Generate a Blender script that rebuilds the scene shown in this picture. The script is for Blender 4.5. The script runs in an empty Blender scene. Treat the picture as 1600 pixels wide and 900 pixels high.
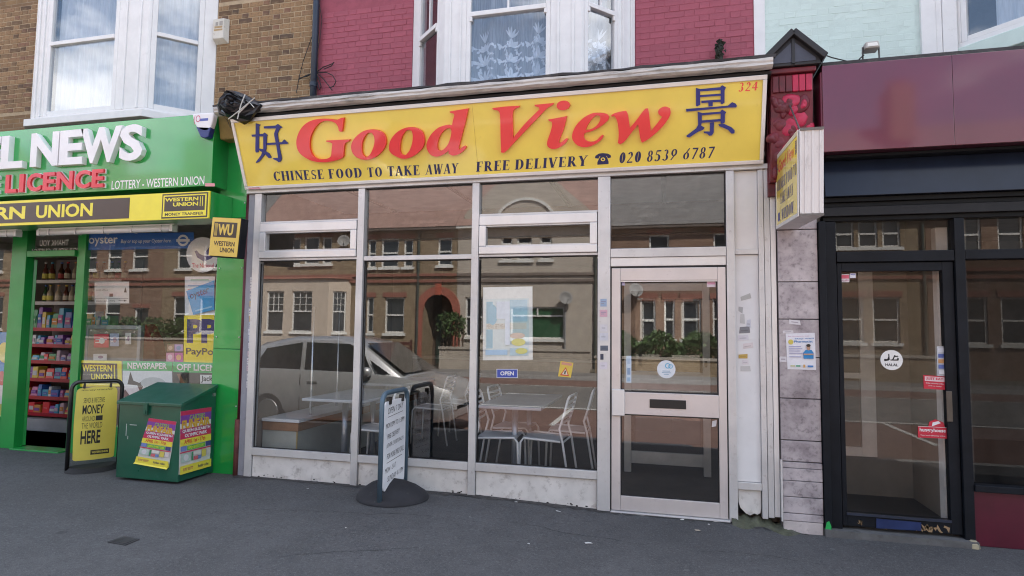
import bpy, bmesh, math, random
from mathutils import Vector, Matrix
random.seed(7)
SC = bpy.context.scene
COL = SC.collection

# ------------------------------------------------------------------ camera
FPX = 950.0
YAW, PIT, ROL = [math.radians(a) for a in (14.08, 3.89, 0.717)]
CAM = Vector((0, -5.15, 1.53))
_f = Vector((-math.sin(YAW)*math.cos(PIT), math.cos(YAW)*math.cos(PIT), math.sin(PIT)))
_r0 = Vector((math.cos(YAW), math.sin(YAW), 0)); _u0 = _r0.cross(_f)
_r = _r0*math.cos(ROL) + _u0*math.sin(ROL); _u = _u0*math.cos(ROL) - _r0*math.sin(ROL)
cd = bpy.data.cameras.new('camera'); cam = bpy.data.objects.new('camera', cd); COL.objects.link(cam)
cd.sensor_width = 36; cd.lens = FPX/1600*36; cd.clip_start = 0.05; cd.clip_end = 2000
cam.matrix_world = Matrix(((_r.x, _u.x, -_f.x, CAM.x), (_r.y, _u.y, -_f.y, CAM.y), (_r.z, _u.z, -_f.z, CAM.z), (0, 0, 0, 1)))
SC.camera = cam

# ------------------------------------------------------------------ sky, sun, exposure
SUN_EL, SUN_AZ = math.radians(48), math.radians(40)      # azimuth from +Y (behind the shops) towards +X
CLOUDS = (5.2, 1.1, 0.3)
w = bpy.data.worlds.new('World'); SC.world = w; w.use_nodes = True
nt = w.node_tree; nt.nodes.clear()
def wn(t, **k):
    n = nt.nodes.new(t)
    for a, b in k.items(): setattr(n, a, b)
    return n
sky = wn('ShaderNodeTexSky', sky_type='NISHITA', sun_disc=False, sun_elevation=SUN_EL, sun_rotation=SUN_AZ, air_density=1.0, dust_density=1.6, ozone_density=0.7)
tc = wn('ShaderNodeTexCoord'); mp = wn('ShaderNodeMapping'); mp.inputs['Scale'].default_value = (1, 1, 2.4); mp.inputs['Location'].default_value = CLOUDS
nz = wn('ShaderNodeTexNoise'); nz.inputs['Scale'].default_value = 2.3; nz.inputs['Detail'].default_value = 7; nz.inputs['Roughness'].default_value = 0.58
cr = wn('ShaderNodeValToRGB'); cr.color_ramp.elements[0].position = 0.50; cr.color_ramp.elements[1].position = 0.64
mx = wn('ShaderNodeMix', data_type='RGBA'); mx.inputs[7].default_value = (11.5, 11.6, 11.9, 1)
bg = wn('ShaderNodeBackground'); bg.inputs['Strength'].default_value = 0.1
wo = wn('ShaderNodeOutputWorld')
L = nt.links.new
L(tc.outputs['Generated'], mp.inputs[0]); L(mp.outputs[0], nz.inputs['Vector']); L(nz.outputs[0], cr.inputs[0])
L(cr.outputs[0], mx.inputs[0]); L(sky.outputs[0], mx.inputs[6]); L(mx.outputs[2], bg.inputs[0]); L(bg.outputs[0], wo.inputs[0])
sd = bpy.data.lights.new('sun', 'SUN'); sd.energy = 5.0; sd.angle = math.radians(0.5); sd.color = (1, 0.95, 0.87)
sun = bpy.data.objects.new('sun', sd); COL.objects.link(sun)
sdir = Vector((math.sin(SUN_AZ)*math.cos(SUN_EL), math.cos(SUN_AZ)*math.cos(SUN_EL), math.sin(SUN_EL)))
sun.rotation_euler = (-sdir).to_track_quat('-Z', 'Y').to_euler(); sun.location = sdir*60
vs = SC.view_settings; vs.view_transform = 'Standard'; vs.look = 'None'; vs.gamma = 1; vs.use_curve_mapping = False
vs.exposure = 1.9
SC.render.engine = 'CYCLES'
SC.cycles.use_denoising = True; SC.cycles.filter_width = 1.1
SC.cycles.max_bounces = 10; SC.cycles.diffuse_bounces = 5; SC.cycles.glossy_bounces = 4; SC.cycles.transparent_max_bounces = 16
SC.cycles.sample_clamp_indirect = 6; SC.cycles.caustics_reflective = False; SC.cycles.caustics_refractive = False

# ------------------------------------------------------------------ placing helpers: where a line of sight meets a real plane
def _ray(px, py): return _f + _r*((px-800)/FPX) - _u*((py-450)/FPX)
def P(px, py, Y=0.0):
    d = _ray(px, py); return CAM + d*((Y-CAM.y)/d.y)
def PX(px, py, X):
    d = _ray(px, py); return CAM + d*((X-CAM.x)/d.x)
def PZ(px, py, z):
    d = _ray(px, py); return CAM + d*((z-CAM.z)/d.z)
def PP(px, py, o, n):
    d = _ray(px, py); return CAM + d*(((o-CAM).dot(n))/d.dot(n))
def g0(x):
    pts = [(-60, .10), (-1.6, .10), (-.5, .062), (.5, .06), (1.05, .018), (1.5, .03), (60, .06)]
    for (a, za), (b, zb) in zip(pts, pts[1:]):
        if x <= b: return za + (zb-za)*max(0, (x-a))/(b-a)
    return pts[-1][1]
def gz(x, y): return g0(x) + 0.012*min(y, 0)

# ------------------------------------------------------------------ materials
_mats = {}
def _new(name):
    m = bpy.data.materials.new(name); m.use_nodes = True
    n = m.node_tree; b = n.nodes['Principled BSDF']
    return m, n, b, n.links.new
def _noise(n, scale, detail=5, rough=.6, coord='Object', stretch=None):
    tcn = n.nodes.new('ShaderNodeTexCoord'); t = n.nodes.new('ShaderNodeTexNoise')
    t.inputs['Scale'].default_value = scale; t.inputs['Detail'].default_value = detail; t.inputs['Roughness'].default_value = rough
    if stretch:
        mpn = n.nodes.new('ShaderNodeMapping'); mpn.inputs['Scale'].default_value = stretch
        n.links.new(tcn.outputs[coord], mpn.inputs[0]); n.links.new(mpn.outputs[0], t.inputs['Vector'])
    else: n.links.new(tcn.outputs[coord], t.inputs['Vector'])
    return t
def _ramp(n, src, p0, p1):
    r = n.nodes.new('ShaderNodeMapRange'); r.inputs[1].default_value = p0; r.inputs[2].default_value = p1
    n.links.new(src, r.inputs[0]); return r.outputs[0]
def _mix(n, fac, a, b):
    x = n.nodes.new('ShaderNodeMix'); x.data_type = 'RGBA'
    if isinstance(fac, (int, float)): x.inputs[0].default_value = fac
    else: n.links.new(fac, x.inputs[0])
    for i, v in ((6, a), (7, b)):
        if isinstance(v, (tuple, list)): x.inputs[i].default_value = (*v[:3], 1)
        else: n.links.new(v, x.inputs[i])
    return x.outputs[2]
def _bump(n, b, src, strength=.3, dist=.005):
    u = n.nodes.new('ShaderNodeBump'); u.inputs['Strength'].default_value = strength; u.inputs['Distance'].default_value = dist
    n.links.new(src, u.inputs['Height']); n.links.new(u.outputs[0], b.inputs['Normal']); return u
def mat(c, rough=.6, metal=0., coat=0., var=.12, scale=6, dirt=0., dirtc=(.05, .045, .04), dscale=9, bump=0., bscale=60, stretch=None, rvar=0., emit=0., objvar=0., spec=None):
    """worn solid colour: c varied by noise, optional dirt blotches, fine relief, per-object variation"""
    key = (tuple(c), rough, metal, coat, var, scale, dirt, tuple(dirtc), dscale, bump, bscale, stretch, rvar, emit, objvar, spec)
    if key in _mats: return _mats[key]
    m, n, b, l = _new('surface_%d' % len(_mats)); _mats[key] = m
    col = tuple(c)
    if var:
        t = _noise(n, scale, stretch=stretch)
        col = _mix(n, _ramp(n, t.outputs[0], .3, .7), tuple(v*(1-var) for v in c), tuple(min(1, v*(1+var)) for v in c))
    if objvar:
        oi = n.nodes.new('ShaderNodeObjectInfo')
        mr = n.nodes.new('ShaderNodeMapRange'); mr.inputs[3].default_value = 1-objvar; mr.inputs[4].default_value = 1+objvar
        l(oi.outputs['Random'], mr.inputs[0])
        hs = n.nodes.new('ShaderNodeHueSaturation'); l(mr.outputs[0], hs.inputs['Value'])
        if isinstance(col, tuple): hs.inputs['Color'].default_value = (*col, 1)
        else: l(col, hs.inputs['Color'])
        col = hs.outputs[0]
    if dirt:
        t = _noise(n, dscale, 8, .7, stretch=stretch)
        f = _ramp(n, t.outputs[0], .66-.25*dirt, .80-.2*dirt)
        fm = n.nodes.new('ShaderNodeMath'); fm.operation = 'MULTIPLY'; l(f, fm.inputs[0]); fm.inputs[1].default_value = min(1, .35+dirt*.6)
        col = _mix(n, fm.outputs[0], col, dirtc)
    if isinstance(col, tuple): b.inputs['Base Color'].default_value = (*col, 1)
    else: l(col, b.inputs['Base Color'])
    b.inputs['Roughness'].default_value = rough; b.inputs['Metallic'].default_value = metal
    if coat: b.inputs['Coat Weight'].default_value = min(1, coat); b.inputs['Coat Roughness'].default_value = .06
    if coat > 1: b.inputs['Coat IOR'].default_value = coat
    if rvar:
        t = _noise(n, scale*1.7, 6); mr = n.nodes.new('ShaderNodeMapRange'); mr.inputs[1].default_value = .3; mr.inputs[2].default_value = .7
        mr.inputs[3].default_value = max(.03, rough-rvar); mr.inputs[4].default_value = min(1, rough+rvar); l(t.outputs[0], mr.inputs[0]); l(mr.outputs[0], b.inputs['Roughness'])
    if bump:
        t = _noise(n, bscale, 4); _bump(n, b, t.outputs[0], min(1, bump), .004)
    if spec is not None: b.inputs['Specular IOR Level'].default_value = spec
    if emit: b.inputs['Emission Color'].default_value = (*c, 1); b.inputs['Emission Strength'].default_value = emit
    return m
def ink(c, rough=.5): return mat(c, rough, var=0.06, scale=30)
def glass(ior=1.75, tint=(.86, .88, .87), wob=.25, wscale=1.3):
    key = ('glass', ior, tint, wob, wscale)
    if key in _mats: return _mats[key]
    m = bpy.data.materials.new('glass_%d' % len(_mats)); m.use_nodes = True; _mats[key] = m
    n = m.node_tree; n.nodes.clear(); l = n.links.new
    o = n.nodes.new('ShaderNodeOutputMaterial'); ms = n.nodes.new('ShaderNodeMixShader')
    tr = n.nodes.new('ShaderNodeBsdfTransparent'); tr.inputs[0].default_value = (*tint, 1)
    gl = n.nodes.new('ShaderNodeBsdfGlossy'); gl.inputs['Roughness'].default_value = 0.0; gl.inputs[0].default_value = (1, 1, 1, 1)
    fr = n.nodes.new('ShaderNodeFresnel'); fr.inputs[0].default_value = ior
    # the surface of old float glass is never flat: gentle long waves
    t = _noise(n, wscale, 1.5, .4); bu = n.nodes.new('ShaderNodeBump'); bu.inputs['Strength'].default_value = wob; bu.inputs['Distance'].default_value = .004
    l(t.outputs[0], bu.inputs['Height']); l(bu.outputs[0], gl.inputs['Normal'])
    geo = n.nodes.new('ShaderNodeNewGeometry')
    # same reflectance seen from either side of the thin pane
    sel = n.nodes.new('ShaderNodeMix'); sel.inputs[2].default_value = ior; sel.inputs[3].default_value = 1.0/ior; l(geo.outputs['Backfacing'], sel.inputs[0])
    l(sel.outputs[0], fr.inputs[0])
    l(fr.outputs[0], ms.inputs[0]); l(tr.outputs[0], ms.inputs[1]); l(gl.outputs[0], ms.inputs[2]); 
    # faint smears and dust film
    sm = _noise(n, 2.6, 7, .66, stretch=(1.6, 1, .55)); fm_ = n.nodes.new('ShaderNodeMapRange'); fm_.inputs[1].default_value = .42; fm_.inputs[2].default_value = .78; fm_.inputs[3].default_value = .002; fm_.inputs[4].default_value = .026
    df = n.nodes.new('ShaderNodeBsdfDiffuse'); df.inputs[0].default_value = (.62, .60, .57, 1); m2 = n.nodes.new('ShaderNodeMixShader')
    l(sm.outputs[0], fm_.inputs[0]); l(fm_.outputs[0], m2.inputs[0]); l(ms.outputs[0], m2.inputs[1]); l(df.outputs[0], m2.inputs[2]); l(m2.outputs[0], o.inputs[0])
    return m
def brickmat(c1, c2, mortar, scale=1., bump=.6, row=.075, width=.225, dirt=.4, squash=.5):
    key = ('brick', c1, c2, mortar, row, width)
    if key in _mats: return _mats[key]
    m, n, b, l = _new('brickwork_%d' % len(_mats)); _mats[key] = m
    tcn = n.nodes.new('ShaderNodeTexCoord'); sp = n.nodes.new('ShaderNodeSeparateXYZ'); cb = n.nodes.new('ShaderNodeCombineXYZ')
    l(tcn.outputs['Object'], sp.inputs[0])
    ad = n.nodes.new('ShaderNodeMath'); ad.operation = 'ADD'; l(sp.outputs[0], ad.inputs[0]); l(sp.outputs[1], ad.inputs[1])
    l(ad.outputs[0], cb.inputs[0]); l(sp.outputs[2], cb.inputs[1])
    bt = n.nodes.new('ShaderNodeTexBrick'); l(cb.outputs[0], bt.inputs['Vector'])
    bt.inputs['Scale'].default_value = 1; bt.inputs['Brick Width'].default_value = width; bt.inputs['Row Height'].default_value = row; bt.inputs['Mortar Size'].default_value = .006
    bt.inputs['Color1'].default_value = (*c1, 1); bt.inputs['Color2'].default_value = (*c2, 1); bt.inputs['Mortar'].default_value = (*mortar, 1)
    t = _noise(n, 3.0, 6, .7)
    col = _mix(n, _ramp(n, t.outputs[0], .35, .75), bt.outputs[0], tuple(v*.55 for v in c1))
    l(col, b.inputs['Base Color']); b.inputs['Roughness'].default_value = .9
    inv = n.nodes.new('ShaderNodeMath'); inv.operation = 'SUBTRACT'; inv.inputs[0].default_value = 1; l(bt.outputs['Fac'], inv.inputs[1])
    _bump(n, b, inv.outputs[0], bump, .006)
    return m

# ------------------------------------------------------------------ mesh builder
class MB:
    def __init__(s): s.v = []; s.f = []
    def add(s, vs, fs):
        k = len(s.v); s.v += [tuple(x) for x in vs]; s.f += [tuple(i+k for i in f) for f in fs]; return s
    def box(s, x0, x1, y0, y1, z0, z1):
        v = [(x, y, z) for z in (z0, z1) for y in (y0, y1) for x in (x0, x1)]
        return s.add(v, [(0, 2, 3, 1), (4, 5, 7, 6), (0, 1, 5, 4), (2, 6, 7, 3), (0, 4, 6, 2), (1, 3, 7, 5)])
    def quad(s, a, b, c, d): return s.add([a, b, c, d], [(0, 1, 2, 3)])
    def hexa(s, bot, top):
        n = len(bot); return s.add(list(bot)+list(top), [tuple(range(n))[::-1], tuple(range(n, 2*n))] + [(i, (i+1) % n, n+(i+1) % n, n+i) for i in range(n)])
    def bar(s, a, b, w, d, up=(0, 0, 1)):
        a, b = Vector(a), Vector(b); t = (b-a).normalized(); up = Vector(up)
        if abs(t.dot(up)) > .98: up = Vector((0, 1, 0))
        x = t.cross(up).normalized()*w/2; y = x.cross(t).normalized()*d/2
        return s.hexa([a+x+y, a-x+y, a-x-y, a+x-y], [b+x+y, b-x+y, b-x-y, b+x-y])
    def tube(s, pts, r, n=8, cap=True):
        pts = [Vector(p) for p in pts]; k0 = len(s.v); up = None
        rs = r if isinstance(r, (list, tuple)) else [r]*len(pts)
        for i, p in enumerate(pts):
            t = (pts[min(i+1, len(pts)-1)]-pts[max(i-1, 0)]).normalized()
            if up is None: up = Vector((0, 0, 1)) if abs(t.z) < .9 else Vector((1, 0, 0))
            x = t.cross(up).normalized(); y = x.cross(t).normalized(); up = y
            for j in range(n):
                a = 2*math.pi*j/n; s.v.append(tuple(p + (x*math.cos(a)+y*math.sin(a))*rs[i]))
        for i in range(len(pts)-1):
            for j in range(n):
                a = k0+i*n+j; b = k0+i*n+(j+1) % n; s.f.append((a, b, b+n, a+n))
        if cap:
            s.f.append(tuple(range(k0, k0+n))[::-1]); e = k0+(len(pts)-1)*n; s.f.append(tuple(range(e, e+n)))
        return s
    def lathe(s, o, prof, n=20, axis=(0, 0, 1)):
        o = Vector(o); ax = Vector(axis).normalized(); u = ax.orthogonal().normalized(); w_ = ax.cross(u); k0 = len(s.v)
        for r, h in prof:
            for j in range(n):
                a = 2*math.pi*j/n; s.v.append(tuple(o + ax*h + (u*math.cos(a)+w_*math.sin(a))*r))
        for i in range(len(prof)-1):
            for j in range(n):
                a = k0+i*n+j; b = k0+i*n+(j+1) % n; s.f.append((a, b, b+n, a+n))
        s.f.append(tuple(range(k0, k0+n))[::-1]); e = k0+(len(prof)-1)*n; s.f.append(tuple(range(e, e+n)))
        return s
    def build(s, name, m, parent=None, bevel=0, smooth=False, seg=2, origin=None):
        me = bpy.data.meshes.new(name); me.from_pydata(s.v, [], s.f)
        bm = bmesh.new(); bm.from_mesh(me); bmesh.ops.recalc_face_normals(bm, faces=bm.faces); bm.to_mesh(me); bm.free()
        if smooth:
            for p in me.polygons: p.use_smooth = True
        o = bpy.data.objects.new(name, me); COL.objects.link(o)
        if m: me.materials.append(m)
        if parent is not None: o.parent = parent
        if bevel:
            b = o.modifiers.new('bevel', 'BEVEL'); b.width = bevel; b.segments = seg; b.limit_method = 'ANGLE'; b.angle_limit = .6
        return o
def tag(o, label, cat, group=None):
    o['label'] = label; o['category'] = cat
    if group: o['group'] = group
    return o
def struct(o): o['kind'] = 'structure'; return o
def stuff(o): o['kind'] = 'stuff'; return o
def thing(name, label, cat, group=None):
    o = bpy.data.objects.new(name, None); COL.objects.link(o); o.empty_display_size = .1
    return tag(o, label, cat, group)
def box(name, x0, x1, y0, y1, z0, z1, m, parent=None, bevel=0): return MB().box(x0, x1, y0, y1, z0, z1).build(name, m, parent, bevel)

class Fr:
    """a flat frame of reference on a real surface: origin, right, up, outward"""
    def __init__(s, o, u=(1, 0, 0), v=(0, 0, 1)):
        s.o = Vector(o); s.u = Vector(u).normalized(); s.v = Vector(v); s.v = (s.v - s.u*s.v.dot(s.u)).normalized(); s.n = s.u.cross(s.v)
    def at(s, a, b, c=0.): return s.o + s.u*a + s.v*b + s.n*c
    def uv(s, p): d = p-s.o; return d.dot(s.u), d.dot(s.v)
    def pix(s, px, py): return s.uv(PP(px, py, s.o, s.n))
FACE = lambda Y: Fr((0, Y, 0))
def slab(fr, poly, t, base=0.):
    """polygon (u, v) on a frame, raised from base to base+t"""
    m = MB(); m.hexa([fr.at(a, b, base) for a, b in poly], [fr.at(a, b, base+t) for a, b in poly]); return m
def smoothpoly(pts, n=4, corner=58):
    out = []; N = len(pts); V2 = [Vector(p) for p in pts]
    def turn(i):
        a = (V2[i]-V2[i-1]); b = (V2[(i+1) % N]-V2[i])
        return 999 if a.length < 1e-9 or b.length < 1e-9 else math.degrees(abs(a.angle(b)))
    cor = [turn(i) > corner for i in range(N)]
    for i in range(N):
        p1, p2 = V2[i], V2[(i+1) % N]; ln = (p2-p1).length
        t1 = (p2-p1) if cor[i] else (p2-V2[i-1])*(ln/max(1e-9, (p2-p1).length+(p1-V2[i-1]).length))
        q = V2[(i+2) % N]
        t2 = (p2-p1) if cor[(i+1) % N] else (q-p1)*(ln/max(1e-9, (q-p2).length+ln))
        for k in range(n):
            s = k/n; h1 = 2*s**3-3*s*s+1; h2 = s**3-2*s*s+s; h3 = -2*s**3+3*s*s; h4 = s**3-s*s
            out.append(tuple(p1*h1+t1*h2+p2*h3+t2*h4))
    return out
def outline(fr, loops, t, base, name, m, parent, bevel=0):
    """filled outline with holes, extruded (bmesh triangle fill)"""
    from mathutils.geometry import tessellate_polygon
    ls = [[Vector((a, b, 0)) for a, b in lp] for lp in loops]
    tris = tessellate_polygon(ls); flat = [p for l_ in ls for p in l_]; N = len(flat)
    vs_ = [fr.at(p.x, p.y, base) for p in flat] + [fr.at(p.x, p.y, base+t) for p in flat]
    fs = [tuple(i+N for i in tr) for tr in tris] + [tuple(tr)[::-1] for tr in tris]; k = 0
    for l_ in ls:
        n = len(l_); fs += [(k+i, k+(i+1) % n, N+k+(i+1) % n, N+k+i) for i in range(n)]; k += n
    b = MB(); b.add(vs_, fs); return b.build(name, m, parent, bevel, seg=1)
_tc = {}
def _textmesh(s, bold, shear, depth):
    key = (s, bold, shear, depth)
    if key not in _tc:
        c = bpy.data.curves.new('t', 'FONT'); c.body = s; c.size = 1; c.offset = bold; c.shear = shear; c.extrude = depth/2; c.resolution_u = 3
        o = bpy.data.objects.new('t', c); COL.objects.link(o); bpy.context.view_layer.update()
        me = o.evaluated_get(bpy.context.evaluated_depsgraph_get()).to_mesh()
        vs_ = [tuple(v.co) for v in me.vertices]; fs = [tuple(p.vertices) for p in me.polygons]
        bpy.data.objects.remove(o); bpy.data.curves.remove(c)
        xs = [v[0] for v in vs_]; ys = [v[1] for v in vs_]
        _tc[key] = (vs_, fs, min(xs), max(xs), min(ys), max(ys))
    return _tc[key]
def text(fr, s, u0, u1, v0, v1, m, parent, base=.001, bold=.0, shear=0., depth=0., name='lettering', v1b=None, flip=False, v0b=None):
    """s fitted to the rectangle u0..u1, v0..v1 (v0b/v1b: bottom/top at the right-hand end)"""
    vs_, fs, xa, xb, ya, yb = _textmesh(s, bold, shear, 1. if depth else 0.)
    b = MB(); out = []
    for x, y, z in vs_:
        a = (x-xa)/(xb-xa); c = (y-ya)/(yb-ya)
        lo = v0 + ((v0b-v0)*a if v0b is not None else 0); hi = v1 + ((v1b-v1)*a if v1b is not None else 0)
        if flip: a = 1-a
        out.append(fr.at(u0+(u1-u0)*a, lo+(hi-lo)*c, base + (z+.5)*depth if depth else base))
    b.add(out, fs); o = b.build(name, m, parent)
    if name == 'lettering' and len(s) > 1: stuff(o)
    return o
def rect(fr, u0, u1, v0, v1, t, m, parent, base=0., name='panel', bevel=0): return slab(fr, [(u0, v0), (u1, v0), (u1, v1), (u0, v1)], t, base).build(name, m, parent, bevel)
def poster(name, label, cat, fr, quad, bg, items=(), t=.0012, base=.001, group=None, curl=0.):
    """sheet on a frame; quad = 4 (u, v) corners bl, br, tr, tl; items in 0..1 sheet coordinates"""
    bl, br, tr, tl = [Vector(q) for q in quad]
    def uv(a, b): return (bl*(1-a)+br*a)*(1-b) + (tl*(1-a)+tr*a)*b
    root = thing(name, label, cat, group)
    slab(fr, [tuple(q) for q in (bl, br, tr, tl)], t, base).build('sheet', ink(bg), root)
    z = base+t
    for k, it in enumerate(items):
        zz = z + .0006*(k+1)
        if it[0] == 'r':
            _, a0, b0, a1, b1, c = it
            slab(fr, [tuple(uv(a0, b0)), tuple(uv(a1, b0)), tuple(uv(a1, b1)), tuple(uv(a0, b1))], .0005, zz-.0004).build('printed_patch', ink(c), root)
        elif it[0] == 'p':
            slab(fr, [tuple(uv(a, b)) for a, b in it[1]], .0005, zz-.0004).build('printed_patch', ink(it[2]), root)
        elif it[0] == 'c':
            _, a, b, rx, ry, c = it
            slab(fr, [tuple(uv(a+rx*math.cos(i*math.pi/12), b+ry*math.sin(i*math.pi/12))) for i in range(24)], .0005, zz-.0004).build('printed_patch', ink(c), root)
        else:
            _, a0, b0, a1, b1, s, c = it[:7]; bold = it[7] if len(it) > 7 else .0
            vs_, fs, xa, xb, ya, yb = _textmesh(s, bold, it[8] if len(it) > 8 else 0., 0.)
            m = MB(); m.add([fr.at(*uv(a0+(a1-a0)*(x-xa)/(xb-xa), b0+(b1-b0)*(y-ya)/(yb-ya)), zz+.0003) for x, y, _z in vs_], fs)
            stuff(m.build('lettering', ink(c), root))
    return root
def pq(fr, *pts): return [fr.pix(*p) for p in pts]       # four corners bl, br, tr, tl given as sight lines
def prect(fr, x0, y0, x1, y1): return pq(fr, (x0, y1), (x1, y1), (x1, y0), (x0, y0))
# ================================================================== ground, pavement, road
def asphalt(c, name, speck=(.16, .16, .15), scale=1., stain=.5, bump=.5, gum=False, tint=None):
    m, n, b, l = _new(name)
    big = _noise(n, .9, 6, .62); mid = _noise(n, 7*scale, 6, .7); fine = _noise(n, 240*scale, 2, .5)
    col = _mix(n, _ramp(n, big.outputs[0], .3, .72), tuple(v*1.24 for v in c), tuple(v*.70 for v in c))
    col = _mix(n, _ramp(n, mid.outputs[0], .42, .75), col, tuple(v*.72 for v in c))
    sp2 = _noise(n, 55*scale, 3, .6); col = _mix(n, _ramp(n, sp2.outputs[0], .52, .74), col, tuple(v*1.55 for v in c)); sp3 = _noise(n, 38*scale, 4, .6); col = _mix(n, _ramp(n, sp3.outputs[0], .54, .76), col, tuple(v*.5 for v in c))
    f = n.nodes.new('ShaderNodeMath'); f.operation = 'MULTIPLY'; l(_ramp(n, fine.outputs[0], .54, .70), f.inputs[0]); f.inputs[1].default_value = .55
    col = _mix(n, f.outputs[0], col, speck)
    if gum:
        vo = n.nodes.new('ShaderNodeTexVoronoi'); vo.inputs['Scale'].default_value = 2.8; vo.inputs['Randomness'].default_value = 1
        tcn = n.nodes.new('ShaderNodeTexCoord'); wob = _noise(n, 30, 2); ad = n.nodes.new('ShaderNodeVectorMath'); ad.operation = 'ADD'
        sc = n.nodes.new('ShaderNodeVectorMath'); sc.operation = 'SCALE'; sc.inputs['Scale'].default_value = .02
        l(wob.outputs[1], sc.inputs[0]); l(tcn.outputs['Object'], ad.inputs[0]); l(sc.outputs[0], ad.inputs[1]); l(ad.outputs[0], vo.inputs['Vector'])
        g = n.nodes.new('ShaderNodeMath'); g.operation = 'LESS_THAN'; g.inputs[1].default_value = .05; l(vo.outputs['Distance'], g.inputs[0])
        g2 = n.nodes.new('ShaderNodeMath'); g2.operation = 'MULTIPLY'; l(g.outputs[0], g2.inputs[0]); g2.inputs[1].default_value = .5
        col = _mix(n, g2.outputs[0], col, tuple(v*1.9 for v in c))
        vo2 = n.nodes.new('ShaderNodeTexVoronoi'); vo2.inputs['Scale'].default_value = 1.1; l(ad.outputs[0], vo2.inputs['Vector'])
        g = n.nodes.new('ShaderNodeMath'); g.operation = 'LESS_THAN'; g.inputs[1].default_value = .045; l(vo2.outputs['Distance'], g.inputs[0])
        g3 = n.nodes.new('ShaderNodeMath'); g3.operation = 'MULTIPLY'; l(g.outputs[0], g3.inputs[0]); g3.inputs[1].default_value = .5
        col = _mix(n, g3.outputs[0], col, tuple(v*.35 for v in c))
    l(col, b.inputs['Base Color']); b.inputs['Roughness'].default_value = .88
    _bump(n, b, fine.outputs[0], bump, .003); return m
def sheet(name, x0, x1, y0, y1, z, m, nx=2, ny=2, zf=None):
    b = MB(); xs = [x0+(x1-x0)*i/nx for i in range(nx+1)]; ys = [y0+(y1-y0)*j/ny for j in range(ny+1)]
    b.add([(x, y, zf(x, y) if zf else z) for y in ys for x in xs], [(j*(nx+1)+i, j*(nx+1)+i+1, (j+1)*(nx+1)+i+1, (j+1)*(nx+1)+i) for j in range(ny) for i in range(nx)])
    return struct(b.build(name, m))
KERB = -3.45; RZ = -0.17
pave_m = asphalt((.072, .072, .075), 'pavement_asphalt', (.20, .20, .20), gum=True)
road_m = asphalt((.17, .16, .15), 'road_asphalt', (.25, .24, .22))
red_m = asphalt((.18, .105, .085), 'red_road_surface', (.25, .13, .10))
sheet('ground', -400, 400, -400, 400, -.30, mat((.12, .12, .09), .95, var=.3, scale=.3))
sheet('pavement', -40, 30, KERB+.15, 9.5, 0, pave_m, 140, 26, lambda x, y: gz(x, y))
kb = MB()
x = -40.0
kerb = thing('kerb', 'granite kerb along the edge of the near pavement', 'kerb'); del kerb['category']; del kerb['label']; struct(kerb)
kbm = mat((.34, .33, .32), .85, var=.2, dirt=.5, bump=.4)
for i in range(46):
    x0 = -30+i*.92; z1 = gz(x0+.45, KERB)
    box('kerb_stone', x0, x0+.91, KERB, KERB+.15, RZ-.1, z1+.004, kbm, kerb, .015)
sheet('road', -60, 60, -15.6, KERB, RZ, road_m)
sheet('red_lane', -40, 40, -7.9, KERB-.02, RZ+.004, red_m)
sheet('red_lane_far', -40, 40, -15.4, -13.2, RZ+.004, red_m)
paint = mat((.62, .61, .58), .8, var=.2, dirt=.5, dirtc=(.2, .19, .18), dscale=14)
sheet('lane_line', -40, 40, -8.12, -7.98, RZ+.008, paint)
sheet('lane_line_far', -40, 40, -13.1, -13.0, RZ+.008, paint)
for i in range(9): sheet('centre_line', -34+i*7, -31+i*7, -10.6, -10.48, RZ+.008, paint)
for i in range(5): sheet('parking_mark', -20+i*6, -19.9+i*6, -7.9, -5.6, RZ+.008, paint)
sheet('far_pavement', -60, 60, -17.6, -15.6, RZ+.12, asphalt((.20, .19, .18), 'far_paving', (.28, .27, .25)))
far_k = struct(box('far_kerb', -60, 60, -15.75, -15.595, RZ-.1, RZ+.125, kbm))
sheet('front_gardens', -60, 60, -20.2, -17.6, RZ+.11, mat((.13, .12, .09), .95, var=.35, scale=3))

# ================================================================== shared materials
ALU = mat((.585, .585, .585), .42, metal=.35, var=.12, scale=3, dirt=.32, dirtc=(.30, .27, .26), dscale=22, bump=.06, bscale=90, rvar=.08)
ALU2 = mat((.70, .695, .69), .38, metal=.35, var=.07, scale=3, dirt=.15, dirtc=(.36, .32, .31), dscale=30, rvar=.08)
WHITE = mat((.76, .76, .76), .5, var=.05, dirt=.16, dirtc=(.42, .41, .40), dscale=6)
WHITEOLD = mat((.66, .65, .63), .7, var=.10, dirt=.42, dirtc=(.22, .20, .18), dscale=11, bump=.25, bscale=40)
RISER = mat((.64, .62, .59), .7, var=.12, dirt=.46, dirtc=(.24, .21, .19), dscale=13, bump=.2, bscale=30)
SIDEP = mat((.70, .70, .70), .55, var=.05, dirt=.15, dirtc=(.4, .38, .36), dscale=10)
RUBBER = mat((.012, .012, .014), .6, var=.2)
BLACKP = mat((.008, .010, .014), .5, var=.25, dirt=.15, dirtc=(.025, .025, .028), dscale=25, spec=.18)
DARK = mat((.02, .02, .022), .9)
PINK = mat((.325, .072, .105), .62, var=.13, scale=5, dirt=.30, dirtc=(.17, .035, .06), dscale=5, bump=.5, bscale=55, objvar=.07)
PINKJ = mat((.285, .062, .091), .7, var=.18, scale=9, dirt=.35, dirtc=(.13, .03, .05), dscale=9, bump=.6, bscale=40)
MINT = mat((.58, .70, .66), .65, var=.05, scale=5, dirt=.22, dirtc=(.36, .46, .43), dscale=7, bump=.35, bscale=55, objvar=.03)
MINTJ = mat((.565, .685, .645), .7, var=.08, scale=9, dirt=.3, dirtc=(.3, .38, .36), bump=.4)
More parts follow.
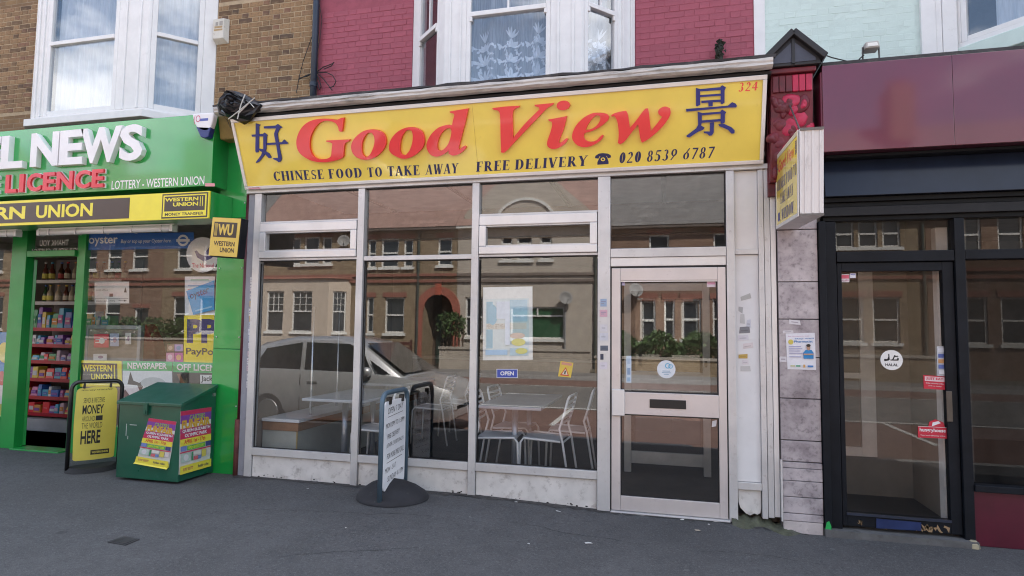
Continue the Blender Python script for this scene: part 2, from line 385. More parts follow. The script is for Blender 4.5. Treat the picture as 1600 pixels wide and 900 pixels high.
MORTAR = mat((.40, .31, .205), .95, var=.22, scale=14, dirt=.4, dirtc=(.17, .13, .09), bump=.5)
def stock_brick():
    m, n, b, l = _new('stock_brick'); oi = n.nodes.new('ShaderNodeObjectInfo')
    rp = n.nodes.new('ShaderNodeValToRGB'); e = rp.color_ramp.elements  # stock brick range
    e[0].color = (.12, .07, .04, 1); e[1].color = (.36, .215, .10, 1); e[1].position = .78
    x = e.new(.16); x.color = (.26, .155, .075, 1); x = e.new(.45); x.color = (.34, .20, .09, 1); x = e.new(.93); x.color = (.25, .12, .07, 1); x = e.new(1.); x.color = (.11, .075, .05, 1)
    l(oi.outputs['Random'], rp.inputs[0])
    t = _noise(n, 38, 6, .7); t2 = _noise(n, 9, 4)
    col = _mix(n, _ramp(n, t.outputs[0], .50, .74), rp.outputs[0], (.085, .058, .036))
    col = _mix(n, _ramp(n, t2.outputs[0], .5, .8), col, (.38, .26, .14))
    dk = n.nodes.new('ShaderNodeHueSaturation'); dk.inputs['Value'].default_value = .82; dk.inputs['Saturation'].default_value = .92; l(col, dk.inputs['Color']); l(dk.outputs[0], b.inputs['Base Color']); b.inputs['Roughness'].default_value = .92; _bump(n, b, t.outputs[0], .7, .006); return m
STOCK = stock_brick()
GLASS = glass(1.95, (.93, .94, .93), .10, 1.1)
GLASSUP = glass(2.3, (.80, .84, .88), .10, 1.2)
SLATE = mat((.09, .09, .10), .7, var=.25, scale=12, bump=.4)
LEAD = mat((.045, .045, .05), .8, var=.3, dirt=.5, dirtc=(.12, .11, .10), dscale=14, bump=.4)

# ================================================================== brick pieces (shared meshes)
def brick_mesh(L_, H, D, seed, cham=.004):
    r = random.Random(seed); j = lambda a=.0022: r.uniform(-a, a)
    b = MB(); x, z = L_/2, H/2
    out = [(-x+j(), -z+j()), (x+j(), -z+j()), (x+j(), z+j()), (-x+j(), z+j())]
    inn = [(a*(1-cham/x), c*(1-cham/z)) for a, c in out]
    v = [(a, D, c) for a, c in out] + [(a, cham, c) for a, c in out] + [(a, j(.0012), c) for a, c in inn]
    b.add(v, [(0, 1, 5, 4), (1, 2, 6, 5), (2, 3, 7, 6), (3, 0, 4, 7), (4, 5, 9, 8), (5, 6, 10, 9), (6, 7, 11, 10), (7, 4, 8, 11), (8, 9, 10, 11)])
    me = bpy.data.meshes.new('brick'); me.from_pydata(b.v, [], b.f)
    bm = bmesh.new(); bm.from_mesh(me); bmesh.ops.recalc_face_normals(bm, faces=bm.faces)
    bm.normal_update()
    if sum(f.normal.y for f in bm.faces) > 0: bmesh.ops.reverse_faces(bm, faces=bm.faces)
    bm.to_mesh(me); bm.free(); return me
_bmesh = {}
def lay_bricks(parent, x0, x1, z0, z1, Y, m, jnt=.010, proud=.006, seed=1, course=.075, zref=4.0):
    """Flemish bond, each brick an object; shared mesh data between alike bricks"""
    r = random.Random(seed)
    def get(kind, v):
        k = (kind, v, m.name, jnt)
        if k not in _bmesh:
            me = brick_mesh((.225 if kind == 's' else .1125 if kind == 'h' else .06)-jnt, course-jnt, .05, hash((kind, v)) % 999)
            me.materials.append(m); _bmesh[k] = me
        return _bmesh[k]
    row = int(math.floor((z0-zref)/course)); n = 0
    while zref+(row+1)*course <= z1+1e-6:
        zc = zref+(row+.5)*course; x = x0 - (.17 if row % 2 else .0); k = 0
        if zc-course/2 >= z0-1e-6:
            while x < x1:
                kind = 's' if (k % 2 == 0) else 'h'; wd = .225 if kind == 's' else .1125
                a, b = max(x, x0), min(x+wd, x1)
                if b-a > .045:
                    if b-a < wd-.01: kind2 = 'h' if b-a > .085 else 'q'
                    else: kind2 = kind
                    o = bpy.data.objects.new('brick', get(kind2, r.randrange(4))); COL.objects.link(o); o.parent = parent
                    nominal = {'s': .225, 'h': .1125, 'q': .06}[kind2]
                    o.location = ((a+b)/2, Y-proud+r.uniform(-.0015, .0015), zc+r.uniform(-.0012, .0012)); o.scale.x = (b-a-jnt)/(nominal-jnt)
                    o.rotation_euler = (0, r.uniform(-.004, .004), 0); n += 1
                x += wd; k += 1
        row += 1
    return n

# ================================================================== the three buildings: shells
EAVES = 7.7
def shell(name, label, x0, x1, bay, wallm, roofm, sx0, sx1, YS=0.0, back=8.0):
    """upper house set back behind a single-storey shop; bay = (bx0, bx1, bz0, bz1) opening in the upper wall"""
    root = thing(name, label, 'building')
    bx0, bx1, bz0, bz1 = bay
    m = MB(); Y0, Y1 = 2.0, 2.24
    m.box(x0, bx0, Y0, Y1, 3.4, EAVES).box(bx1, x1, Y0, Y1, 3.4, EAVES).box(bx0, bx1, Y0+.001, Y1, bz1, EAVES).box(bx0, bx1, Y0+.001, Y1, 3.4, bz0)
    wall = m.build('wall', wallm, root)
    m = MB(); m.box(x0+.002, x0+.12, Y1+.002, back, .05, EAVES).box(x1-.12, x1-.002, Y1+.002, back, .05, EAVES).box(x0+.13, x1-.13, back-.2, back, .05, EAVES)
    m.build('inner_wall', mat((.30, .28, .25), .9), root)
    box('upper_floor', x0+.125, x1-.125, Y1+.002, back-.21, 3.30, 3.42, mat((.25, .24, .23), .9), root)
    box('room_partition', x0+.13, x1-.13, 4.8, 4.9, 3.43, EAVES-.3, mat((.20, .195, .20), .9), root)
    rz = EAVES; ym = (Y0+back)/2
    m = MB(); m.hexa([(x0, Y0-.25, rz-.02), (x1, Y0-.25, rz-.02), (x1, back+.25, rz-.02), (x0, back+.25, rz-.02)], [(x0, ym-.02, rz+1.9), (x1, ym-.02, rz+1.9), (x1, ym+.02, rz+1.9), (x0, ym+.02, rz+1.9)])
    rf = m.build('roof', roofm, root)
    box('chimney', x0+.05, x0+.95, ym-.9, ym+.1, rz+.9, rz+3.1, wallm, rf)
    return root, wall
take, take_wall = shell('takeaway_house', 'pink painted brick house set back above the yellow takeaway shopfront', -4.55, 1.075, (-3.17, -.32, 4.0, 6.6), PINKJ, SLATE, -3.99, .86)
news, news_wall = shell('newsagent_house', 'brown stock brick house with white bay above the green newsagent', -10.6, -4.555, (-9.42, -6.19, 4.35, 6.7), brickmat((.28, .175, .085), (.18, .105, .06), (.33, .26, .175)), SLATE, -7.5, -4.0)
rest, rest_wall = shell('restaurant_house', 'mint green painted house above the purple and black shopfront', 1.08, 7.2, (3.0, 6.15, 4.3, 6.6), MINTJ, SLATE, 1.15, 7)
nb = lay_bricks(take_wall, -4.50, -3.17, 4.45, 5.80, 2.0, PINK, .007, .0035, 3)
nb += lay_bricks(take_wall, -.32, 1.0, 4.30, 5.50, 2.0, PINK, .006, .0025, 5)
nb2 = lay_bricks(news_wall, -6.18, -4.60, 4.50, 6.16, 2.0, STOCK, .011, .007, 9)
nb2 += lay_bricks(news_wall, -10.4, -9.44, 4.78, 6.55, 2.0, STOCK, .011, .007, 11)
nb3 = lay_bricks(rest_wall, 1.10, 2.655, 4.25, 5.25, 2.0, MINT, .004, .0012, 13)
for a_, b_, c_, d_ in ((-6.186, -4.598, 4.495, 6.15), (-10.405, -9.43, 4.775, 6.55)): box('mortar_bed', a_, b_, 1.9985, 2.01, c_, d_, MORTAR, news_wall)
print('bricks', nb, nb2, nb3)

# ------------------------------------------------------------------ bays
def sash(parent, fr, u0, u1, v0, v1, mid, fm, t=.05, bars=0, pane=GLASSUP, depth=.06, horn=False, edge=None):
    """a two-light window on a frame: frame members, glazing; returns the window part"""
    m = MB()
    def mem(a0, a1, b0, b1, d0, d1): m.hexa([fr.at(*p, d0) for p in ((a0, b0), (a1, b0), (a1, b1), (a0, b1))], [fr.at(*p, d1) for p in ((a0, b0), (a1, b0), (a1, b1), (a0, b1))])
    mem(u0, u0+t, v0, v1, -depth, 0); mem(u1-t, u1, v0, v1, -depth, 0)
    mem(u0+t, u1-t, v0, v0+t*1.1, -depth, -.004); mem(u0+t, u1-t, v1-t, v1, -depth, -.004)
    mem(u0+t, u1-t, mid-.028, mid+.028, -depth, .012)
    for k in range(bars):
        c = u0+t+(u1-u0-2*t)*(k+1)/(bars+1); mem(c-.012, c+.012, mid+.028, v1-t, -depth+.005, -.012)
    if horn:
        for c in (u0+t-.012, u1-t-.022): mem(c, c+.034, mid-.085, mid-.029, -.02, .010)
    wpart = m.build('window', fm, parent, .006)
    for a, b in ((v0+t, mid-.02), (mid+.02, v1-t)):
        g = MB(); g.add([fr.at(u0+t-.01, a-.01, -depth*.55), fr.at(u1-t+.01, a-.01, -depth*.55), fr.at(u1-t+.01, b+.01, -depth*.55), fr.at(u0+t-.01, b+.01, -depth*.55)], [(0, 1, 2, 3)])
        g.build('pane', pane, wpart)
    return wpart
def curtain_m(base, lace=True, trans=.35):
    m = bpy.data.materials.new('net_curtain'); m.use_nodes = True; n = m.node_tree; n.nodes.clear(); l = n.links.new
    o = n.nodes.new('ShaderNodeOutputMaterial'); ms = n.nodes.new('ShaderNodeMixShader'); ad = n.nodes.new('ShaderNodeMixShader')
    d = n.nodes.new('ShaderNodeBsdfDiffuse'); tl = n.nodes.new('ShaderNodeBsdfTranslucent'); tr = n.nodes.new('ShaderNodeBsdfTransparent')
    d.inputs[0].default_value = (*base, 1); tl.inputs[0].default_value = (*base, 1); ad.inputs[0].default_value = .3
    l(d.outputs[0], ad.inputs[1]); l(tl.outputs[0], ad.inputs[2])
    t = _noise(n, 5, 3, stretch=(14, 14, 1)); f = n.nodes.new('ShaderNodeMapRange'); f.inputs[1].default_value = .3; f.inputs[2].default_value = .7; f.inputs[3].default_value = max(0, trans-.12); f.inputs[4].default_value = trans+.12
    l(t.outputs[0], f.inputs[0]); l(f.outputs[0], ms.inputs[0]); l(ad.outputs[0], ms.inputs[1]); l(tr.outputs[0], ms.inputs[2]); l(ms.outputs[0], o.inputs[0]); return m
NET = curtain_m((.82, .84, .88), trans=.40); NETW = curtain_m((.88, .90, .93), trans=.06); MOTIF = mat((.86, .88, .92), .9, var=.05)
def curtain(name, label, fr, u0, u1, v0, v1, m, folds=9, amp=.022, motifs=0, off=-.16, group=None, seed=0):
    r = random.Random(seed); nx = folds*8; ph = [r.uniform(-.5, .5) for _ in range(folds+2)]
    def h(a): return amp*math.sin(a*folds*2*math.pi + 1.2*math.sin(a*7+seed)) + amp*.6*math.sin(a*folds*1.13*math.pi*.7+seed*2)
    b = MB(); vsn = 6
    b.add([fr.at(u0+(u1-u0)*i/nx, v0+(v1-v0)*j/vsn, off+h(i/nx)*(.75+.5*(1-j/vsn))) for j in range(vsn+1) for i in range(nx+1)],
          [(j*(nx+1)+i, j*(nx+1)+i+1, (j+1)*(nx+1)+i+1, (j+1)*(nx+1)+i) for j in range(vsn) for i in range(nx)])
    root = tag(b.build(name, m, None, smooth=True), label, 'curtain', group)
    for k in range(motifs):
        cu = u0+(u1-u0)*(k+.5)/motifs; s = .15; mm = MB()
        def leaf(cx, cz, ang, ln, wd):
            pts = []
            for i in range(7):
                t = i/6; pts.append((t*ln, wd*math.sin(math.pi*t)**.8))
            pts = pts + [(a, -b_) for a, b_ in reversed(pts[1:-1])]
            ca, sa = math.cos(ang), math.sin(ang); q = [(cx+(a*ca-b_*sa)*s, cz+(a*sa+b_*ca)*s) for a, b_ in pts]
            mm.add([fr.at(a, b_, off+.006+h(max(0, min(1, (a-u0)/(u1-u0))))) for a, b_ in q], [tuple(range(len(q)))])
        vb = 4.36
        for zc, L_ in ((.10, 1.0), (.30, .9), (.48, .7)):
            for ang in (20, 55, 90, 125, 160): leaf(cu, vb+zc, math.radians(ang), L_*r.uniform(.85, 1.1), .14)
            for sgn in (-1, 1):
                for q in range(8):
                    a = q/8*math.pi*1.6; leaf(cu+sgn*(.10+.045*math.cos(a)), vb+zc-.02+.05*math.sin(a), a+1.5, .36, .085)
        for ang in (60, 75, 90, 105, 120): leaf(cu, vb+.58, math.radians(ang), 1.0, .06)
        stuff(mm.build('lace_motif', MOTIF, root))
    return root

# takeaway bay: front between (-2.50, 1.4) and (-.88, 1.4), splayed returns to the wall
def bay(root, xa, xb, xl, xr, Yf, Yw, z0, z1, fm, mid, paneL, paneF, paneR, name='bay_window', sill=None, bars=0, t=.05, horn=False):
    part = MB()
    A, B, C_, D = (xl, Yw), (xa, Yf), (xb, Yf), (xr, Yw)
    part.hexa([(*p, z0) for p in (A, B, C_, D)], [(*p, z0+.05) for p in (A, B, C_, D)])
    body = part.build(name, fm, root)
    hd_ = MB(); hd_.hexa([(*p, z1-.05) for p in (A, B, C_, D)], [(*p, z1) for p in (A, B, C_, D)]); hd_.build('bay_head', fm, body)
    def face(p, q, segs, f_z0=z0+.05):
        """segs: list of ('m', a, b) solid mullion or ('w', a, b) window, fractions along the face"""
        u = Vector((q[0]-p[0], q[1]-p[1], 0)); ln = u.length; fr = Fr((p[0], p[1], 0), u)
        for kind, a, b in segs:
            a, b = a*ln, b*ln
            if kind == 'm':
                mm = MB(); mm.hexa([fr.at(a, f_z0, -.12), fr.at(b, f_z0, -.12), fr.at(b, f_z0, 0), fr.at(a, f_z0, 0)], [fr.at(a, z1-.05, -.12), fr.at(b, z1-.05, -.12), fr.at(b, z1-.05, 0), fr.at(a, z1-.05, 0)])
                mm.build('mullion', fm, body, .01)
                if b-a > .18:
                    mm = MB(); w_ = (b-a)
                    for c in (a+w_*.22, b-w_*.30): mm.hexa([fr.at(c, f_z0, 0), fr.at(c+w_*.08, f_z0, 0), fr.at(c+w_*.08, f_z0, .018), fr.at(c, f_z0, .018)], [fr.at(c, z1-.06, 0), fr.at(c+w_*.08, z1-.06, 0), fr.at(c+w_*.08, z1-.06, .018), fr.at(c, z1-.06, .018)])
                    mm.build('moulding', fm, body, .004)
            else: sash(body, fr, a, b, f_z0, z1-.05, mid, fm, t, bars, depth=.06, horn=horn)
        return fr
    f1 = face(A, B, paneL); f2 = face(B, C_, paneF); f3 = face(C_, D, paneR)
    if sill:
        o = .08; pts = [(xl-o, Yw), (xa-o*.5, Yf-o), (xb+o*.5, Yf-o), (xr+o, Yw)]
        s = MB(); s.hexa([(*p, z0-.10) for p in pts], [(*p, z0+.004) for p in pts]); s.build('sill', fm, body, .008)
    return body, f1, f2, f3
_, t1, t2, t3 = bay(take, -2.50, -.88, -3.17, -.32, 1.4, 2.0, 4.0, 6.6, WHITE, 5.20,
    [('m', 0, .18), ('w', .18, .82), ('m', .82, 1)], [('m', 0, .165), ('w', .165, .78), ('m', .78, 1)], [('m', 0, .06), ('w', .06, .66), ('m', .66, 1)], bars=1, horn=True)
curtain('net_curtain', 'floral lace net curtain in the front light of the takeaway house bay', t2, .27, 1.27, 4.08, 6.5, NET, 5, amp=.04, motifs=3, off=-.18, seed=2)
curtain('net_curtain', 'narrow lace net curtain in the angled light of the takeaway house bay', t3, .05, .54, 4.08, 6.5, NET, 5, motifs=2, off=-.17, seed=4)
_, n1, n2, n3 = bay(news, -8.72, -6.78, -9.42, -6.19, 1.4, 2.0, 4.40, 6.7, WHITE, 5.50,
    [('m', 0, .2), ('w', .2, .8), ('m', .8, 1)], [('m', 0, .10), ('w', .10, .745), ('m', .745, 1)], [('m', 0, .05), ('w', .05, .80), ('m', .80, 1)], sill=True, t=.065)
curtain('net_curtain', 'plain white net curtain in the front light of the newsagent bay', n2, .2, 1.45, 4.5, 6.6, NETW, 9, amp=.03, off=-.17, seed=6)
curtain('net_curtain', 'plain white net curtain in the angled light of the newsagent bay', n3, .05, .68, 4.5, 6.6, NETW, 5, amp=.02, off=-.15, seed=7)
_, r1, r2, r3 = bay(rest, 3.75, 5.4, 3.0, 6.15, 1.25, 2.0, 4.53, 6.6, WHITE, 5.7,
    [('m', 0, .04), ('w', .04, .97), ('m', .97, 1)], [('m', 0, .1), ('w', .1, .9), ('m', .9, 1)], [('m', 0, .06), ('w', .06, .8), ('m', .8, 1)], t=.05)
curtain('net_curtain', 'pale blue-white net curtain in the bay of the mint green house', r1, .30, 1.02, 4.56, 6.5, NETW, 5, amp=.02, off=-.15, seed=9)
b_ = MB(); pts = [(2.97, 2.0), (3.72, 1.21), (5.44, 1.21), (6.18, 2.0)]
b_.hexa([(*p, 4.36) for p in pts], [(*p, 4.529) for p in pts]); b_.build('bay_apron', MINT, rest, .01)
# painted quoin strips between the house fronts
for k_, (a_, b_) in enumerate(((2.66, 2.80), (2.80, 2.86), (2.86, 2.995))): box('window_architrave', a_, b_-.002, 1.955+.012*(k_ % 2), 2.02, 4.4, 6.7, WHITE, rest, .006)
box('corner_strip', 1.002, 1.12, 1.985, 2.0, 3.5, EAVES, WHITE, take, .004)
# ================================================================== takeaway shopfront (single-storey front of the pink house)
F0 = FACE(0.0)
def member(x0, x1, z0, z1, y0=-.035, y1=.035, m=ALU, parent=None, name='frame_member', bevel=.003): return box(name, x0, x1, y0, y1, z0, z1, m, parent, bevel)
def pane(x0, x1, z0, z1, parent, m=GLASS, y=.006, name='pane'):
    return MB().quad((x0, y, z0), (x1, y, z0), (x1, y, z1), (x0, y, z1)).build(name, m, parent)
ZG = .085
shop = thing('shop_window', 'takeaway shop window of three big panes in silver aluminium frames', 'shop window')
member(-3.902, -3.826, ZG, 2.83, parent=shop, name='end_post')
for a, b in ((-2.778, -2.712), (-1.657, -1.592)): member(a, b, ZG, 2.83, -.042, .03, parent=shop, name='mullion')
member(-.540, -.436, ZG-.03, 2.83, -.048, .03, parent=shop, name='mullion')
member(-3.99, .865, 2.832, 2.872, -.05, .05, parent=shop, name='head_rail')
secs = [(-3.824, -2.780), (-2.710, -1.659), (-1.590, -.542)]
for i, (a, b) in enumerate(secs):
    member(a, b, .306, .374, -.04, .03, m=ALU, parent=shop, name='sill_rail')
    if i == 1:
        member(a, b, 2.150, 2.192, parent=shop, name='transom')
        pane(a-.004, b+.004, .370, 2.155, shop); pane(a-.004, b+.004, 2.188, 2.836, shop)
    else:
        member(a, b, 2.165, 2.186, parent=shop, name='transom')
        member(a, b, 2.530, 2.548, parent=shop, name='transom')
        v = thing('x', 'x', 'x'); bpy.data.objects.remove(v)
        fm = MB(); x0, x1, z0, z1 = a+.004, b-.004, 2.188, 2.528
        for q in ((x0, x1, z0, z0+.068), (x0, x1, z1-.085, z1)): fm.box(q[0], q[1], -.052, .02, q[2], q[3])
        for q in ((x0, x0+.062), (x1-.062, x1)): fm.box(q[0], q[1], -.0515, .02, z0+.0685, z1-.0855)
        vent = fm.build('vent_frame', ALU2, shop, .006)
        fm = MB()
        for q in ((x0+.062, x1-.062, z0+.0685, z0+.080), (x0+.062, x1-.062, z1-.097, z1-.0855)): fm.box(q[0], q[1], -.040, .01, q[2], q[3])
        fm.build('glazing_bead', ALU, vent)
        pane(x0+.055, x1-.055, z0+.06, z1-.075, vent, y=-.012)
        pane(a-.004, b+.004, .370, 2.170, shop); pane(a-.004, b+.004, 2.545, 2.836, shop)
    # black gasket lines just inside the frames
    g = MB()
    for z in ((.374, .382), (2.158 if i != 1 else 2.142, 2.165 if i != 1 else 2.150), (2.822, 2.832)): g.box(a, b, -.012, .0, *z)
    g.box(a, a+.008, -.0115, .0, .383, 2.14); g.box(b-.008, b, -.0115, .0, .383, 2.14)
    g.build('gasket', RUBBER, shop)
# stall risers: rendered low panels under the panes
for i, (a, b) in enumerate(secs):
    r = MB(); nx = 14
    top = [(a+.004+(b-a-.008)*k/nx, .300) for k in range(nx+1)]; bot = [(x_, g0(x_)-.01+random.uniform(-.004, .006)) for x_, _ in top]
    vv = []
    for y in (-.018, .05): vv += [(x_, y, z) for x_, z in bot] + [(x_, y, z) for x_, z in top]
    n = nx+1; ff = []
    for k in range(nx): ff += [(k, k+1, n+k+1, n+k), (2*n+k+1, 2*n+k, 3*n+k, 3*n+k+1), (n+k, n+k+1, 3*n+k+1, 3*n+k)]
    r.add(vv, ff); r.build('stall_riser', RISER, shop)
    # peeling black patches along the foot
    pm = MB()
    for k in range(16):
        x_ = random.uniform(a+.02, b-.05); z = g0(x_)+abs(random.gauss(0, .012)); s = random.uniform(.003, .009)
        pm.add([(x_+s*random.uniform(.8, 2.2)*math.cos(t*1.05), -.0192, z+s*.7*math.sin(t*1.05)) for t in range(6)], [tuple(range(6))])
    stuff(pm.build('peeled_spot', mat((.03, .027, .025), .95), shop))
# post beside the first pane, red pipe and grey strip
member(-3.988, -3.904, ZG, 2.83, -.02, .04, m=mat((.26, .27, .31), .5, var=.12, dirt=.3), parent=shop, name='side_post')
# ------------------------------------------------------------------ door
door = thing('shop_door', 'silver aluminium glazed door of the takeaway with letter slot', 'door')
member(-.434, .482, 2.140, 2.214, -.045, .03, parent=door, name='head_frame'); member(-.434, .482, 2.066, 2.138, -.035, .03, m=ALU2, parent=door, name='head_frame')
member(.486, .549, .05, 2.83, -.045, .03, parent=door, name='jamb'); 
pane(-.44, .49, 2.21, 2.836, door, name='fanlight')
g = MB(); g.box(-.434, .484, -.012, 0, 2.822, 2.832); g.box(-.434, .484, -.012, 0, 2.214, 2.221); g.box(.476, .4845, -.0115, 0, 2.222, 2.821); g.box(-.425, .478, -.030, .02, 2.052, 2.0655); g.box(-.436, -.4265, -.02, .02, .075, 2.05); g.box(.4785, .4855, -.02, .02, .075, 2.05)
g.build('gasket', RUBBER, door)
DM = mat((.62, .575, .56), .40, metal=.35, var=.08, scale=2.5, dirt=.2, dirtc=(.36, .31, .30), dscale=18, rvar=.08)
lf = MB(); Y0, Y1 = -.038, .012
lf.box(-.425, -.352, Y0, Y1, .075, 2.050); lf.box(.416, .477, Y0, Y1, .075, 2.050)
lf.box(-.3515, .4155, Y0+.001, Y1, 1.945, 2.050); lf.box(-.3515, .4155, Y0+.001, Y1, .075, .192); lf.box(-.3515, .4155, Y0-.006, Y1, .850, 1.030)
leaf = lf.build('door_leaf', DM, door, .004)
box('beading', -.3515, .4155, -.030, -.02, 1.935, 1.9445, ALU2, leaf)
pane(-.36, .42, 1.02, 1.95, leaf, y=-.008); pane(-.36, .42, .185, .86, leaf, y=-.008)
g = MB(); g.box(-.3515, .4155, -.022, -.009, 1.0305, 1.040); g.box(-.3515, .4155, -.022, -.009, .8405, .8495); g.box(-.3515, .4155, -.022, -.009, .1925, .200); g.box(-.3515, -.344, -.0215, -.009, .201, .84); g.box(.408, .4155, -.0215, -.009, .201, .84); g.box(-.3515, -.344, -.0215, -.009, 1.041, 1.934); g.box(.408, .4155, -.0215, -.009, 1.041, 1.934)
g.build('gasket', RUBBER, leaf)
box('push_plate', -.420, -.318, -.062, -.0385, .836, 1.050, ALU2, door, .006)
box('letter_slot', -.118, .166, -.0505, -.0442, .910, .980, mat((.012, .012, .012), .45), door, .003)
member(-.43, .49, .052, .072, -.07, .03, parent=door, name='threshold')
# ------------------------------------------------------------------ blank side panel beside the door
side = thing('side_panel', 'white blank panel in aluminium frame beside the takeaway door', 'panel')
member(.728, .768, .10, 2.83, -.035, .03, parent=side, name='post'); member(.772, .815, .11, 2.83, -.030, .03, parent=side, name='post'); member(.818, .856, .12, 2.83, -.034, .03, m=ALU2, parent=side, name='post')
member(.551, .726, 2.150, 2.190, parent=side, name='cross_rail'); member(.551, .726, .310, .366, parent=side, name='cross_rail')
box('board', .551, .726, -.012, .02, 2.193, 2.828, SIDEP, side); box('board', .551, .726, -.012, .02, .369, 2.147, SIDEP, side)
cb = MB(); top = [(.556, .306), (.722, .306)]
edge = [(.722, .17), (.715, .135), (.695, .122), (.67, .128), (.64, .112), (.61, .125), (.585, .15), (.57, .165), (.558, .20)]
poly = [top[0], top[1]] + edge
slab(FACE(.02), poly, .03).build('crumbling_board', RISER, side)
moss = MB(); r = random.Random(4)
MOSSM = mat((.075, .080, .052), .95, var=.5, scale=12, dirt=.7, dirtc=(.12, .115, .105), bump=.8, bscale=70)
n = 22; vv = []
for j in range(5):
    for i in range(n+1):
        x_ = .50+.52*i/n; y = .02-.21*j/4*(.7+.3*math.sin(i*.5)); h = .050*(1-j/4)**1.3*(1+.35*math.sin(i*1.7+j)) + (.002 if j < 4 else -.006)
        if x_ > .80: h *= .6
        vv.append((x_, y, gz(x_, y)+h))
moss.add(vv, [(j*(n+1)+i, j*(n+1)+i+1, (j+1)*(n+1)+i+1, (j+1)*(n+1)+i) for j in range(4) for i in range(n)])
o = moss.build('moss', MOSSM, None, smooth=True); stuff(o); o['label'] = 'mossy cement fillet at the foot of the blank side panel'
# ------------------------------------------------------------------ roof edge above the sign
edge_m = mat((.50, .49, .47), .75, var=.2, scale=5, dirt=.6, dirtc=(.10, .09, .08), dscale=8, bump=.5, bscale=30, stretch=(.35, 1, 1.6))
eave = thing('shopfront_cornice', 'weathered white timber cornice and lead edge above the yellow sign', 'cornice')
c = MB()
prof = [(-.330, 3.520), (-.372, 3.524), (-.392, 3.536), (-.386, 3.556), (-.396, 3.566), (-.392, 3.588), (-.300, 3.592)]
nx = 40
for i in range(nx+1):
    x_ = -4.12+(0.80+4.12)*i/nx
    for y, z in prof: c.v.append((x_, y+random.uniform(-.003, .003), z+random.uniform(-.0035, .0035)))
k = len(prof)
for i in range(nx):
    for j in range(k): c.f.append((i*k+j, i*k+(j+1) % k, (i+1)*k+(j+1) % k, (i+1)*k+j))
c.f.append(tuple(range(k))[::-1]); c.f.append(tuple(range(nx*k, nx*k+k)))
c.build('gutter_moulding', edge_m, eave)
ld = MB(); vv = []
for i in range(nx+1):
    x_ = -4.14+(.82+4.14)*i/nx
    for y, z in ((-.385, 3.594), (-.39, 3.612), (-.2, 3.63), (2.0, 3.80)): vv.append((x_, y+random.uniform(-.006, .006), z+random.uniform(-.005, .005)))
ld.add(vv, [(i*4+j, i*4+j+1, i*4+5+j, i*4+4+j) for i in range(nx) for j in range(3)]); ld.build('flashing', LEAD, eave)
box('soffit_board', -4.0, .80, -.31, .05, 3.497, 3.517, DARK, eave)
# shop ceiling, side walls (ground floor of the pink house)
INW = mat((.16, .125, .10), .9, var=.15)
room = MB(); room.box(-3.99, -3.91, .045, 2.23, .05, 3.29).box(.86, .94, .06, 2.23, .05, 3.29)
room.build('party_wall', INW, take)
box('ceiling', -3.90, .85, .06, 1.72, 2.96, 3.0, mat((.80, .78, .75), .9), take); box('bulkhead', -3.90, .85, 1.725, 1.80, 2.62, 3.0, INW, take); box('ceiling', -3.90, .85, 1.80, 5.4, 2.60, 2.619, INW, take)
for x_ in (-3.2, -2.1, -1.05, .0): box('ceiling_batten', x_-.02, x_+.02, .08, 1.72, 2.945, 2.958, mat((.42, .40, .38), .9), take)
box('back_wall', -3.90, .85, 5.2, 5.3, .05, 2.9, mat((.13, .105, .085), .9, var=.2), take)
box('shop_floor', -3.90, .85, .06, 5.19, .06, .10, mat((.07, .055, .045), .6, var=.25, scale=3), take)

# ================================================================== the yellow sign
sb, stp = Vector((0, -.05, 2.874)), Vector((0, -.30, 3.495))
SF = Fr(sb, (1, 0, 0), stp-sb); SH = (stp-sb).length
YEL = mat((.82, .64, .085), .28, var=.07, scale=2.2, coat=.6, dirt=.12, dirtc=(.50, .34, .06), dscale=7)
sign = thing('fascia_sign', 'long yellow takeaway sign with red raised letters leaning out over the shopfront', 'sign')
X0, X1 = -3.985, .768
join = SF.pix(742, 200)[0]
rect(SF, X0+.03, join-.001, .03, SH-.035, .02, YEL, sign, 0, 'panel'); rect(SF, join+.001, X1-.03, .03, SH-.035, .02, YEL, sign, 0, 'panel')
for a in ((X0, X1, 0, .030), (X0, X1, SH-.035, SH)): rect(SF, *a, .034, ALU2, sign, 0, 'trim', .004)
for a in ((X0, X0+.03), (X1-.03, X1)): rect(SF, *a, .0305, SH-.0355, .034, ALU2, sign, 0, 'trim', .004)
bk = MB(); bk.hexa([(X0+.01, -.045, 2.876), (X1-.01, -.045, 2.876), (X1-.01, .05, 2.876), (X0+.01, .05, 2.876)], [(X0+.01, -.285, 3.485), (X1-.01, -.285, 3.485), (X1-.01, .05, 3.485), (X0+.01, .05, 3.485)])
bk.build('casing', mat((.42, .40, .39), .6, dirt=.4), sign)
RED = mat((.80, .020, .028), .30, var=.06, coat=.7, scale=4); REDE = RED
BLUE = mat((.016, .026, .20), .4, var=.1); NAVY = mat((.012, .016, .085), .5, var=.1)
def loop(pts, ox, oy, s): return [SF.pix(ox+a/s, oy+b/s) for a, b in pts]
def letter(nm, ox, oy, s, outer, *holes, m=RED, t=.028, base=.020, name='letter'):
    lp = [smoothpoly(loop(outer, ox, oy, s))] + [smoothpoly(loop(h, ox, oy, s)) for h in holes]
    o = outline(SF, lp, t, base, name, m, sign, .0025); return o
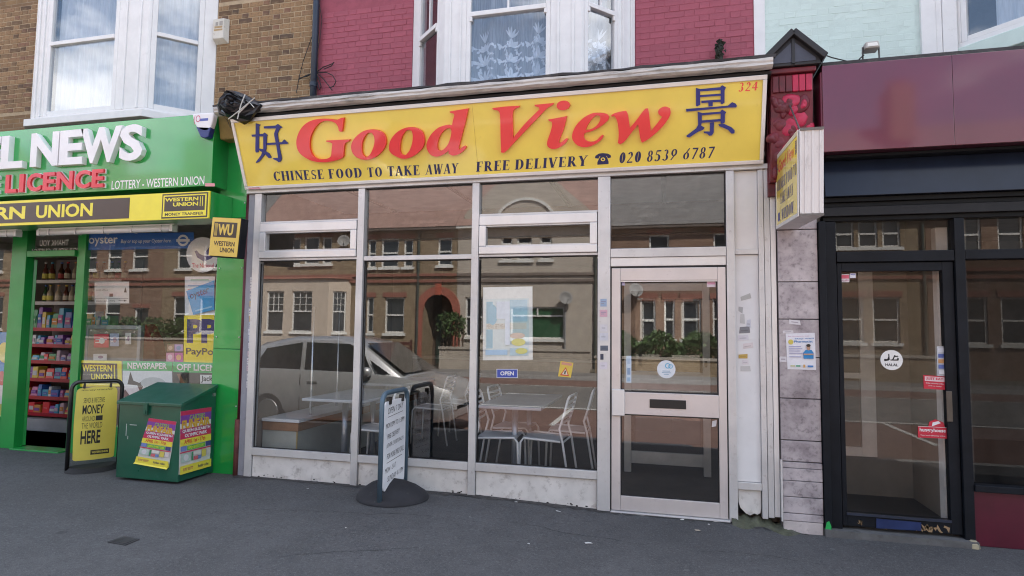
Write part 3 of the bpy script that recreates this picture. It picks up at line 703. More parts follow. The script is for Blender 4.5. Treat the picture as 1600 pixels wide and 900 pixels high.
letter('G', 460, 160, 8.18, [(662, 190), (650, 300), (640, 368), (620, 370), (600, 355), (590, 310), (560, 265), (510, 240), (430, 232), (350, 262), (290, 330), (245, 420), (228, 520), (238, 610), (275, 680), (340, 715), (420, 718), (480, 698), (500, 670), (508, 600), (518, 520), (490, 506), (440, 496), (438, 482), (520, 478), (620, 474), (735, 468), (725, 490), (690, 510), (672, 530), (660, 620), (650, 695), (560, 735), (430, 758), (300, 750), (200, 715), (110, 650), (70, 580), (60, 500), (75, 420), (120, 330), (190, 260), (280, 220), (400, 205), (500, 210), (570, 218), (600, 210), (630, 195)])
letter('o', 460, 160, 8.18, [(755, 580), (770, 500), (830, 420), (930, 355), (1050, 342), (1150, 375), (1195, 450), (1190, 550), (1130, 640), (1050, 700), (950, 728), (860, 712), (790, 665)], [(890, 600), (900, 500), (935, 420), (975, 385), (1020, 385), (1045, 430), (1050, 510), (1025, 600), (985, 670), (940, 695), (905, 665)])
letter('o', 600, 150, 8.18, [(90, 650), (110, 560), (190, 460), (310, 400), (430, 400), (510, 450), (540, 540), (525, 640), (460, 720), (360, 780), (260, 795), (150, 750), (105, 710)], [(230, 650), (245, 550), (285, 465), (330, 432), (380, 440), (392, 500), (385, 590), (350, 690), (300, 752), (255, 740), (232, 700)])
letter('d', 600, 150, 8.18, [(860, 195), (980, 175), (1098, 155), (1060, 330), (1020, 480), (985, 620), (975, 660), (985, 680), (1020, 650), (1050, 630), (1072, 640), (1050, 680), (980, 735), (900, 755), (850, 730), (845, 690), (790, 735), (700, 768), (620, 745), (570, 660), (575, 580), (630, 480), (720, 400), (830, 365), (890, 372), (905, 300), (920, 240), (905, 220), (870, 212)], [(705, 640), (715, 560), (760, 470), (820, 415), (868, 405), (882, 440), (872, 520), (840, 610), (790, 670), (745, 692), (715, 680)])
letter('V', 760, 140, 8.18, [(90, 235), (250, 215), (440, 205), (430, 225), (380, 245), (355, 280), (352, 400), (358, 610), (500, 440), (690, 250), (685, 225), (640, 210), (625, 192), (740, 182), (875, 168), (860, 192), (790, 235), (640, 390), (400, 640), (250, 795), (205, 798), (198, 600), (190, 320), (170, 270), (110, 255)])
letter('i', 760, 140, 8.18, [(800, 378), (920, 358), (1040, 335), (1000, 500), (945, 640), (940, 672), (965, 670), (1030, 618), (1055, 625), (1020, 680), (930, 740), (850, 752), (795, 720), (790, 660), (830, 540), (852, 450), (850, 410), (810, 395)])
letter('dot', 760, 140, 8.18, [(993+84*math.cos(a*math.pi/6)+10*math.sin(a*math.pi/6), 200+60*math.sin(a*math.pi/6)-12*math.cos(a*math.pi/6)) for a in range(12)], name='letter_dot')
letter('e', 880, 130, 7.5, [(545, 390), (530, 430), (450, 500), (350, 555), (265, 580), (250, 610), (265, 655), (320, 680), (390, 668), (440, 620), (465, 600), (482, 610), (450, 660), (370, 715), (270, 745), (180, 725), (120, 660), (115, 590), (160, 490), (250, 400), (350, 350), (450, 345), (520, 360)], [(270, 545), (300, 480), (350, 410), (400, 375), (440, 385), (438, 430), (400, 490), (330, 535)])
letter('w', 880, 130, 7.5, [(565, 375), (600, 352), (680, 330), (740, 322), (760, 360), (775, 450), (785, 520), (860, 430), (960, 300), (995, 292), (1005, 340), (1030, 555), (1100, 470), (1160, 390), (1120, 360), (1115, 320), (1150, 285), (1200, 272), (1250, 290), (1258, 350), (1220, 430), (1130, 540), (1000, 650), (925, 692), (905, 640), (880, 480), (800, 580), (720, 680), (670, 712), (645, 695), (655, 600), (645, 480), (625, 410), (600, 380), (575, 390)])
def strokes(ox, oy, s, polys):
    mb = MB()
    for k, p in enumerate(polys):
        q = loop(p, ox, oy, s); mb.hexa([SF.at(a, b, .0205) for a, b in q], [SF.at(a, b, .028+.0007*k) for a, b in q])
    return mb.build('chinese_character', BLUE, sign)
strokes(1060, 120, 9, [[(245, 155), (300, 170), (305, 390), (265, 415), (245, 405)], [(300, 172), (595, 145), (595, 185), (300, 205)], [(590, 135), (615, 118), (665, 150), (645, 190), (645, 360), (610, 385), (590, 375)], [(303, 255), (593, 235), (593, 265), (303, 285)], [(320, 335), (593, 318), (593, 350), (320, 368)], [(418, 355), (480, 350), (478, 410), (420, 415)],
    [(105, 450), (690, 405), (750, 355), (800, 375), (820, 410), (800, 430), (700, 430), (110, 488)], [(268, 488), (325, 505), (328, 640), (315, 680), (275, 670)], [(320, 508), (593, 488), (593, 515), (320, 540)], [(590, 475), (615, 460), (668, 495), (650, 520), (648, 640), (610, 660), (590, 650)], [(325, 610), (593, 590), (593, 622), (325, 645)],
    [(440, 640), (497, 635), (492, 780), (465, 820), (430, 825), (400, 795), (355, 785), (355, 765), (440, 765)], [(275, 670), (315, 680), (365, 710), (345, 740), (270, 770), (150, 850), (115, 840), (110, 825), (250, 720)], [(558, 665), (640, 660), (740, 705), (785, 750), (780, 790), (740, 795), (690, 740), (570, 690)]])
strokes(390, 185, 12, [[(148, 90), (235, 115), (210, 150), (205, 560), (195, 630), (150, 635), (140, 600)], [(68, 300), (150, 295), (280, 285), (310, 262), (370, 310), (350, 330), (80, 340)], [(290, 330), (355, 330), (345, 560), (310, 680), (220, 800), (160, 830), (150, 815), (250, 680), (290, 570)], [(205, 560), (270, 570), (400, 650), (438, 720), (430, 740), (390, 735), (310, 650), (210, 590)],
    [(300, 145), (520, 130), (560, 102), (645, 165), (600, 185), (305, 185)], [(535, 170), (600, 185), (555, 280), (560, 320), (500, 330), (495, 280)], [(500, 320), (560, 315), (590, 520), (635, 740), (620, 795), (580, 815), (550, 790), (475, 755), (480, 738), (570, 735), (540, 520)], [(365, 455), (640, 440), (680, 392), (755, 460), (740, 472), (370, 495)]])

# ---- small roman lettering: thick and thin strokes with serifs, drawn as strips
TK, TN = .24, .085
def _ser(g, x, y, w_=.20): g.append(('l', (x-w_, y), (x+w_, y), .05))
def _stem(g, x, y0=0, y1=1, w_=TK, ser=(1, 1)):
    g.append(('v', (x, y0), (x, y1), w_))
    if ser[0]: g.append(('l', (x-.19, .025), (x+.19, .025), .05))
    if ser[1]: g.append(('l', (x-.19, .975), (x+.19, .975), .05))
def _ring(g, cx, cy, rx, ry, a0=0, a1=360, tk=TK, tn=.06): g.append(('a', cx, cy, rx, ry, a0, a1, tk, tn))
def glyphs():
    G = {}
    def new(c, w_): G[c] = (w_, []); return G[c][1]
    g = new('H', .92); _stem(g, .2); _stem(g, .72); g.append(('l', (.2, .5), (.72, .5), .06))
    g = new('I', .44); _stem(g, .22)
    g = new('N', .90); _stem(g, .17, w_=TN); g.append(('v', (.2, .97), (.74, .02), TK)); _stem(g, .74, w_=TN, ser=(0, 1))
    g = new('E', .74); _stem(g, .2); g += [('l', (.2, .03), (.64, .03), .06), ('l', (.2, .97), (.62, .97), .06), ('l', (.2, .51), (.48, .51), .06), ('v', (.62, .0), (.66, .24), .05), ('v', (.60, .78), (.60, 1), .05), ('v', (.47, .40), (.47, .62), .05)]
    g = new('F', .70); _stem(g, .2); g += [('l', (.2, .97), (.62, .97), .06), ('l', (.2, .50), (.48, .50), .06), ('v', (.60, .76), (.60, 1), .05), ('v', (.47, .40), (.47, .60), .05)]
    g = new('L', .72); _stem(g, .2); g += [('l', (.2, .03), (.62, .03), .06), ('v', (.60, .0), (.64, .26), .05)]
    g = new('T', .76); _stem(g, .37, ser=(1, 0)); g += [('l', (.04, .97), (.70, .97), .06), ('v', (.06, .76), (.06, 1), .05), ('v', (.68, .76), (.68, 1), .05)]
    g = new('O', .90); _ring(g, .44, .5, .38, .5)
    g = new('0', .62); _ring(g, .30, .5, .26, .5)
    g = new('C', .84); _ring(g, .44, .5, .38, .5, 40, 322); g.append(('v', (.74, .68), (.76, .98), .06))
    g = new('D', .90); _stem(g, .2); g += [('l', (.2, .97), (.44, .97), .06), ('l', (.2, .03), (.44, .03), .06)]; _ring(g, .40, .5, .40, .5, -90, 90)
    g = new('S', .64); g.append(('a', .31, .735, .22, .25, 30, 215, .11, .08)); g.append(('v', (.14, .62), (.50, .37), TK)); g.append(('a', .31, .255, .23, .25, -150, 40, .11, .08)); g += [('v', (.50, .72), (.53, .98), .05), ('v', (.09, .02), (.11, .30), .05)]
    g = new('A', .90); g += [('v', (.40, 1), (.12, 0), TN), ('v', (.42, 1), (.72, 0), TK), ('l', (.22, .34), (.60, .34), .05), ('l', (.0, .025), (.26, .025), .05), ('l', (.54, .025), (.88, .025), .05)]
    g = new('V', .88); g += [('v', (.16, 1), (.44, 0), TK), ('v', (.72, 1), (.46, 0), TN), ('l', (.0, .975), (.32, .975), .05), ('l', (.58, .975), (.86, .975), .05)]
    g = new('W', 1.22); g += [('v', (.16, 1), (.38, 0), TK), ('v', (.62, 1), (.40, 0), TN), ('v', (.58, 1), (.80, 0), TK), ('v', (1.06, 1), (.84, 0), TN), ('l', (.0, .975), (.32, .975), .05), ('l', (.46, .975), (.74, .975), .05), ('l', (.94, .975), (1.2, .975), .05)]
    g = new('Y', .86); g += [('v', (.16, 1), (.42, .46), TK), ('v', (.72, 1), (.45, .48), TN), ('v', (.42, 0), (.42, .50), TK), ('l', (.0, .975), (.32, .975), .05), ('l', (.58, .975), (.84, .975), .05), ('l', (.24, .025), (.62, .025), .05)]
    g = new('K', .92); _stem(g, .2); g += [('v', (.70, .98), (.28, .48), TN), ('v', (.38, .58), (.74, .0), TK), ('l', (.55, .025), (.92, .025), .05), ('l', (.54, .975), (.84, .975), .05)]
    g = new('R', .88); _stem(g, .2); g += [('l', (.2, .97), (.40, .97), .06), ('l', (.2, .50), (.40, .50), .06)]; _ring(g, .38, .735, .26, .265, -90, 90, .18); g += [('v', (.40, .5), (.70, .0), TK), ('l', (.60, .025), (.88, .025), .05)]
    g = new('2', .62); g.append(('a', .29, .72, .22, .28, -20, 165, .17, .07)); g += [('v', (.46, .62), (.08, .06), .10), ('l', (.06, .06), (.54, .06), .12)]
    g = new('3', .62); g.append(('a', .27, .76, .20, .24, -80, 150, .15, .07)); g.append(('a', .25, .28, .26, .28, -150, 80, .18, .07))
    g = new('4', .62); g += [('v', (.40, 1), (.40, 0), .17), ('v', (.40, 1), (.04, .34), .07), ('l', (.04, .32), (.58, .32), .11)]
    g = new('5', .62); g.append(('a', .25, .31, .27, .32, -150, 105, .18, .07)); g += [('l', (.16, .93), (.52, .93), .13), ('v', (.16, .95), (.12, .55), .07)]
    g = new('6', .62); _ring(g, .30, .32, .25, .32, tk=.16); g.append(('v', (.12, .35), (.50, .98), .11))
    g = new('7', .62); g += [('l', (.08, .93), (.54, .93), .13), ('v', (.50, .92), (.22, 0), .13)]
    g = new('8', .62); _ring(g, .30, .74, .20, .26, tk=.14); _ring(g, .30, .27, .24, .28, tk=.16)
    g = new('9', .62); _ring(g, .30, .68, .25, .32, tk=.16); g.append(('v', (.48, .66), (.10, .02), .11))
    return G
GLY = glyphs()
def roman(fr, s, a, b, ha, hb, m, parent, base=.0205, shear=0., sp=.06, name='lettering'):
    """s set from baseline point a to baseline point b (frame coordinates), cap height ha at the left and hb at the right"""
    wd = sum((GLY[c][0]+sp) if c != ' ' else .38 for c in s) - sp
    mb = MB(); x = 0.; kk = 0
    def tr(u, v, z): 
        t = u/wd; h = ha+(hb-ha)*t; return fr.at(a[0]+(b[0]-a[0])*t + shear*v*h, a[1]+(b[1]-a[1])*t + v*h, z)
    for c in s:
        if c == ' ': x += .38; continue
        for st in GLY[c][1]:
            kk += 1; z = base + .0004 + .00004*(kk % 12)
            if st[0] == 'a':
                _, cx, cy, rx, ry, a0, a1, tk, tn = st; n = max(6, int(abs(a1-a0)/15)); po, pi_ = [], []
                for i in range(n+1):
                    t = math.radians(a0+(a1-a0)*i/n); co, si = math.cos(t), math.sin(t)
                    po.append((x+cx+rx*co, cy+ry*si)); pi_.append((x+cx+(rx-tk)*co, cy+(ry-tn)*si))
                for i in range(n): mb.add([tr(*po[i], z), tr(*po[i+1], z), tr(*pi_[i+1], z), tr(*pi_[i], z)], [(0, 1, 2, 3)])
            else:
                _, p, q, w_ = st
                if st[0] == 'l': pts = [(p[0], p[1]-w_/2), (q[0], q[1]-w_/2), (q[0], q[1]+w_/2), (p[0], p[1]+w_/2)]
                else: pts = [(p[0]-w_/2, p[1]), (q[0]-w_/2, q[1]), (q[0]+w_/2, q[1]), (p[0]+w_/2, p[1])]
                mb.add([tr(x+u, v, z) for u, v in pts], [(0, 1, 2, 3)])
        x += GLY[c][0]+sp
    return stuff(mb.build(name, m, parent))
def hpx(px, y0, y1): return SF.pix(px, y0)[1]-SF.pix(px, y1)[1]
roman(SF, 'CHINESE FOOD', SF.pix(430, 282.5), SF.pix(569, 276.5), hpx(430, 267.5, 282.5), hpx(569, 261.5, 276.5), NAVY, sign, shear=.03)
roman(SF, 'TO', SF.pix(576, 276.5), SF.pix(600, 275.3), hpx(576, 261, 276), hpx(600, 260, 275), NAVY, sign, shear=.06)
roman(SF, 'TAKE', SF.pix(607, 275), SF.pix(658, 273), hpx(607, 259.5, 275), hpx(658, 257.5, 273), NAVY, sign, shear=.10)
roman(SF, 'AWAY', SF.pix(666, 272.5), SF.pix(717, 270), hpx(666, 257, 272.5), hpx(717, 254.5, 270), NAVY, sign, shear=.18)
roman(SF, 'FREE DELIVERY', SF.pix(744.5, 268), SF.pix(918, 258.5), hpx(745, 252.5, 268), hpx(918, 242.5, 258.5), NAVY, sign, shear=.16)
roman(SF, '020 8539 6787', SF.pix(966.5, 255), SF.pix(1115, 246), hpx(967, 238, 255), hpx(1115, 228.5, 246), NAVY, sign, shear=.16)
roman(SF, '324', SF.pix(1152.5, 143.5), SF.pix(1183, 141), hpx(1152, 129.5, 143.5), hpx(1183, 127.5, 141), RED, sign, shear=.12)
def phpoly(pts): return [SF.pix(730+a/4, 215+b/4) for a, b in pts]
ph = MB()
for k, p in enumerate([[(800, 127), (803, 112), (825, 98), (850, 95), (880, 98), (898, 108), (901, 122), (880, 128), (874, 114), (828, 116), (822, 130)], [(826, 128), (834, 116), (870, 114), (876, 124), (885, 148), (885, 163), (815, 168), (815, 152)]]):
    q = phpoly(p); ph.hexa([SF.at(a, b, .0203) for a, b in q], [SF.at(a, b, .0211+.0002*k) for a, b in q])
ph.build('telephone_symbol', NAVY, sign)
dl = [SF.pix(730+(850+14*math.cos(i*.52))/4, 215+(134+12*math.sin(i*.52))/4) for i in range(12)]
slab(SF, dl, .0004, .0214).build('symbol_dial', YEL, sign)
dl = [SF.pix(730+(850+7*math.cos(i*.52))/4, 215+(134+6*math.sin(i*.52))/4) for i in range(12)]
slab(SF, dl, .0004, .0219).build('symbol_dial', NAVY, sign)
# little maker's label under the sign corner
poster('maker_label', 'tiny pink label under the corner of the yellow sign', 'label', Fr((0, -.0855, 0)), prect(Fr((0, -.0855, 0)), 388, 291, 407, 295.5), (.62, .30, .34), [('r', .08, .3, .92, .7, (.35, .08, .1))])

# ================================================================== projecting sign over the pilaster
pj = thing('projecting_sign', 'white boxed projecting sign with yellow lettered side above the marble pilaster', 'sign')
CAS = mat((.72, .71, .70), .5, var=.06, dirt=.28, dirtc=(.06, .055, .05), dscale=7, stretch=(1, 1, .35))
xa = P(1213.7, 300, -.10).x
far_t, far_b = PX(1213.7, 244.4, xa), PX(1213.7, 358.4, xa); near_t, near_b = PX(1248.6, 200.5, xa), PX(1248.6, 338, xa)
xw = P(1290, 270, near_t.y).x - xa
def off(v, dx=0, dz=0): return Vector((v.x+dx, v.y, v.z+dz))
body = MB(); body.hexa([off(far_b, .004), off(near_b, .004), off(near_b, xw-.004), off(far_b, xw-.004)], [off(far_t, .004), off(near_t, .004), off(near_t, xw-.004), off(far_t, xw-.004)])
body.build('casing', CAS, pj, .004)
JF = Fr(far_b, near_b-far_b, far_t-far_b); jl = (near_b-far_b).length; jh = (far_t-far_b).dot(JF.v)
for q in ((0, jl, 0, .025), (0, jl, jh-.03, jh)): rect(JF, *q, .006, ALU2, pj, .0005, 'trim')
for q in ((0, .02), (jl-.022, jl)): rect(JF, *q, .0255, jh-.0305, .006, ALU2, pj, .0005, 'trim')
rect(JF, .021, jl-.023, .026, jh-.031, .003, YEL, pj, .0005, 'panel')
EF = Fr(near_b, (1, 0, 0), near_t-near_b); eh = (near_t-near_b).length
for u in (0.004, xw*.22, xw*.50, xw*.80): rect(EF, u, u+.010, .02, eh-.02, .006, CAS, pj, .001, 'rib', .002)
for q in ((0.004, xw-.004, 0, .016), (0.004, xw-.004, eh-.016, eh)): rect(EF, *q, .009, mat((.16, .15, .14), .7, dirt=.5), pj, .001, 'end_trim')
roman(JF, 'OO', (.16*jl, .80*jh), (.40*jl, .80*jh), .10, .10, RED, pj, .0036) if False else None
text(JF, 'Good View', .14*jl, .86*jl, .735*jh, .90*jh, RED, pj, .0042, bold=.02, shear=.25)
text(JF, '好', .05*jl, .125*jl, .72*jh, .88*jh, BLUE, pj, .0042, bold=.01)
text(JF, '景', .88*jl, .955*jl, .74*jh, .90*jh, BLUE, pj, .0042, bold=.01)
for s_, a, b, c_, d in (('CHINESE FOOD TO', .06, .94, .50, .64), ('TAKE AWAY', .22, .80, .30, .44), ('WINDOW', .28, .82, .08, .22)):
    if all(ch in GLY or ch == ' ' for ch in s_): roman(JF, s_, (a*jl, c_*jh), (b*jl, c_*jh), (d-c_)*jh, (d-c_)*jh, BLUE, pj, .0036)
rect(JF, .10*jl, .20*jl, .09*jh, .20*jh, .0006, BLUE, pj, .0036, 'telephone_symbol')
hk = MB(); hk.tube([(xa+xw*.55, near_t.y+.25, near_t.z-.01), (xa+xw*.5, -.12, near_t.z+.52)], .006); hk.build('stay_rod', mat((.10, .09, .09), .6, metal=.5), pj)
hk = MB(); hk.bar((xa+xw*.5, far_b.y-.001, far_b.z+.2), (xa+xw*.5, -.03, far_b.z+.2), .05, .05); hk.build('bracket', mat((.15, .14, .14), .6), pj)

# ================================================================== pilaster of grey marble tiles with carved corbel
pil = thing('pilaster', 'grey marble tiled pilaster with carved red corbel between the two shopfronts', 'pilaster')
def marble():
    m, n, b, l = _new('grey_marble'); t = _noise(n, 5.5, 10, .68); t2 = _noise(n, 22, 6, .7); oi = n.nodes.new('ShaderNodeObjectInfo')
    col = _mix(n, _ramp(n, t.outputs[0], .36, .66), (.50, .455, .465), (.235, .205, .22))
    f = n.nodes.new('ShaderNodeMath'); f.operation = 'MULTIPLY'; l(_ramp(n, t2.outputs[0], .55, .72), f.inputs[0]); f.inputs[1].default_value = .7
    col = _mix(n, f.outputs[0], col, (.11, .095, .105))
    mr = n.nodes.new('ShaderNodeMapRange'); mr.inputs[3].default_value = .88; mr.inputs[4].default_value = 1.1; l(oi.outputs['Random'], mr.inputs[0])
    hs = n.nodes.new('ShaderNodeHueSaturation'); l(col, hs.inputs['Color']); l(mr.outputs[0], hs.inputs['Value']); l(hs.outputs[0], b.inputs['Base Color']); b.inputs['Roughness'].default_value = .38; return m
MARB = marble()
box('core', .862, 1.152, -.03, .6, .0, 3.45, mat((.10, .09, .09), .9), pil)
rows = [2.60, 2.335, 1.925, 1.635, 1.342, 1.027, .710, .560, .549]
tiles = [(2.336, 2.60), (1.927, 2.333), (1.637, 1.924), (1.344, 1.634), (1.029, 1.341), (.712, 1.026), (.552, .709)]
for a, b in tiles: box('tile', .866, 1.150, -.052, -.031, a+.002, b-.002, MARB, pil, .003)
low = [(.505, .549), (.410, .503), (.290, .408), (.168, .288), (.110, .166)]
for i, (a, b) in enumerate([(.549-.0, .549)] + low[1:]):
    if b-a > .01: box('tile', .872, 1.150, -.062, -.033, a+.0015, b-.0015, MARB, pil, .003)
box('tile', .872, 1.150, -.062, -.033, .505, .547, MARB, pil, .003); box('tile', .872, 1.148, -.060, -.033, .018, .108, mat((.52, .47, .46), .6, var=.2, dirt=.5, dirtc=(.15, .13, .13), dscale=18), pil, .004)
box('edge_trim', .858, .871, -.066, -.03, .10, .56, ALU2, pil, .002)
CORB = mat((.13, .012, .022), .5, var=.35, scale=5, dirt=.5, dirtc=(.03, .012, .014), dscale=7, bump=.4, bscale=30); PINKL = mat((.42, .016, .062), .45, var=.2, scale=8, dirt=.25, dirtc=(.15, .01, .03))
CB = mat((.015, .014, .016), .5, var=.3, dirt=.3, dirtc=(.05, .04, .04))
box('corbel_neck', .872, 1.145, -.10, .1, 2.602, 2.78, CORB, pil, .01)
c = MB(); pr = [(-.12, 2.70), (-.14, 2.80), (-.18, 2.95), (-.21, 3.14), (-.235, 3.36), (-.245, 3.505)]
for y, z in pr: c.v += [(.805, y, z), (1.105, y, z), (1.105, .1, z), (.805, .1, z)]
for i in range(len(pr)-1):
    for j in range(4): c.f.append((i*4+j, i*4+(j+1) % 4, i*4+4+(j+1) % 4, i*4+4+j))
c.f += [(3, 2, 1, 0), tuple(range(4*len(pr)-4, 4*len(pr)))]
scroll = c.build('corbel_scroll', CORB, pil, .01)
def blob(cx, cz, rx, rz, ry, m, ang=0., nm='carved_leaf', heart=False):
    cx -= .052; cz = 2.76+(cz-2.76)*1.12; Yc = -.125-.125*min(1, max(0, (cz-2.72)/.7)); ry *= .62; rx *= 1.2; rz *= 1.2; mb = MB(); n1, n2 = 9, 14; ca, sa = math.cos(ang), math.sin(ang)
    for i in range(n1+1):
        ph = math.pi/2*i/n1
        for j in range(n2):
            th = 2*math.pi*j/n2; r_ = math.cos(ph); e_ = 1-.25*abs(math.sin(th))*(math.cos(th) > 0) if heart else 1+.10*math.cos(3*th)
            a = rx*r_*math.cos(th)*e_; b = rz*r_*math.sin(th)*e_
            mb.v.append((cx+a*ca-b*sa, Yc+.01-ry*math.sin(ph)*(1-.18*math.exp(-(b/rz*4)**2)), cz+a*sa+b*ca))
    for i in range(n1):
        for j in range(n2): mb.f.append((i*n2+j, i*n2+(j+1) % n2, (i+1)*n2+(j+1) % n2, (i+1)*n2+j))
    mb.build(nm, m, scroll, smooth=True)
for cx, cz, rx, rz, m, a in ((1.0, 3.24, .062, .055, PINKL, .2), (1.085, 3.22, .04, .07, CORB, -.3), (1.065, 3.13, .050, .060, PINKL, .5), (.995, 3.08, .055, .070, PINKL, -.2), (1.07, 3.02, .045, .055, PINKL, .1), (1.0, 2.95, .055, .075, PINKL, -.5), (.925, 3.10, .045, .05, CORB, .2), (.92, 3.22, .042, .05, CORB, 0), (.92, 2.98, .045, .05, CORB, .1), (.93, 2.88, .05, .05, CORB, .4), (1.06, 2.90, .05, .05, CORB, -.2), (.99, 2.83, .05, .04, CORB, 0), (1.09, 2.84, .035, .045, CORB, 0)):
    blob(cx, cz, rx, rz, .055, m, a)
rq = random.Random(17)
for k in range(26):
    cx, cz = rq.uniform(.87, 1.15), rq.uniform(2.76, 3.28); blob(cx, cz, rq.uniform(.02, .042), rq.uniform(.025, .055), rq.uniform(.04, .075), PINKL if cx > .99 and cz > 2.95 and rq.random() < .75 else CORB, rq.uniform(-1.2, 1.2))
for i in range(6): box('corbel_rib', .815+i*.047, .858+i*.047, -.256, -.2, 3.365, 3.495, PINKL if i > 2 else CORB, scroll, .006)
box('corbel_band', .79, 1.12, -.275, .1, 3.506, 3.546, CORB, pil, .008)
# pediment: small gabled cap
pd = MB(); Y0, Y1 = -.30, .12
tri = [(.765, 3.548), (1.145, 3.548), (1.145, 3.60), (.955, 3.79), (.765, 3.60)]
pd.hexa([(a, Y0, b) for a, b in tri], [(a, Y1, b) for a, b in tri]); ped = pd.build('pediment', CB, pil, .006)
inner = [(.800, 3.572), (1.110, 3.572), (1.110, 3.595), (.955, 3.735), (.800, 3.595)]
slab(FACE(-.302), inner, .004, -.001).build('pediment_face', mat((.055, .06, .085), .45, var=.2), ped)
for p, q in (((.735, 3.588), (.955, 3.805)), ((.955, 3.805), (1.175, 3.588))):
    b_ = MB(); b_.bar((p[0], (Y0+Y1)/2-.02, p[1]), (q[0], (Y0+Y1)/2-.02, q[1]), Y1-Y0+.05, .045, up=(0, 0, 1)); b_.build('raking_moulding', CB, ped, .006)
b_ = MB(); b_.bar((.955, -.308, 3.56), (.955, -.308, 3.75), .022, .012, up=(0, 1, 0)); b_.build('centre_rib', CB, ped)
sg = MB(); sg.box(.80, .866, -.07, .05, 2.6, 3.43); sg.build('corbel_side', CORB, pil)
# ================================================================== newsagent shopfront
GRN = mat((.016, .31, .058), .22, var=.10, scale=2, coat=.8, dirt=.16, dirtc=(.03, .17, .055), dscale=5)
GRN2 = mat((.014, .27, .052), .30, var=.12, scale=3, coat=.3, dirt=.14, dirtc=(.02, .14, .05))
ZN = .10
nfront = thing('green_shopfront', 'green framed newsagent shopfront with open doorway and poster window', 'shopfront')
YW = .35
FW = FACE(YW)
# pillar cladding: glossy green sheet panels with rivets
pl = MB(); pl.box(-4.40, -3.996, 0, .34, ZN-.02, 2.33); box('pillar_panel', -4.335, -3.996, 0, .34, ZN-.02, 1.30, GRN, nfront, .004)
box('pillar_panel', -4.335, -3.996, .002, .34, 1.304, 2.60, GRN, nfront, .004); box('pillar_panel', -4.335, -3.996, -.002, .34, 2.604, 3.53, GRN, nfront, .004)
riv = mat((.6, .65, .6), .35, metal=.6)
for z in (.75, 1.42, 2.1, 2.48, 2.75, 2.96, 3.2):
    for x_ in (-4.30, -4.04): MB().lathe((x_, -.003, z), [(.008, 0), (.007, .003), (.003, .005)], 8, (0, -1, 0)).build('rivet', riv, nfront)
def nm(x0, x1, z0, z1, y0=YW-.05, y1=YW+.05, m=GRN2, name='frame_member'): return box(name, x0, x1, y0, y1, z0, z1, m, nfront, .004)
nm(-4.615, -4.34, ZN, 2.66, YW-.02, YW+.04); nm(-6.49, -6.375, ZN, 2.66, YW-.02); nm(-7.42, -7.20, ZN, 2.66); nm(-7.195, -6.495, 2.30, 2.37); nm(-11.0, -4.34, 2.665, 2.85, YW-.06, YW+.06)
nm(-7.195, -6.495, ZN-.01, ZN+.015, YW-.1, YW+.1, name='threshold'); nm(-6.372, -4.62, ZN, .42, name='stall_riser'); nm(-11, -7.425, ZN, .45, name='stall_riser')
NG = glass(1.85, (.96, .97, .96), .10, 1.1)
pane(-6.38, -4.61, .41, 2.67, nfront, NG, YW+.01); pane(-7.2, -6.49, 2.365, 2.67, nfront, NG, YW+.01); pane(-11, -7.41, .44, 2.67, nfront, NG, YW+.01)
# the open door leaf, swung in
dl_ = MB(); dl_.bar((-7.20, YW+.06, 1.2), (-7.95, YW+.46, 1.2), .045, 2.16); lf = dl_.build('door_leaf', GRN2, nfront, .004)
MB().tube([(-7.80, YW+.42, .95), (-7.79, YW+.37, .95), (-7.79, YW+.37, 1.25), (-7.80, YW+.42, 1.25)], .012).build('door_handle', ALU2, lf)
# inside
nin = MB(); nin.box(-11, -4.35, 4.0, 4.1, .05, 2.85).box(-4.42, -4.34, .42, 4.0, .05, 2.85)
nin.build('inside_wall', mat((.18, .17, .16), .9), nfront); box('inside_ceiling', -11, -4.41, .42, 4.0, 2.855, 2.88, mat((.5, .5, .48), .9), nfront); box('inside_floor', -11, -4.41, .46, 4.0, .06, ZN, mat((.28, .27, .26), .6, var=.2), nfront)
box('roof_edge', -11, -4.0, -.15, 2.0, 3.50, 3.56, LEAD, news)
# ------------------------------------------------------------------ fascia
fas = thing('newsagent_sign', 'glossy green newsagent fascia with raised white and red letters', 'sign')
FF_ = Fr((0, -.20, 0)); fz0, fz1, fx1 = 2.885, 3.605, -4.255
rect(FF_, -11, fx1, fz0, fz1, .02, GRN, fas, 0, 'panel', .003); box('casing', -11, fx1-.002, -.199, .3, fz0+.003, fz1-.003, GRN2, fas)
WL = mat((.80, .79, .80), .4, var=.05, coat=.3, dirt=.08, dirtc=(.5, .5, .5)); LRED = mat((.70, .028, .055), .35, var=.06, coat=.4); LSIDE = mat((.20, .20, .21), .5)
def fl(s, x0, x1, yb0, yt0, yb1, yt1, m, depth, base=.02, bold=.035):
    """one raised fascia letter: left and right pixel columns with bottom/top rows at each side"""
    a0, b0 = FF_.pix(x0, yb0); a1, b1 = FF_.pix(x1, yb1); _, t0 = FF_.pix(x0, yt0); _, t1_ = FF_.pix(x1, yt1)
    return text(FF_, s, a0, a1, b0, t0, m, fas, base, bold=bold, depth=depth, name='letter', v0b=b1, v1b=t1_)
def rowline(x, xa, ya, xb, yb): return ya+(yb-ya)*(x-xa)/(xb-xa)
for s, x0, x1 in (('V', -62, -22), ('E', -24, 10), ('L', 11, 45), ('N', 57, 100), ('E', 102, 138), ('W', 134, 198), ('S', 195, 231)):
    yb = [rowline(x, 57, 264, 232, 253) for x in (x0, x1)]; yt = [rowline(x, 57, 212.5, 232, 196.5) for x in (x0, x1)]
    fl(s, x0, x1, yb[0], yt[0], yb[1], yt[1], WL, .055)
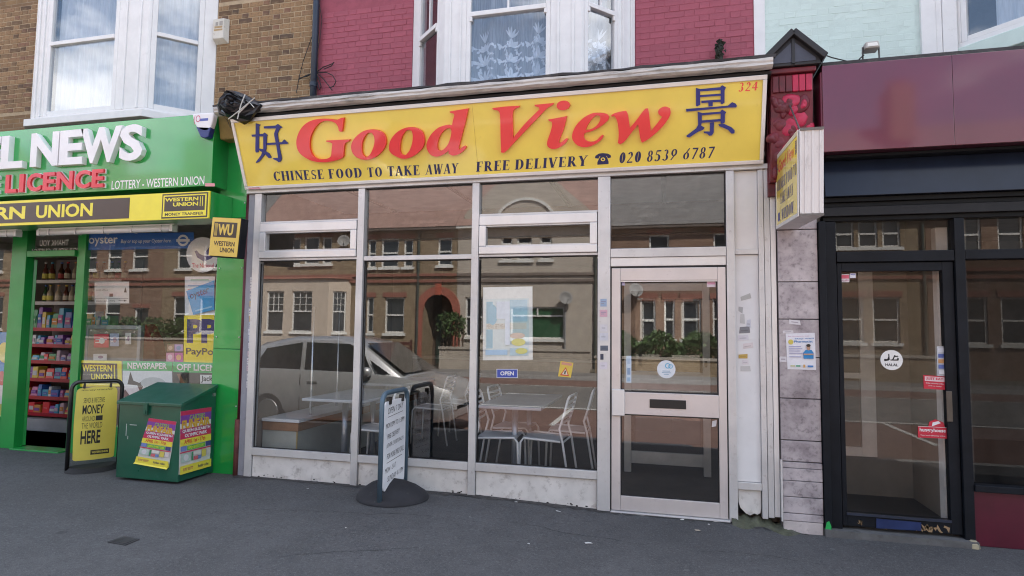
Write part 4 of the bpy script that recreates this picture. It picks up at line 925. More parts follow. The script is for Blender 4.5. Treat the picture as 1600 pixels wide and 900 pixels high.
for s, x0, x1 in (('E', -14, 5), ('L', 15.5, 33), ('I', 37, 44), ('C', 49, 71), ('E', 74, 92), ('N', 95, 120), ('C', 124, 147), ('E', 150, 168)):
    yb = [rowline(x, 15, 303.5, 168, 294) for x in (x0, x1)]; yt = [rowline(x, 15, 275.5, 168, 266) for x in (x0, x1)]
    fl(s, x0, x1, yb[0], yt[0], yb[1], yt[1], WL if x0 < 0 else LRED, .035, bold=.03)
    if x0 > 0: fl(s, x0-.8, x1+.8, yb[0]+.8, yt[0]-.8, yb[1]+.8, yt[1]-.8, WL, .014, base=.0195, bold=.05)
a0, b0 = FF_.pix(177, 297); a1, b1 = FF_.pix(321.5, 289); _, t0 = FF_.pix(177, 283.5); _, t1_ = FF_.pix(321.5, 275.5)
text(FF_, 'LOTTERY - WESTERN UNION', a0, a1, b0, t0, WL, fas, .0215, bold=.008, v0b=b1, v1b=t1_)
q = prect(FF_, 323, 287, 338, 292); slab(FF_, q, .0015, .02).build('maker_label', ink((.7, .3, .33)), fas)
# ------------------------------------------------------------------ yellow money transfer strip
st = thing('money_transfer_sign', 'yellow and brown lettered strip sign below the green fascia', 'sign')
SY = Fr((0, -.30, 0)); z0, z1 = 2.545, 2.808; xe = -4.185
WUY = mat((.80, .70, .035), .32, var=.05, coat=.4); WUB = mat((.028, .018, .014), .35, var=.2, coat=.3)
rect(SY, -11, xe, z0, z1, .02, WUY, st, 0, 'panel', .003); box('casing', -11, xe-.002, -.299, .0, z0+.003, z1-.003, GRN2, st)
box('end_cap', xe-.001, xe+.002, -.298, -.005, z0, z1, GRN, st)
q = [SY.pix(-400, 330), SY.pix(204, 348), SY.pix(205, 308.5), SY.pix(-400, 330)]
bx1 = SY.pix(205, 325)[0]; rect(SY, -11, bx1, z0+.028, z1-.028, .002, WUB, st, .0203, 'brown_band')
u1 = SY.pix(148, 330)[0]; text(SY, 'UNION', SY.pix(60, 330)[0], u1, z0+.065, z1-.062, WUY, st, .0232, bold=.03)
text(SY, 'WESTERN', SY.pix(-110, 330)[0], SY.pix(43, 330)[0], z0+.065, z1-.062, WUY, st, .0232, bold=.03)
ua, ub = SY.pix(256, 320)[0], SY.pix(327, 320)[0]
rect(SY, ua, ub, z0+.012, z1-.012, .002, WUB, st, .0203, 'logo_border'); rect(SY, ua+.014, ub-.014, z0+.026, z1-.026, .002, WUY, st, .0213, 'logo_field')
rect(SY, ua+.030, ub-.03, z0+.080, z1-.038, .002, WUB, st, .0225, 'logo_field')
text(SY, 'WESTERN', ua+.035, ub-.105, z1-.088, z1-.052, WUY, st, .0248, bold=.03); text(SY, 'UNION', ua+.13, ub-.105, z1-.138, z1-.100, WUY, st, .0248, bold=.03)
for k in range(2): rect(SY, ub-.085+k*.025, ub-.078+k*.025, z1-.145, z1-.05, .0006, WUY, st, .0246, 'logo_bar')
text(SY, 'MONEY TRANSFER', ua+.04, ub-.04, z0+.036, z0+.064, WUB, st, .0236, bold=.03)
# ------------------------------------------------------------------ small projecting box sign
ps = thing('projecting_sign', 'small yellow and black box sign at the corner of the newsagent pillar', 'sign')
c0, c1 = P(326, 398, -.60), P(376, 404, -.60)
# it hangs square to the shopfront: side face towards the doorstep of the takeaway
bl, br, tr, tl = P(328, 400.5, -.42), P(372, 403.5, -.42), P(376, 346, -.42), P(331, 339, -.42)
WF = Fr(bl, br-bl, tl-bl); ww, hh = (br-bl).length, (tl-bl).length
rect(WF, 0, ww, 0, hh, .09, BLACKP, ps, -.09, 'casing', .006)
WUG = mat((.66, .47, .085), .35, var=.05, coat=.3)
rect(WF, -.012, ww-.012, .008, hh-.004, .004, WUG, ps, .0005, 'panel'); rect(WF, .05*ww, .86*ww, .50*hh, .88*hh, .002, WUB, ps, .0047, 'logo_field')
text(WF, 'WU', .20*ww, .74*ww, .55*hh, .83*hh, WUG, ps, .0072, bold=.04); text(WF, 'WESTERN', .10*ww, .84*ww, .28*hh, .40*hh, WUB, ps, .0052, bold=.03); text(WF, 'UNION', .34*ww, .84*ww, .12*hh, .24*hh, WUB, ps, .0052, bold=.03)
for k in range(3): rect(WF, (.09+.035*k)*ww, (.105+.035*k)*ww, .53*hh, .85*hh, .0006, WUG, ps, .0068, 'logo_bar')
b_ = MB(); b_.bar(WF.at(ww*.25, hh*.7, -.085), (WF.at(ww*.25, hh*.7, -.05).x-.10, 0, WF.at(ww*.25, hh*.7, -.05).z), .03, .03); b_.build('bracket', BLACKP, ps)
# ------------------------------------------------------------------ strip lights under the fascia
for lab, xa_, xb_ in (('white fluorescent batten light over the newsagent doorway', 62, 273), ('white fluorescent batten light cut off by the picture edge', -180, 30)):
    li = thing('strip_light', lab, 'light', 'batten lights under the newsagent fascia'); a = P(xa_, 363, -.12).x; b = P(xb_, 363, -.12).x; z = 2.50
    box('housing', a, b, -.14, -.09, z+.028, z+.044, WHITE, li, .004)
    MB().tube([(a+.03, -.12, z), (b-.03, -.12, z)], .034, 14).build('diffuser', mat((.72, .73, .76), .3, var=.03, coat=.3), li, smooth=True)
    for x_ in (a, b-.035): box('end_cap', x_, x_+.035, -.158, -.082, z-.038, z+.0275, mat((.62, .62, .64), .4), li, .006)
    for k in range(5): box('clip', a+.15+(b-a-.3)*k/4, a+.165+(b-a-.3)*k/4, -.157, -.083, z-.037, z+.027, mat((.5, .5, .52), .35, metal=.5), li)
    for k in range(2): box('hanger', a+.3+(b-a-.6)*k, a+.32+(b-a-.6)*k, -.12, -.10, z+.044, 2.556, WHITE, li)
# ------------------------------------------------------------------ alarm boxes
al = thing('alarm_box', 'white alarm box with blue base on the green fascia corner', 'alarm box')
AF = Fr((0, -.235, 0)); q = [AF.pix(*p) for p in ((312, 207), (334, 207), (341, 180), (306, 181))]
sh_ = smoothpoly([AF.pix(*p) for p in ((306, 180), (340.5, 178), (337, 195), (331, 207), (318, 206), (310, 196))], 2, 80)
slab(AF, sh_, .06, -.01).build('cover', mat((.78, .78, .80), .4, var=.03), al, .012)
lo_ = [AF.pix(*p) for p in ((311.5, 200), (335, 201), (331, 216), (326, 218), (319, 216.5))]
slab(AF, lo_, .062, -.012).build('base', mat((.015, .03, .16), .35), al, .008)
text(AF, '(O', AF.pix(309, 190)[0], AF.pix(319, 190)[0], AF.pix(315, 197)[1], AF.pix(315, 183)[1], ink((.55, .06, .16)), al, .0515, bold=-.005)
rect(AF, AF.pix(318, 190)[0], AF.pix(331, 190)[0], AF.pix(320, 192)[1], AF.pix(320, 188)[1], .0005, ink((.10, .14, .42)), al, .0505, 'printed_patch')
al = thing('alarm_box', 'old off-white alarm box with peeling label on the brown brick wall', 'alarm box')
A2 = Fr((0, 1.99, 0)); u0, v0 = A2.pix(337.5, 73); u1, v1 = A2.pix(359.5, 30.5)
body = MB(); body.hexa([A2.at(u0, v0+.02, 0), A2.at(u1, v0+.02, 0), A2.at(u1, v1, 0), A2.at(u0, v1, 0)], [A2.at(u0+.01, v0+.07, .09), A2.at(u1-.03, v0+.07, .09), A2.at(u1-.03, v1-.02, .09), A2.at(u0+.01, v1-.02, .09)])
body.build('cover', mat((.62, .60, .54), .6, var=.08, dirt=.4, dirtc=(.30, .27, .2), dscale=16), al, .008)
for k, (a, b, c_, d) in enumerate(((.18, .78, .58, .66), (.15, .80, .48, .55), (.25, .45, .68, .82), (.55, .8, .68, .84))): rect(A2, u0+(u1-u0)*a, u0+(u1-u0)*b, v0+(v1-v0)*c_, v0+(v1-v0)*d, .0008, ink((.40, .28, .14) if k < 2 else (.33, .31, .28)), al, .0905, 'label_remnant')
# ------------------------------------------------------------------ window posters, inside the glass
PF = Fr((0, YW+.016, 0))
W_ = (.75, .75, .76); K_ = (.015, .015, .018); BL = (.012, .10, .42); CY = (.03, .33, .70)
poster('window_sticker', 'long blue oyster card strip across the top of the newsagent window', 'sticker', PF, pq(PF, (136, 391), (303, 388), (303, 363), (136, 365)), (.02, .13, .48), [('t', .02, .22, .30, .82, 'oyster', W_, .015), ('t', .33, .32, .80, .62, 'Buy or top up your Oyster here.', W_, .01, .2), ('c', .905, .5, .05, .36, W_), ('c', .905, .5, .033, .22, (.02, .13, .48)), ('r', .845, .42, .965, .58, W_)])
poster('lottery_sign', 'round white lottery sign at the top corner of the newsagent window', 'sign', PF, [PF.pix(317+26*a, 398+28*b) for a, b in ((-.75, .75), (.75, .75), (.75, -.75), (-.75, -.75))], (.72, .72, .76), [('c', .5, .5, .66, .66, (.74, .74, .78)), ('p', [(.18, .62), (.28, .40), (.55, .24), (.85, .36), (1.02, .52), (.72, .50), (.55, .46), (.40, .52), (.26, .66)], (.07, .05, .22)), ('p', [(.62, .40), (.80, .58), (.95, .92), (.78, .80), (.62, .60)], (.07, .05, .22)), ('t', .08, .02, .95, .18, 'The National', (.62, .04, .12), .01)])
poster('window_poster', 'tilted bright blue oyster card poster inside the newsagent window', 'poster', PF, pq(PF, (302, 492), (335, 484), (335, 438), (291, 455)), CY, [('t', .08, .55, .80, .85, 'oyster', (.01, .03, .14), .01), ('r', .15, .10, .9, .16, (.3, .6, .85))])
poster('window_poster', 'white route map sheet behind the tilted blue card poster', 'poster', Fr((0, YW+.036, 0)), prect(Fr((0, YW+.036, 0)), 289, 432, 336, 494), (.68, .72, .76), [('r', .1, .75, .9, .78, (.3, .4, .6)), ('r', .1, .66, .7, .69, (.6, .3, .3)), ('r', .2, .9, .8, .93, (.3, .55, .4))])
poster('payment_sign', 'yellow and navy payment sign in the newsagent window', 'sign', PF, pq(PF, (287, 567), (335, 569), (335, 492), (288, 493)), (.80, .66, .02), [('t', .10, .42, .66, .92, 'P', (.02, .015, .13), .05), ('t', .58, .42, 1.1, .92, 'P', (.02, .015, .13), .05), ('t', .08, .14, .98, .32, 'PayPo', K_, .02)])
poster('window_poster', 'yellow and black money transfer poster low in the newsagent window', 'poster', PF, pq(PF, (125, 604), (191, 604), (190, 564), (125, 563)), (.75, .66, .03), [('r', .03, .12, .90, .90, K_), ('t', .06, .58, .78, .84, 'WESTERN', (.78, .68, .03), .03), ('t', .28, .26, .78, .50, 'UNION', (.78, .68, .03), .03), ('r', .82, .28, .85, .84, (.78, .68, .03))])
poster('window_poster', 'green headed newspaper poster with black puma-like scribble', 'poster', PF, pq(PF, (192, 640), (270, 640), (269, 565), (192, 564)), (.68, .72, .75), [('r', 0, .80, 1, 1, (.03, .42, .13)), ('t', .10, .84, .90, .97, 'NEWSPAPER', W_, .03), ('p', [(.10, .52), (.16, .78), (.22, .60), (.34, .55), (.44, .62), (.60, .66), (.42, .48), (.36, .36), (.30, .50)], K_), ('c', .62, .55, .25, .12, (.45, .50, .52)), ('p', [(.0, .30), (.22, .05), (.30, .08), (.05, .42)], (.02, .03, .05))])
bpy.data.objects[[o.name for o in bpy.data.objects if o.name.startswith('window_poster')][-1]]['label'] = 'green headed newspaper poster beside the yellow and black money transfer poster'
poster('window_poster', 'green headed off licence poster with dark picture behind the bin', 'poster', PF, pq(PF, (270.5, 640), (336, 640), (336, 567), (270, 565)), (.02, .016, .016), [('r', 0, .78, 1, 1, (.03, .42, .13)), ('t', .10, .82, 1.02, .96, 'OFF LICEN', W_, .03), ('p', [(.10, .75), (.18, .75), (.32, .50), (.22, .50)], (.22, .10, .05)), ('r', .66, .55, .98, .74, W_), ('t', .68, .57, .96, .72, 'Jack', K_, .02)])
poster('notice', 'white direction notice hung inside the newsagent window', 'notice', Fr((0, YW+.2, 0)), prect(Fr((0, YW+.2, 0)), 148, 440, 202, 474), (.66, .66, .65), [('r', .02, .20, .98, .22, K_), ('t', .06, .05, .6, .16, 'please queue here', K_), ('p', [(.86, .08), (.94, .12), (.86, .16)], K_), ('r', .7, .11, .86, .13, K_), ('r', .44, .3, .54, .45, K_), ('t', .05, .55, .40, .66, 'post office', (.2, .2, .2)), ('p', [(.86, .5), (.90, .75), (.94, .5)], K_)])
for i, (x0, y0, x1, y1, c_, lab) in enumerate(((147, 522, 170, 543, (.60, .05, .10), 'pink and red leaflet stuck on the counter screen'), (172, 521, 186, 541, (.35, .42, .60), 'blue price leaflet stuck on the counter screen'), (196, 520, 205, 538, (.66, .66, .66), 'small white note stuck on the counter screen'), (146, 553, 167, 563, (.68, .68, .70), 'white strip of notes low on the counter screen'))):
    ft = Fr((0, YW+.60, 0)); poster('leaflet', lab, 'leaflet', ft, prect(ft, x0, y0, x1, y1), c_, [('r', .1, .55, .9, .62, W_), ('r', .1, .35, .7, .42, W_ if i != 2 else K_), ('c', .55, .5, .2, .22, W_ if i == 0 else (.3, .2, .3))])
for i, (x0, y0, x1, y1) in enumerate(((261, 538, 272, 549), (273, 538, 286, 549), (260, 551, 272, 565), (273, 551, 286, 566))):
    poster('scratch_card', ('brown', 'lilac', 'pink', 'magenta')[i]+' picture card beside the yellow payment sign', 'card', PF, prect(PF, x0, y0, x1, y1), ((.3, .2, .14), (.42, .30, .55), (.60, .25, .40), (.5, .10, .35))[i], [('c', .5, .5, .3, .3, ((.55, .4, .3), (.2, .3, .5), (.7, .5, .6), (.7, .4, .2))[i])])
# mirrored words on the fanlight
th = thing('window_lettering', 'white reversed thank you lettering on the newsagent fanlight', 'lettering'); TL = ink((.8, .8, .8)); TFR = Fr((0, YW+.012, 0))
text(TFR, 'THANK YOU', TFR.pix(62, 380)[0], TFR.pix(107, 380)[0], TFR.pix(80, 384)[1], TFR.pix(80, 375)[1], TL, th, 0, bold=.01, flip=True)
text(TFR, 'FOR YOUR CUSTOM', TFR.pix(46, 390)[0], TFR.pix(124, 390)[0], TFR.pix(80, 397)[1], TFR.pix(80, 388)[1], TL, th, 0, bold=.01, flip=True)
poster('window_poster', 'blue and yellow poster in the newsagent window cut by the picture edge', 'poster', PF, prect(PF, -30, 519, 18, 680), (.05, .25, .55), [('r', .0, .0, 1, .30, (.55, .5, .1)), ('r', 0, .3, 1, .48, (.66, .66, .68)), ('c', .78, .80, .2, .10, (.75, .65, .2)), ('c', .7, .55, .12, .07, (.6, .1, .1))])
# ------------------------------------------------------------------ counter screen and shelves inside
kio = thing('counter_screen', 'grey framed serving screen with notices inside the newsagent window', 'counter'); yk = YW+.62
a = P(132, 520, yk); b = P(218, 560, yk)
fm = MB(); zt = P(170, 508, yk).z; zb = .5
for x_ in (a.x, b.x-.05): fm.box(x_, x_+.05, yk, yk+.05, zb, zt)
fm.box(a.x+.051, b.x-.051, yk+.001, yk+.05, zt-.05, zt); fm.build('frame', mat((.30, .34, .40), .4, metal=.4), kio, .004)
box('screen_panel', a.x+.05, b.x-.05, yk+.02, yk+.03, zb, zt-.05, mat((.24, .22, .20), .4, var=.15), kio)
box('counter_top', a.x-.1, b.x+.5, yk+.06, yk+.6, .98, 1.02, mat((.35, .33, .30), .5), kio); box('counter_base', a.x, b.x+.45, yk+.08, yk+.55, .10, .98, mat((.16, .13, .12), .6), kio)
rb = P(218, 505, yk+.3); 
fl_ = tag(MB().hexa([(P(222, 560, 1.6).x, 1.6, .9), (P(250, 560, 1.6).x, 1.6, .9), (P(250, 560, 1.6).x, 1.8, .9), (P(222, 560, 1.6).x, 1.8, .9)], [(P(224, 540, 1.6).x, 1.6, 1.55), (P(236, 540, 1.6).x, 1.6, 1.35), (P(236, 540, 1.6).x, 1.8, 1.35), (P(224, 540, 1.6).x, 1.8, 1.55)]).build('display_stand', mat((.45, .02, .03), .5), None, .02), 'red leaflet stand behind the newsagent window', 'stand')
YS = 1.35
shelf = thing('shelf_unit', 'red edged shelf unit packed with goods inside the newsagent doorway', 'shelf unit')
xl, xr = P(55, 550, YS).x, P(150, 550, YS).x+.25
RSH = mat((.42, .015, .03), .4, var=.1); GSH = mat((.30, .29, .29), .6)
box('back_panel', xl-.25, xr, YS+.42, YS+.45, .10, 2.45, mat((.12, .11, .11), .8), shelf)
ep = MB(); ep.hexa([(xl-.24, YS-.10, .12), (xl-.22, YS-.10, .12), (xl-.22, YS+.41, .12), (xl-.24, YS+.41, .12)], [(xl-.24, YS+.1, 1.35), (xl-.22, YS+.1, 1.35), (xl-.22, YS+.41, 1.35), (xl-.24, YS+.41, 1.35)]); ep.build('end_panel', RSH, shelf)
box('plinth', xl-.21, xr, YS-.06, YS+.40, .101, .26, mat((.45, .43, .42), .6), shelf)
levels = [.30, .52, .76, 1.0, 1.22, 1.44, 1.80, 2.10]; rr = random.Random(21)
names = ('bottom shelf', 'second shelf up', 'third shelf up', 'fourth shelf up', 'fifth shelf up', 'wide middle shelf', 'upper shelf', 'top shelf')
pal = [(.72, .04, .05), (.60, .42, .05), (.04, .12, .40), (.55, .55, .55), (.50, .12, .28), (.06, .28, .12), (.55, .22, .04), (.20, .06, .30), (.55, .38, .45), (.05, .30, .45)]
for li, z in enumerate(levels):
    dp = .0 if li < 6 else .1
    box('shelf', xl-.21, xr, YS+dp, YS+.41, z, z+.02, GSH, shelf); box('shelf_edge', xl-.21, xr, YS+dp-.012, YS+dp-.0005, z-.012, z+.034, RSH if li < 6 else mat((.5, .5, .5), .5), shelf)
    num = 0; x_ = xl-.18; top = (levels[li+1] if li+1 < len(levels) else z+.32) - z - .05
    while x_ < xr-.12:
        wd = rr.uniform(.055, .15); h = top*rr.uniform(.55, 1.02); c_ = rr.choice(pal); k = rr.random()
        y0 = YS+dp+.02+rr.uniform(0, .03)
        num += 1; kd = 'packet' if li < 6 else 'bottle'
        cn = dict(zip(pal, ('red', 'yellow', 'blue', 'white', 'magenta', 'green', 'orange', 'purple', 'pink', 'teal')))[c_]
        pk = thing(kd, '%s %s on the %s, %s from the red end panel' % (cn + (' capped' if li >= 6 else ''), kd, names[li], ('first', 'second', 'third', 'fourth', 'fifth', 'sixth', 'seventh', 'eighth', 'ninth', 'tenth', 'eleventh', 'twelfth', 'thirteenth', 'fourteenth', 'fifteenth', 'sixteenth', 'seventeenth')[num-1]), kd, 'goods on the newsagent shelves')
        if li >= 6:
            r_ = min(.038, wd/2); MB().lathe((x_+wd/2, y0+.06, z+.0205), [(r_, 0), (r_, top*.55), (r_*.4, top*.72), (r_*.4, top*.92)], 12).build('glass_body', mat(rr.choice([(.05, .02, .01), (.02, .06, .02), (.35, .30, .22), (.10, .03, .02)]), .15, coat=.5), pk, smooth=True)
            MB().lathe((x_+wd/2, y0+.06, z+.021+top*.92), [(r_*.45, 0), (r_*.45, .02)], 10).build('cap', mat(c_, .4), pk)
            MB().lathe((x_+wd/2, y0+.06, z+.02+top*.15), [(r_*1.02, 0), (r_*1.02, top*.25)], 12).build('label_band', mat(rr.choice([(.5, .45, .35), (.55, .5, .1), (.4, .05, .05)]), .6), pk)
        else:
            m = MB(); sl = rr.uniform(0, .02); m.hexa([(x_, y0, z+.0205), (x_+wd, y0, z+.0205), (x_+wd, y0+.14, z+.0205), (x_, y0+.14, z+.0205)], [(x_+sl, y0+sl, z+h), (x_+wd-sl, y0+sl, z+h), (x_+wd-sl, y0+.14, z+h), (x_+sl, y0+.14, z+h)]); m.build('wrapper', mat(c_, .35, coat=.3), pk, .004)
            c2 = rr.choice(pal); box('front_label', x_+wd*.15, x_+wd*.85, y0-.002, y0+.004, z+.02+h*.25, z+h*.70, mat(c2, .5), pk); box('front_label', x_+wd*.25, x_+wd*.75, y0-.004, y0-.0025, z+.02+h*.40, z+h*.55, mat((.65, .63, .6), .5), pk)
        x_ += wd+rr.uniform(.0, .006)
# plain neighbour closing the row beyond the newsagent
nbh, nbw = shell('neighbour_house', 'plain brown brick house next along the row past the newsagent', -17.0, -10.605, (-15.0, -12.4, 4.2, 6.4), brickmat((.28, .175, .085), (.18, .105, .06), (.33, .26, .175)), SLATE, -17, -11)
box('shop_wall', -17.0, -11.02, .30, 2.2, .05, 3.5, brickmat((.28, .175, .085), (.18, .105, .06), (.33, .26, .175)), nbh)
bay(nbh, -14.5, -12.9, -15.0, -12.4, 1.5, 2.0, 4.2, 6.4, WHITE, 5.3, [('m', 0, .2), ('w', .2, .8), ('m', .8, 1)], [('m', 0, .1), ('w', .1, .9), ('m', .9, 1)], [('m', 0, .2), ('w', .2, .8), ('m', .8, 1)])
sr = MB()
for k in range(22): sr.box(-16.2, -12.0, .26+.012*(k % 2), .297, .12+k*.10, .215+k*.10)
stuff(sr.build('roller_shutter', mat((.32, .33, .34), .5, metal=.4, dirt=.3), nbh))
# ================================================================== restaurant shopfront on the near side: purple fascia, black frame
rf_ = thing('black_shopfront', 'black framed restaurant shopfront with glazed door and dark window', 'shopfront')
RX1 = 7.2
MAR = mat((.125, .008, .028), .3, var=.14, scale=1.5, coat=1.0)
pf = thing('fascia_board', 'glossy dark purple blank fascia board over the restaurant', 'fascia'); PFY = -.25
for a, b in ((1.165, 2.02), (2.022, 4.0), (4.002, RX1)): box('panel', a, b, PFY, PFY+.03, 2.884, 3.545, MAR, pf, .002)
box('casing', 1.168, RX1, PFY+.031, .3, 2.887, 3.54, mat((.05, .008, .02), .6), pf)
box('side_cheek', 1.152, 1.164, PFY+.01, .1, 2.80, 3.50, mat((.12, .01, .03), .4), pf)
box('top_flashing', 1.17, RX1, -.24, 2.0, 3.546, 3.575, LEAD, pf)
# roller shutter box: black glossy, slightly sloped back
sh = thing('shutter_box', 'black glossy shutter box below the purple fascia', 'shutter box')
s_ = MB(); s_.hexa([(1.20, -.12, 2.572), (RX1, -.12, 2.572), (RX1, .12, 2.572), (1.20, .12, 2.572)], [(1.20, -.06, 2.860), (RX1, -.06, 2.860), (RX1, .12, 2.860), (1.20, .12, 2.860)])
s_.build('hood', mat((.012, .018, .034), .22, var=.15, spec=.32), sh, .003)
box('ledge', 1.20, RX1, -.15, .1, 2.862, 2.882, BLACKP, sh)
for i, (z0, z1, y) in enumerate(((2.535, 2.570, -.075), (2.500, 2.533, -.05), (2.430, 2.498, -.062), (2.395, 2.428, -.03))): box('guide_rail', 1.20, RX1, y, .08, z0, z1, mat((.009, .010, .011), .5, var=.2, spec=.15) if i != 2 else mat((.022, .023, .025), .55, var=.15, spec=.2), sh, .003)
def rm(x0, x1, z0, z1, y0=-.05, y1=.05, m=BLACKP, name='frame_member', par=None): return box(name, x0, x1, y0, y1, z0, z1, m, par or rf_, .004)
rm(1.156, 1.205, .02, 2.39, -.075, .05, name='post'); rm(1.208, 1.285, .03, 2.39, -.04, .05, name='post')
rm(2.075, 2.140, .05, 2.39, -.055, .05, name='post'); rm(1.286, 2.074, 2.075, 2.155, name='transom'); rm(2.141, RX1, 2.085, 2.155, name='transom')
RG = glass(1.62, (.60, .60, .58), .10, 1.1)
def rpane(x0, x1, z0, z1, par, y=.01, m=RG): return MB().quad((x0, y, z0), (x1, y, z0), (x1, y, z1), (x0, y, z1)).build('pane', m, par)
rpane(1.28, 2.08, 2.15, 2.40, rf_); rpane(2.135, RX1, 2.15, 2.40, rf_)
rpane(2.135, RX1, .46, 2.09, rf_, .012, glass(1.30, (.35, .36, .38), .10, 1.1)); rm(2.141, RX1, .418, .465, -.07, .05, name='sill'); box('stall_riser', 2.141, RX1, -.02, .05, .03, .414, mat((.085, .006, .020), .35, var=.15, coat=.4), rf_, .003)
rd = thing('restaurant_door', 'black framed glazed restaurant door with halal and delivery stickers', 'door')
d = MB(); d.box(1.290, 1.322, -.03, .03, .10, 2.070); d.box(1.998, 2.070, -.03, .03, .10, 2.070); d.box(1.3225, 1.9975, -.029, .03, 2.005, 2.070); d.box(1.3225, 1.9975, -.029, .03, .10, .196)
leaf = d.build('door_leaf', BLACKP, rd, .003); rpane(1.318, 2.002, .19, 2.01, leaf, 0., glass(1.50, (.93, .92, .90), .10, 1.1))
box('sill_strip', 1.315, 2.0, -.04, -.029, .180, .198, mat((.05, .06, .09), .3, metal=.5), rd)
fb = Fr((0, -.031, 0)); q = pq(fb, (1369, 825), (1439, 829), (1439, 816), (1369, 810)); slab(fb, q, .006).build('kick_plate', mat((.035, .055, .16), .3, metal=.4, var=.2, dirt=.3), rd)
for k in range(14):
    x_ = random.uniform(1.3, 2.05); s = random.uniform(.004, .014); slab(fb, [(x_+s*2*math.cos(t), .105+random.uniform(0, .05)+s*math.sin(t)) for t in (0, 1.1, 2.3, 3.3, 4.6, 5.4)], .0006, .0005).build('bare_wood_chip', mat((.30, .20, .11), .9), rd)
box('lock_plate', 1.992, 2.030, -.040, -.0305, .90, 1.12, mat((.10, .09, .08), .4, metal=.6), rd, .003)
box('step', 1.155, 2.14, -.10, .20, .0, .075, mat((.115, .115, .115), .9, var=.25, dirt=.5), rf_)
b_ = MB(); b_.lathe((2.115, -.07, .03), [(.04, 0), (.038, .03), (.018, .05)], 9); b_.build('worn_stone', mat((.36, .32, .22), .9, var=.3), rf_)
slab(Fr((0, -.0765, 0)), [(1.160, .03), (1.20, .03), (1.198, .10), (1.185, .135), (1.168, .125), (1.158, .08)], .001).build('paint_splash', mat((.02, .40, .09), .5), rf_)
# interior of the restaurant
rin = MB(); rin.box(1.16, 1.20, .06, 5, .05, 2.9).box(1.16, RX1, 4.9, 5, .05, 2.9); rin.build('inside_wall', mat((.33, .28, .235), .9), rf_)
box('inside_ceiling', 1.16, RX1, .06, 5, 2.88, 2.92, mat((.5, .46, .42), .9), rf_); box('inside_floor', 1.16, RX1, .06, 4.9, .03, .07, mat((.03, .028, .028), .5), rf_)
lob = MB(); lob.box(1.21, 2.35, 1.10, 1.15, .07, 2.86); lob.build('lobby_wall', mat((.25, .22, .185), .9, var=.08), rf_)
lob = MB(); lob.box(2.15, 2.20, .07, 1.09, .07, 2.86); lob.build('lobby_wall', mat((.28, .25, .21), .9, var=.06), rf_)
fr_ = MB(); fr_.box(1.74, 1.86, 1.06, 1.098, .42, 2.2); fr_.box(1.22, 1.7395, 1.061, 1.098, .42, .50); fr_.box(1.22, 1.7395, 1.061, 1.098, 1.12, 1.17); fr_.build('inner_frame', mat((.75, .73, .68), .6), rf_)
box('door_jamb_post', 2.02, 2.10, .12, .20, .08, 2.35, mat((.78, .77, .75), .5), rf_)
# ------------------------------------------------------------------ door stickers
DF = Fr((0, -.004, 0))
hal = thing('halal_sticker', 'round white halal sticker on the restaurant door glass', 'sticker')
cx, cz = DF.pix(1393, 562.5); R_ = .075
slab(DF, [(cx+R_*math.cos(i*math.pi/16), cz+R_*math.sin(i*math.pi/16)) for i in range(32)], .001).build('disc', ink((.72, .72, .70)), hal)
text(DF, 'HALAL', cx-.043, cx+.043, cz-.046, cz-.026, ink(K_), hal, .0016, bold=.03)
for k, pl_ in enumerate([[(-.052, -.012), (-.045, -.018), (-.02, -.012), (-.022, .038), (-.014, .036), (-.012, -.004), (-.018, -.012), (-.03, -.006), (-.048, .0)], [(-.008, -.012), (.045, -.012), (.050, .004), (.040, .012), (.036, -.002), (.014, -.004), (.028, .03), (.020, .03), (.004, -.004), (-.008, -.004)], [(.022, .014), (.046, .018), (.044, .026), (.020, .022)]]):
    slab(DF, [(cx+a, cz+.008+b) for a, b in pl_], .0004, .0012+.0003*k).build('arabic_lettering', ink(K_), hal)
RJ = (.52, .02, .045)
poster('delivery_sticker', 'red and white Just Eat sticker on the restaurant door', 'sticker', DF, pq(DF, (1443, 607), (1478, 609.5), (1477.5, 588), (1442.5, 586)), RJ, [('r', .06, .58, .94, .92, (.68, .50, .52)), ('t', .12, .64, .88, .87, 'JUST EAT', RJ, .03), ('t', .10, .36, .9, .48, 'Order takeaway online', W_), ('t', .2, .18, .8, .28, 'with us today', W_)])
bpy.data.objects[[o.name for o in bpy.data.objects if o.name.startswith('delivery_sticker')][-1]]['label'] = 'red and white food delivery sticker at handle height on the restaurant door'
hh_ = poster('delivery_sticker', 'red food delivery sticker with pointed top low on the restaurant door', 'sticker', DF, pq(DF, (1434, 683.5), (1480.5, 685.5), (1480, 668), (1434, 665.5)), RJ, [('t', .06, .45, .94, .86, 'hungryhouse', W_, .02), ('t', .08, .14, .92, .28, 'Your local takeaway online', W_), ('r', .0, .97, 1, 1., W_)])
q = [DF.pix(*p) for p in ((1450, 667), (1477, 669), (1474, 660), (1461, 655), (1452, 659))]
slab(DF, q, .0008, .0008).build('pointed_top', ink(RJ), hh_); q = [DF.pix(*p) for p in ((1456, 666), (1470, 661), (1466, 658), (1457, 660))]; slab(DF, q, .0006, .002).build('house_mark', ink(W_), hh_)
poster('card_sticker', 'tall strip of payment card logos on the restaurant door', 'sticker', DF, pq(DF, (1464.5, 588), (1477, 588.5), (1476, 541), (1463.5, 541)), (.45, .47, .50), [('r', .15, .80, .85, .93, (.6, .62, .66)), ('r', .15, .62, .85, .75, (.08, .12, .35)), ('r', .15, .44, .85, .57, (.5, .25, .1)), ('r', .15, .26, .85, .39, (.1, .15, .4)), ('r', .15, .08, .85, .21, (.65, .65, .68))])
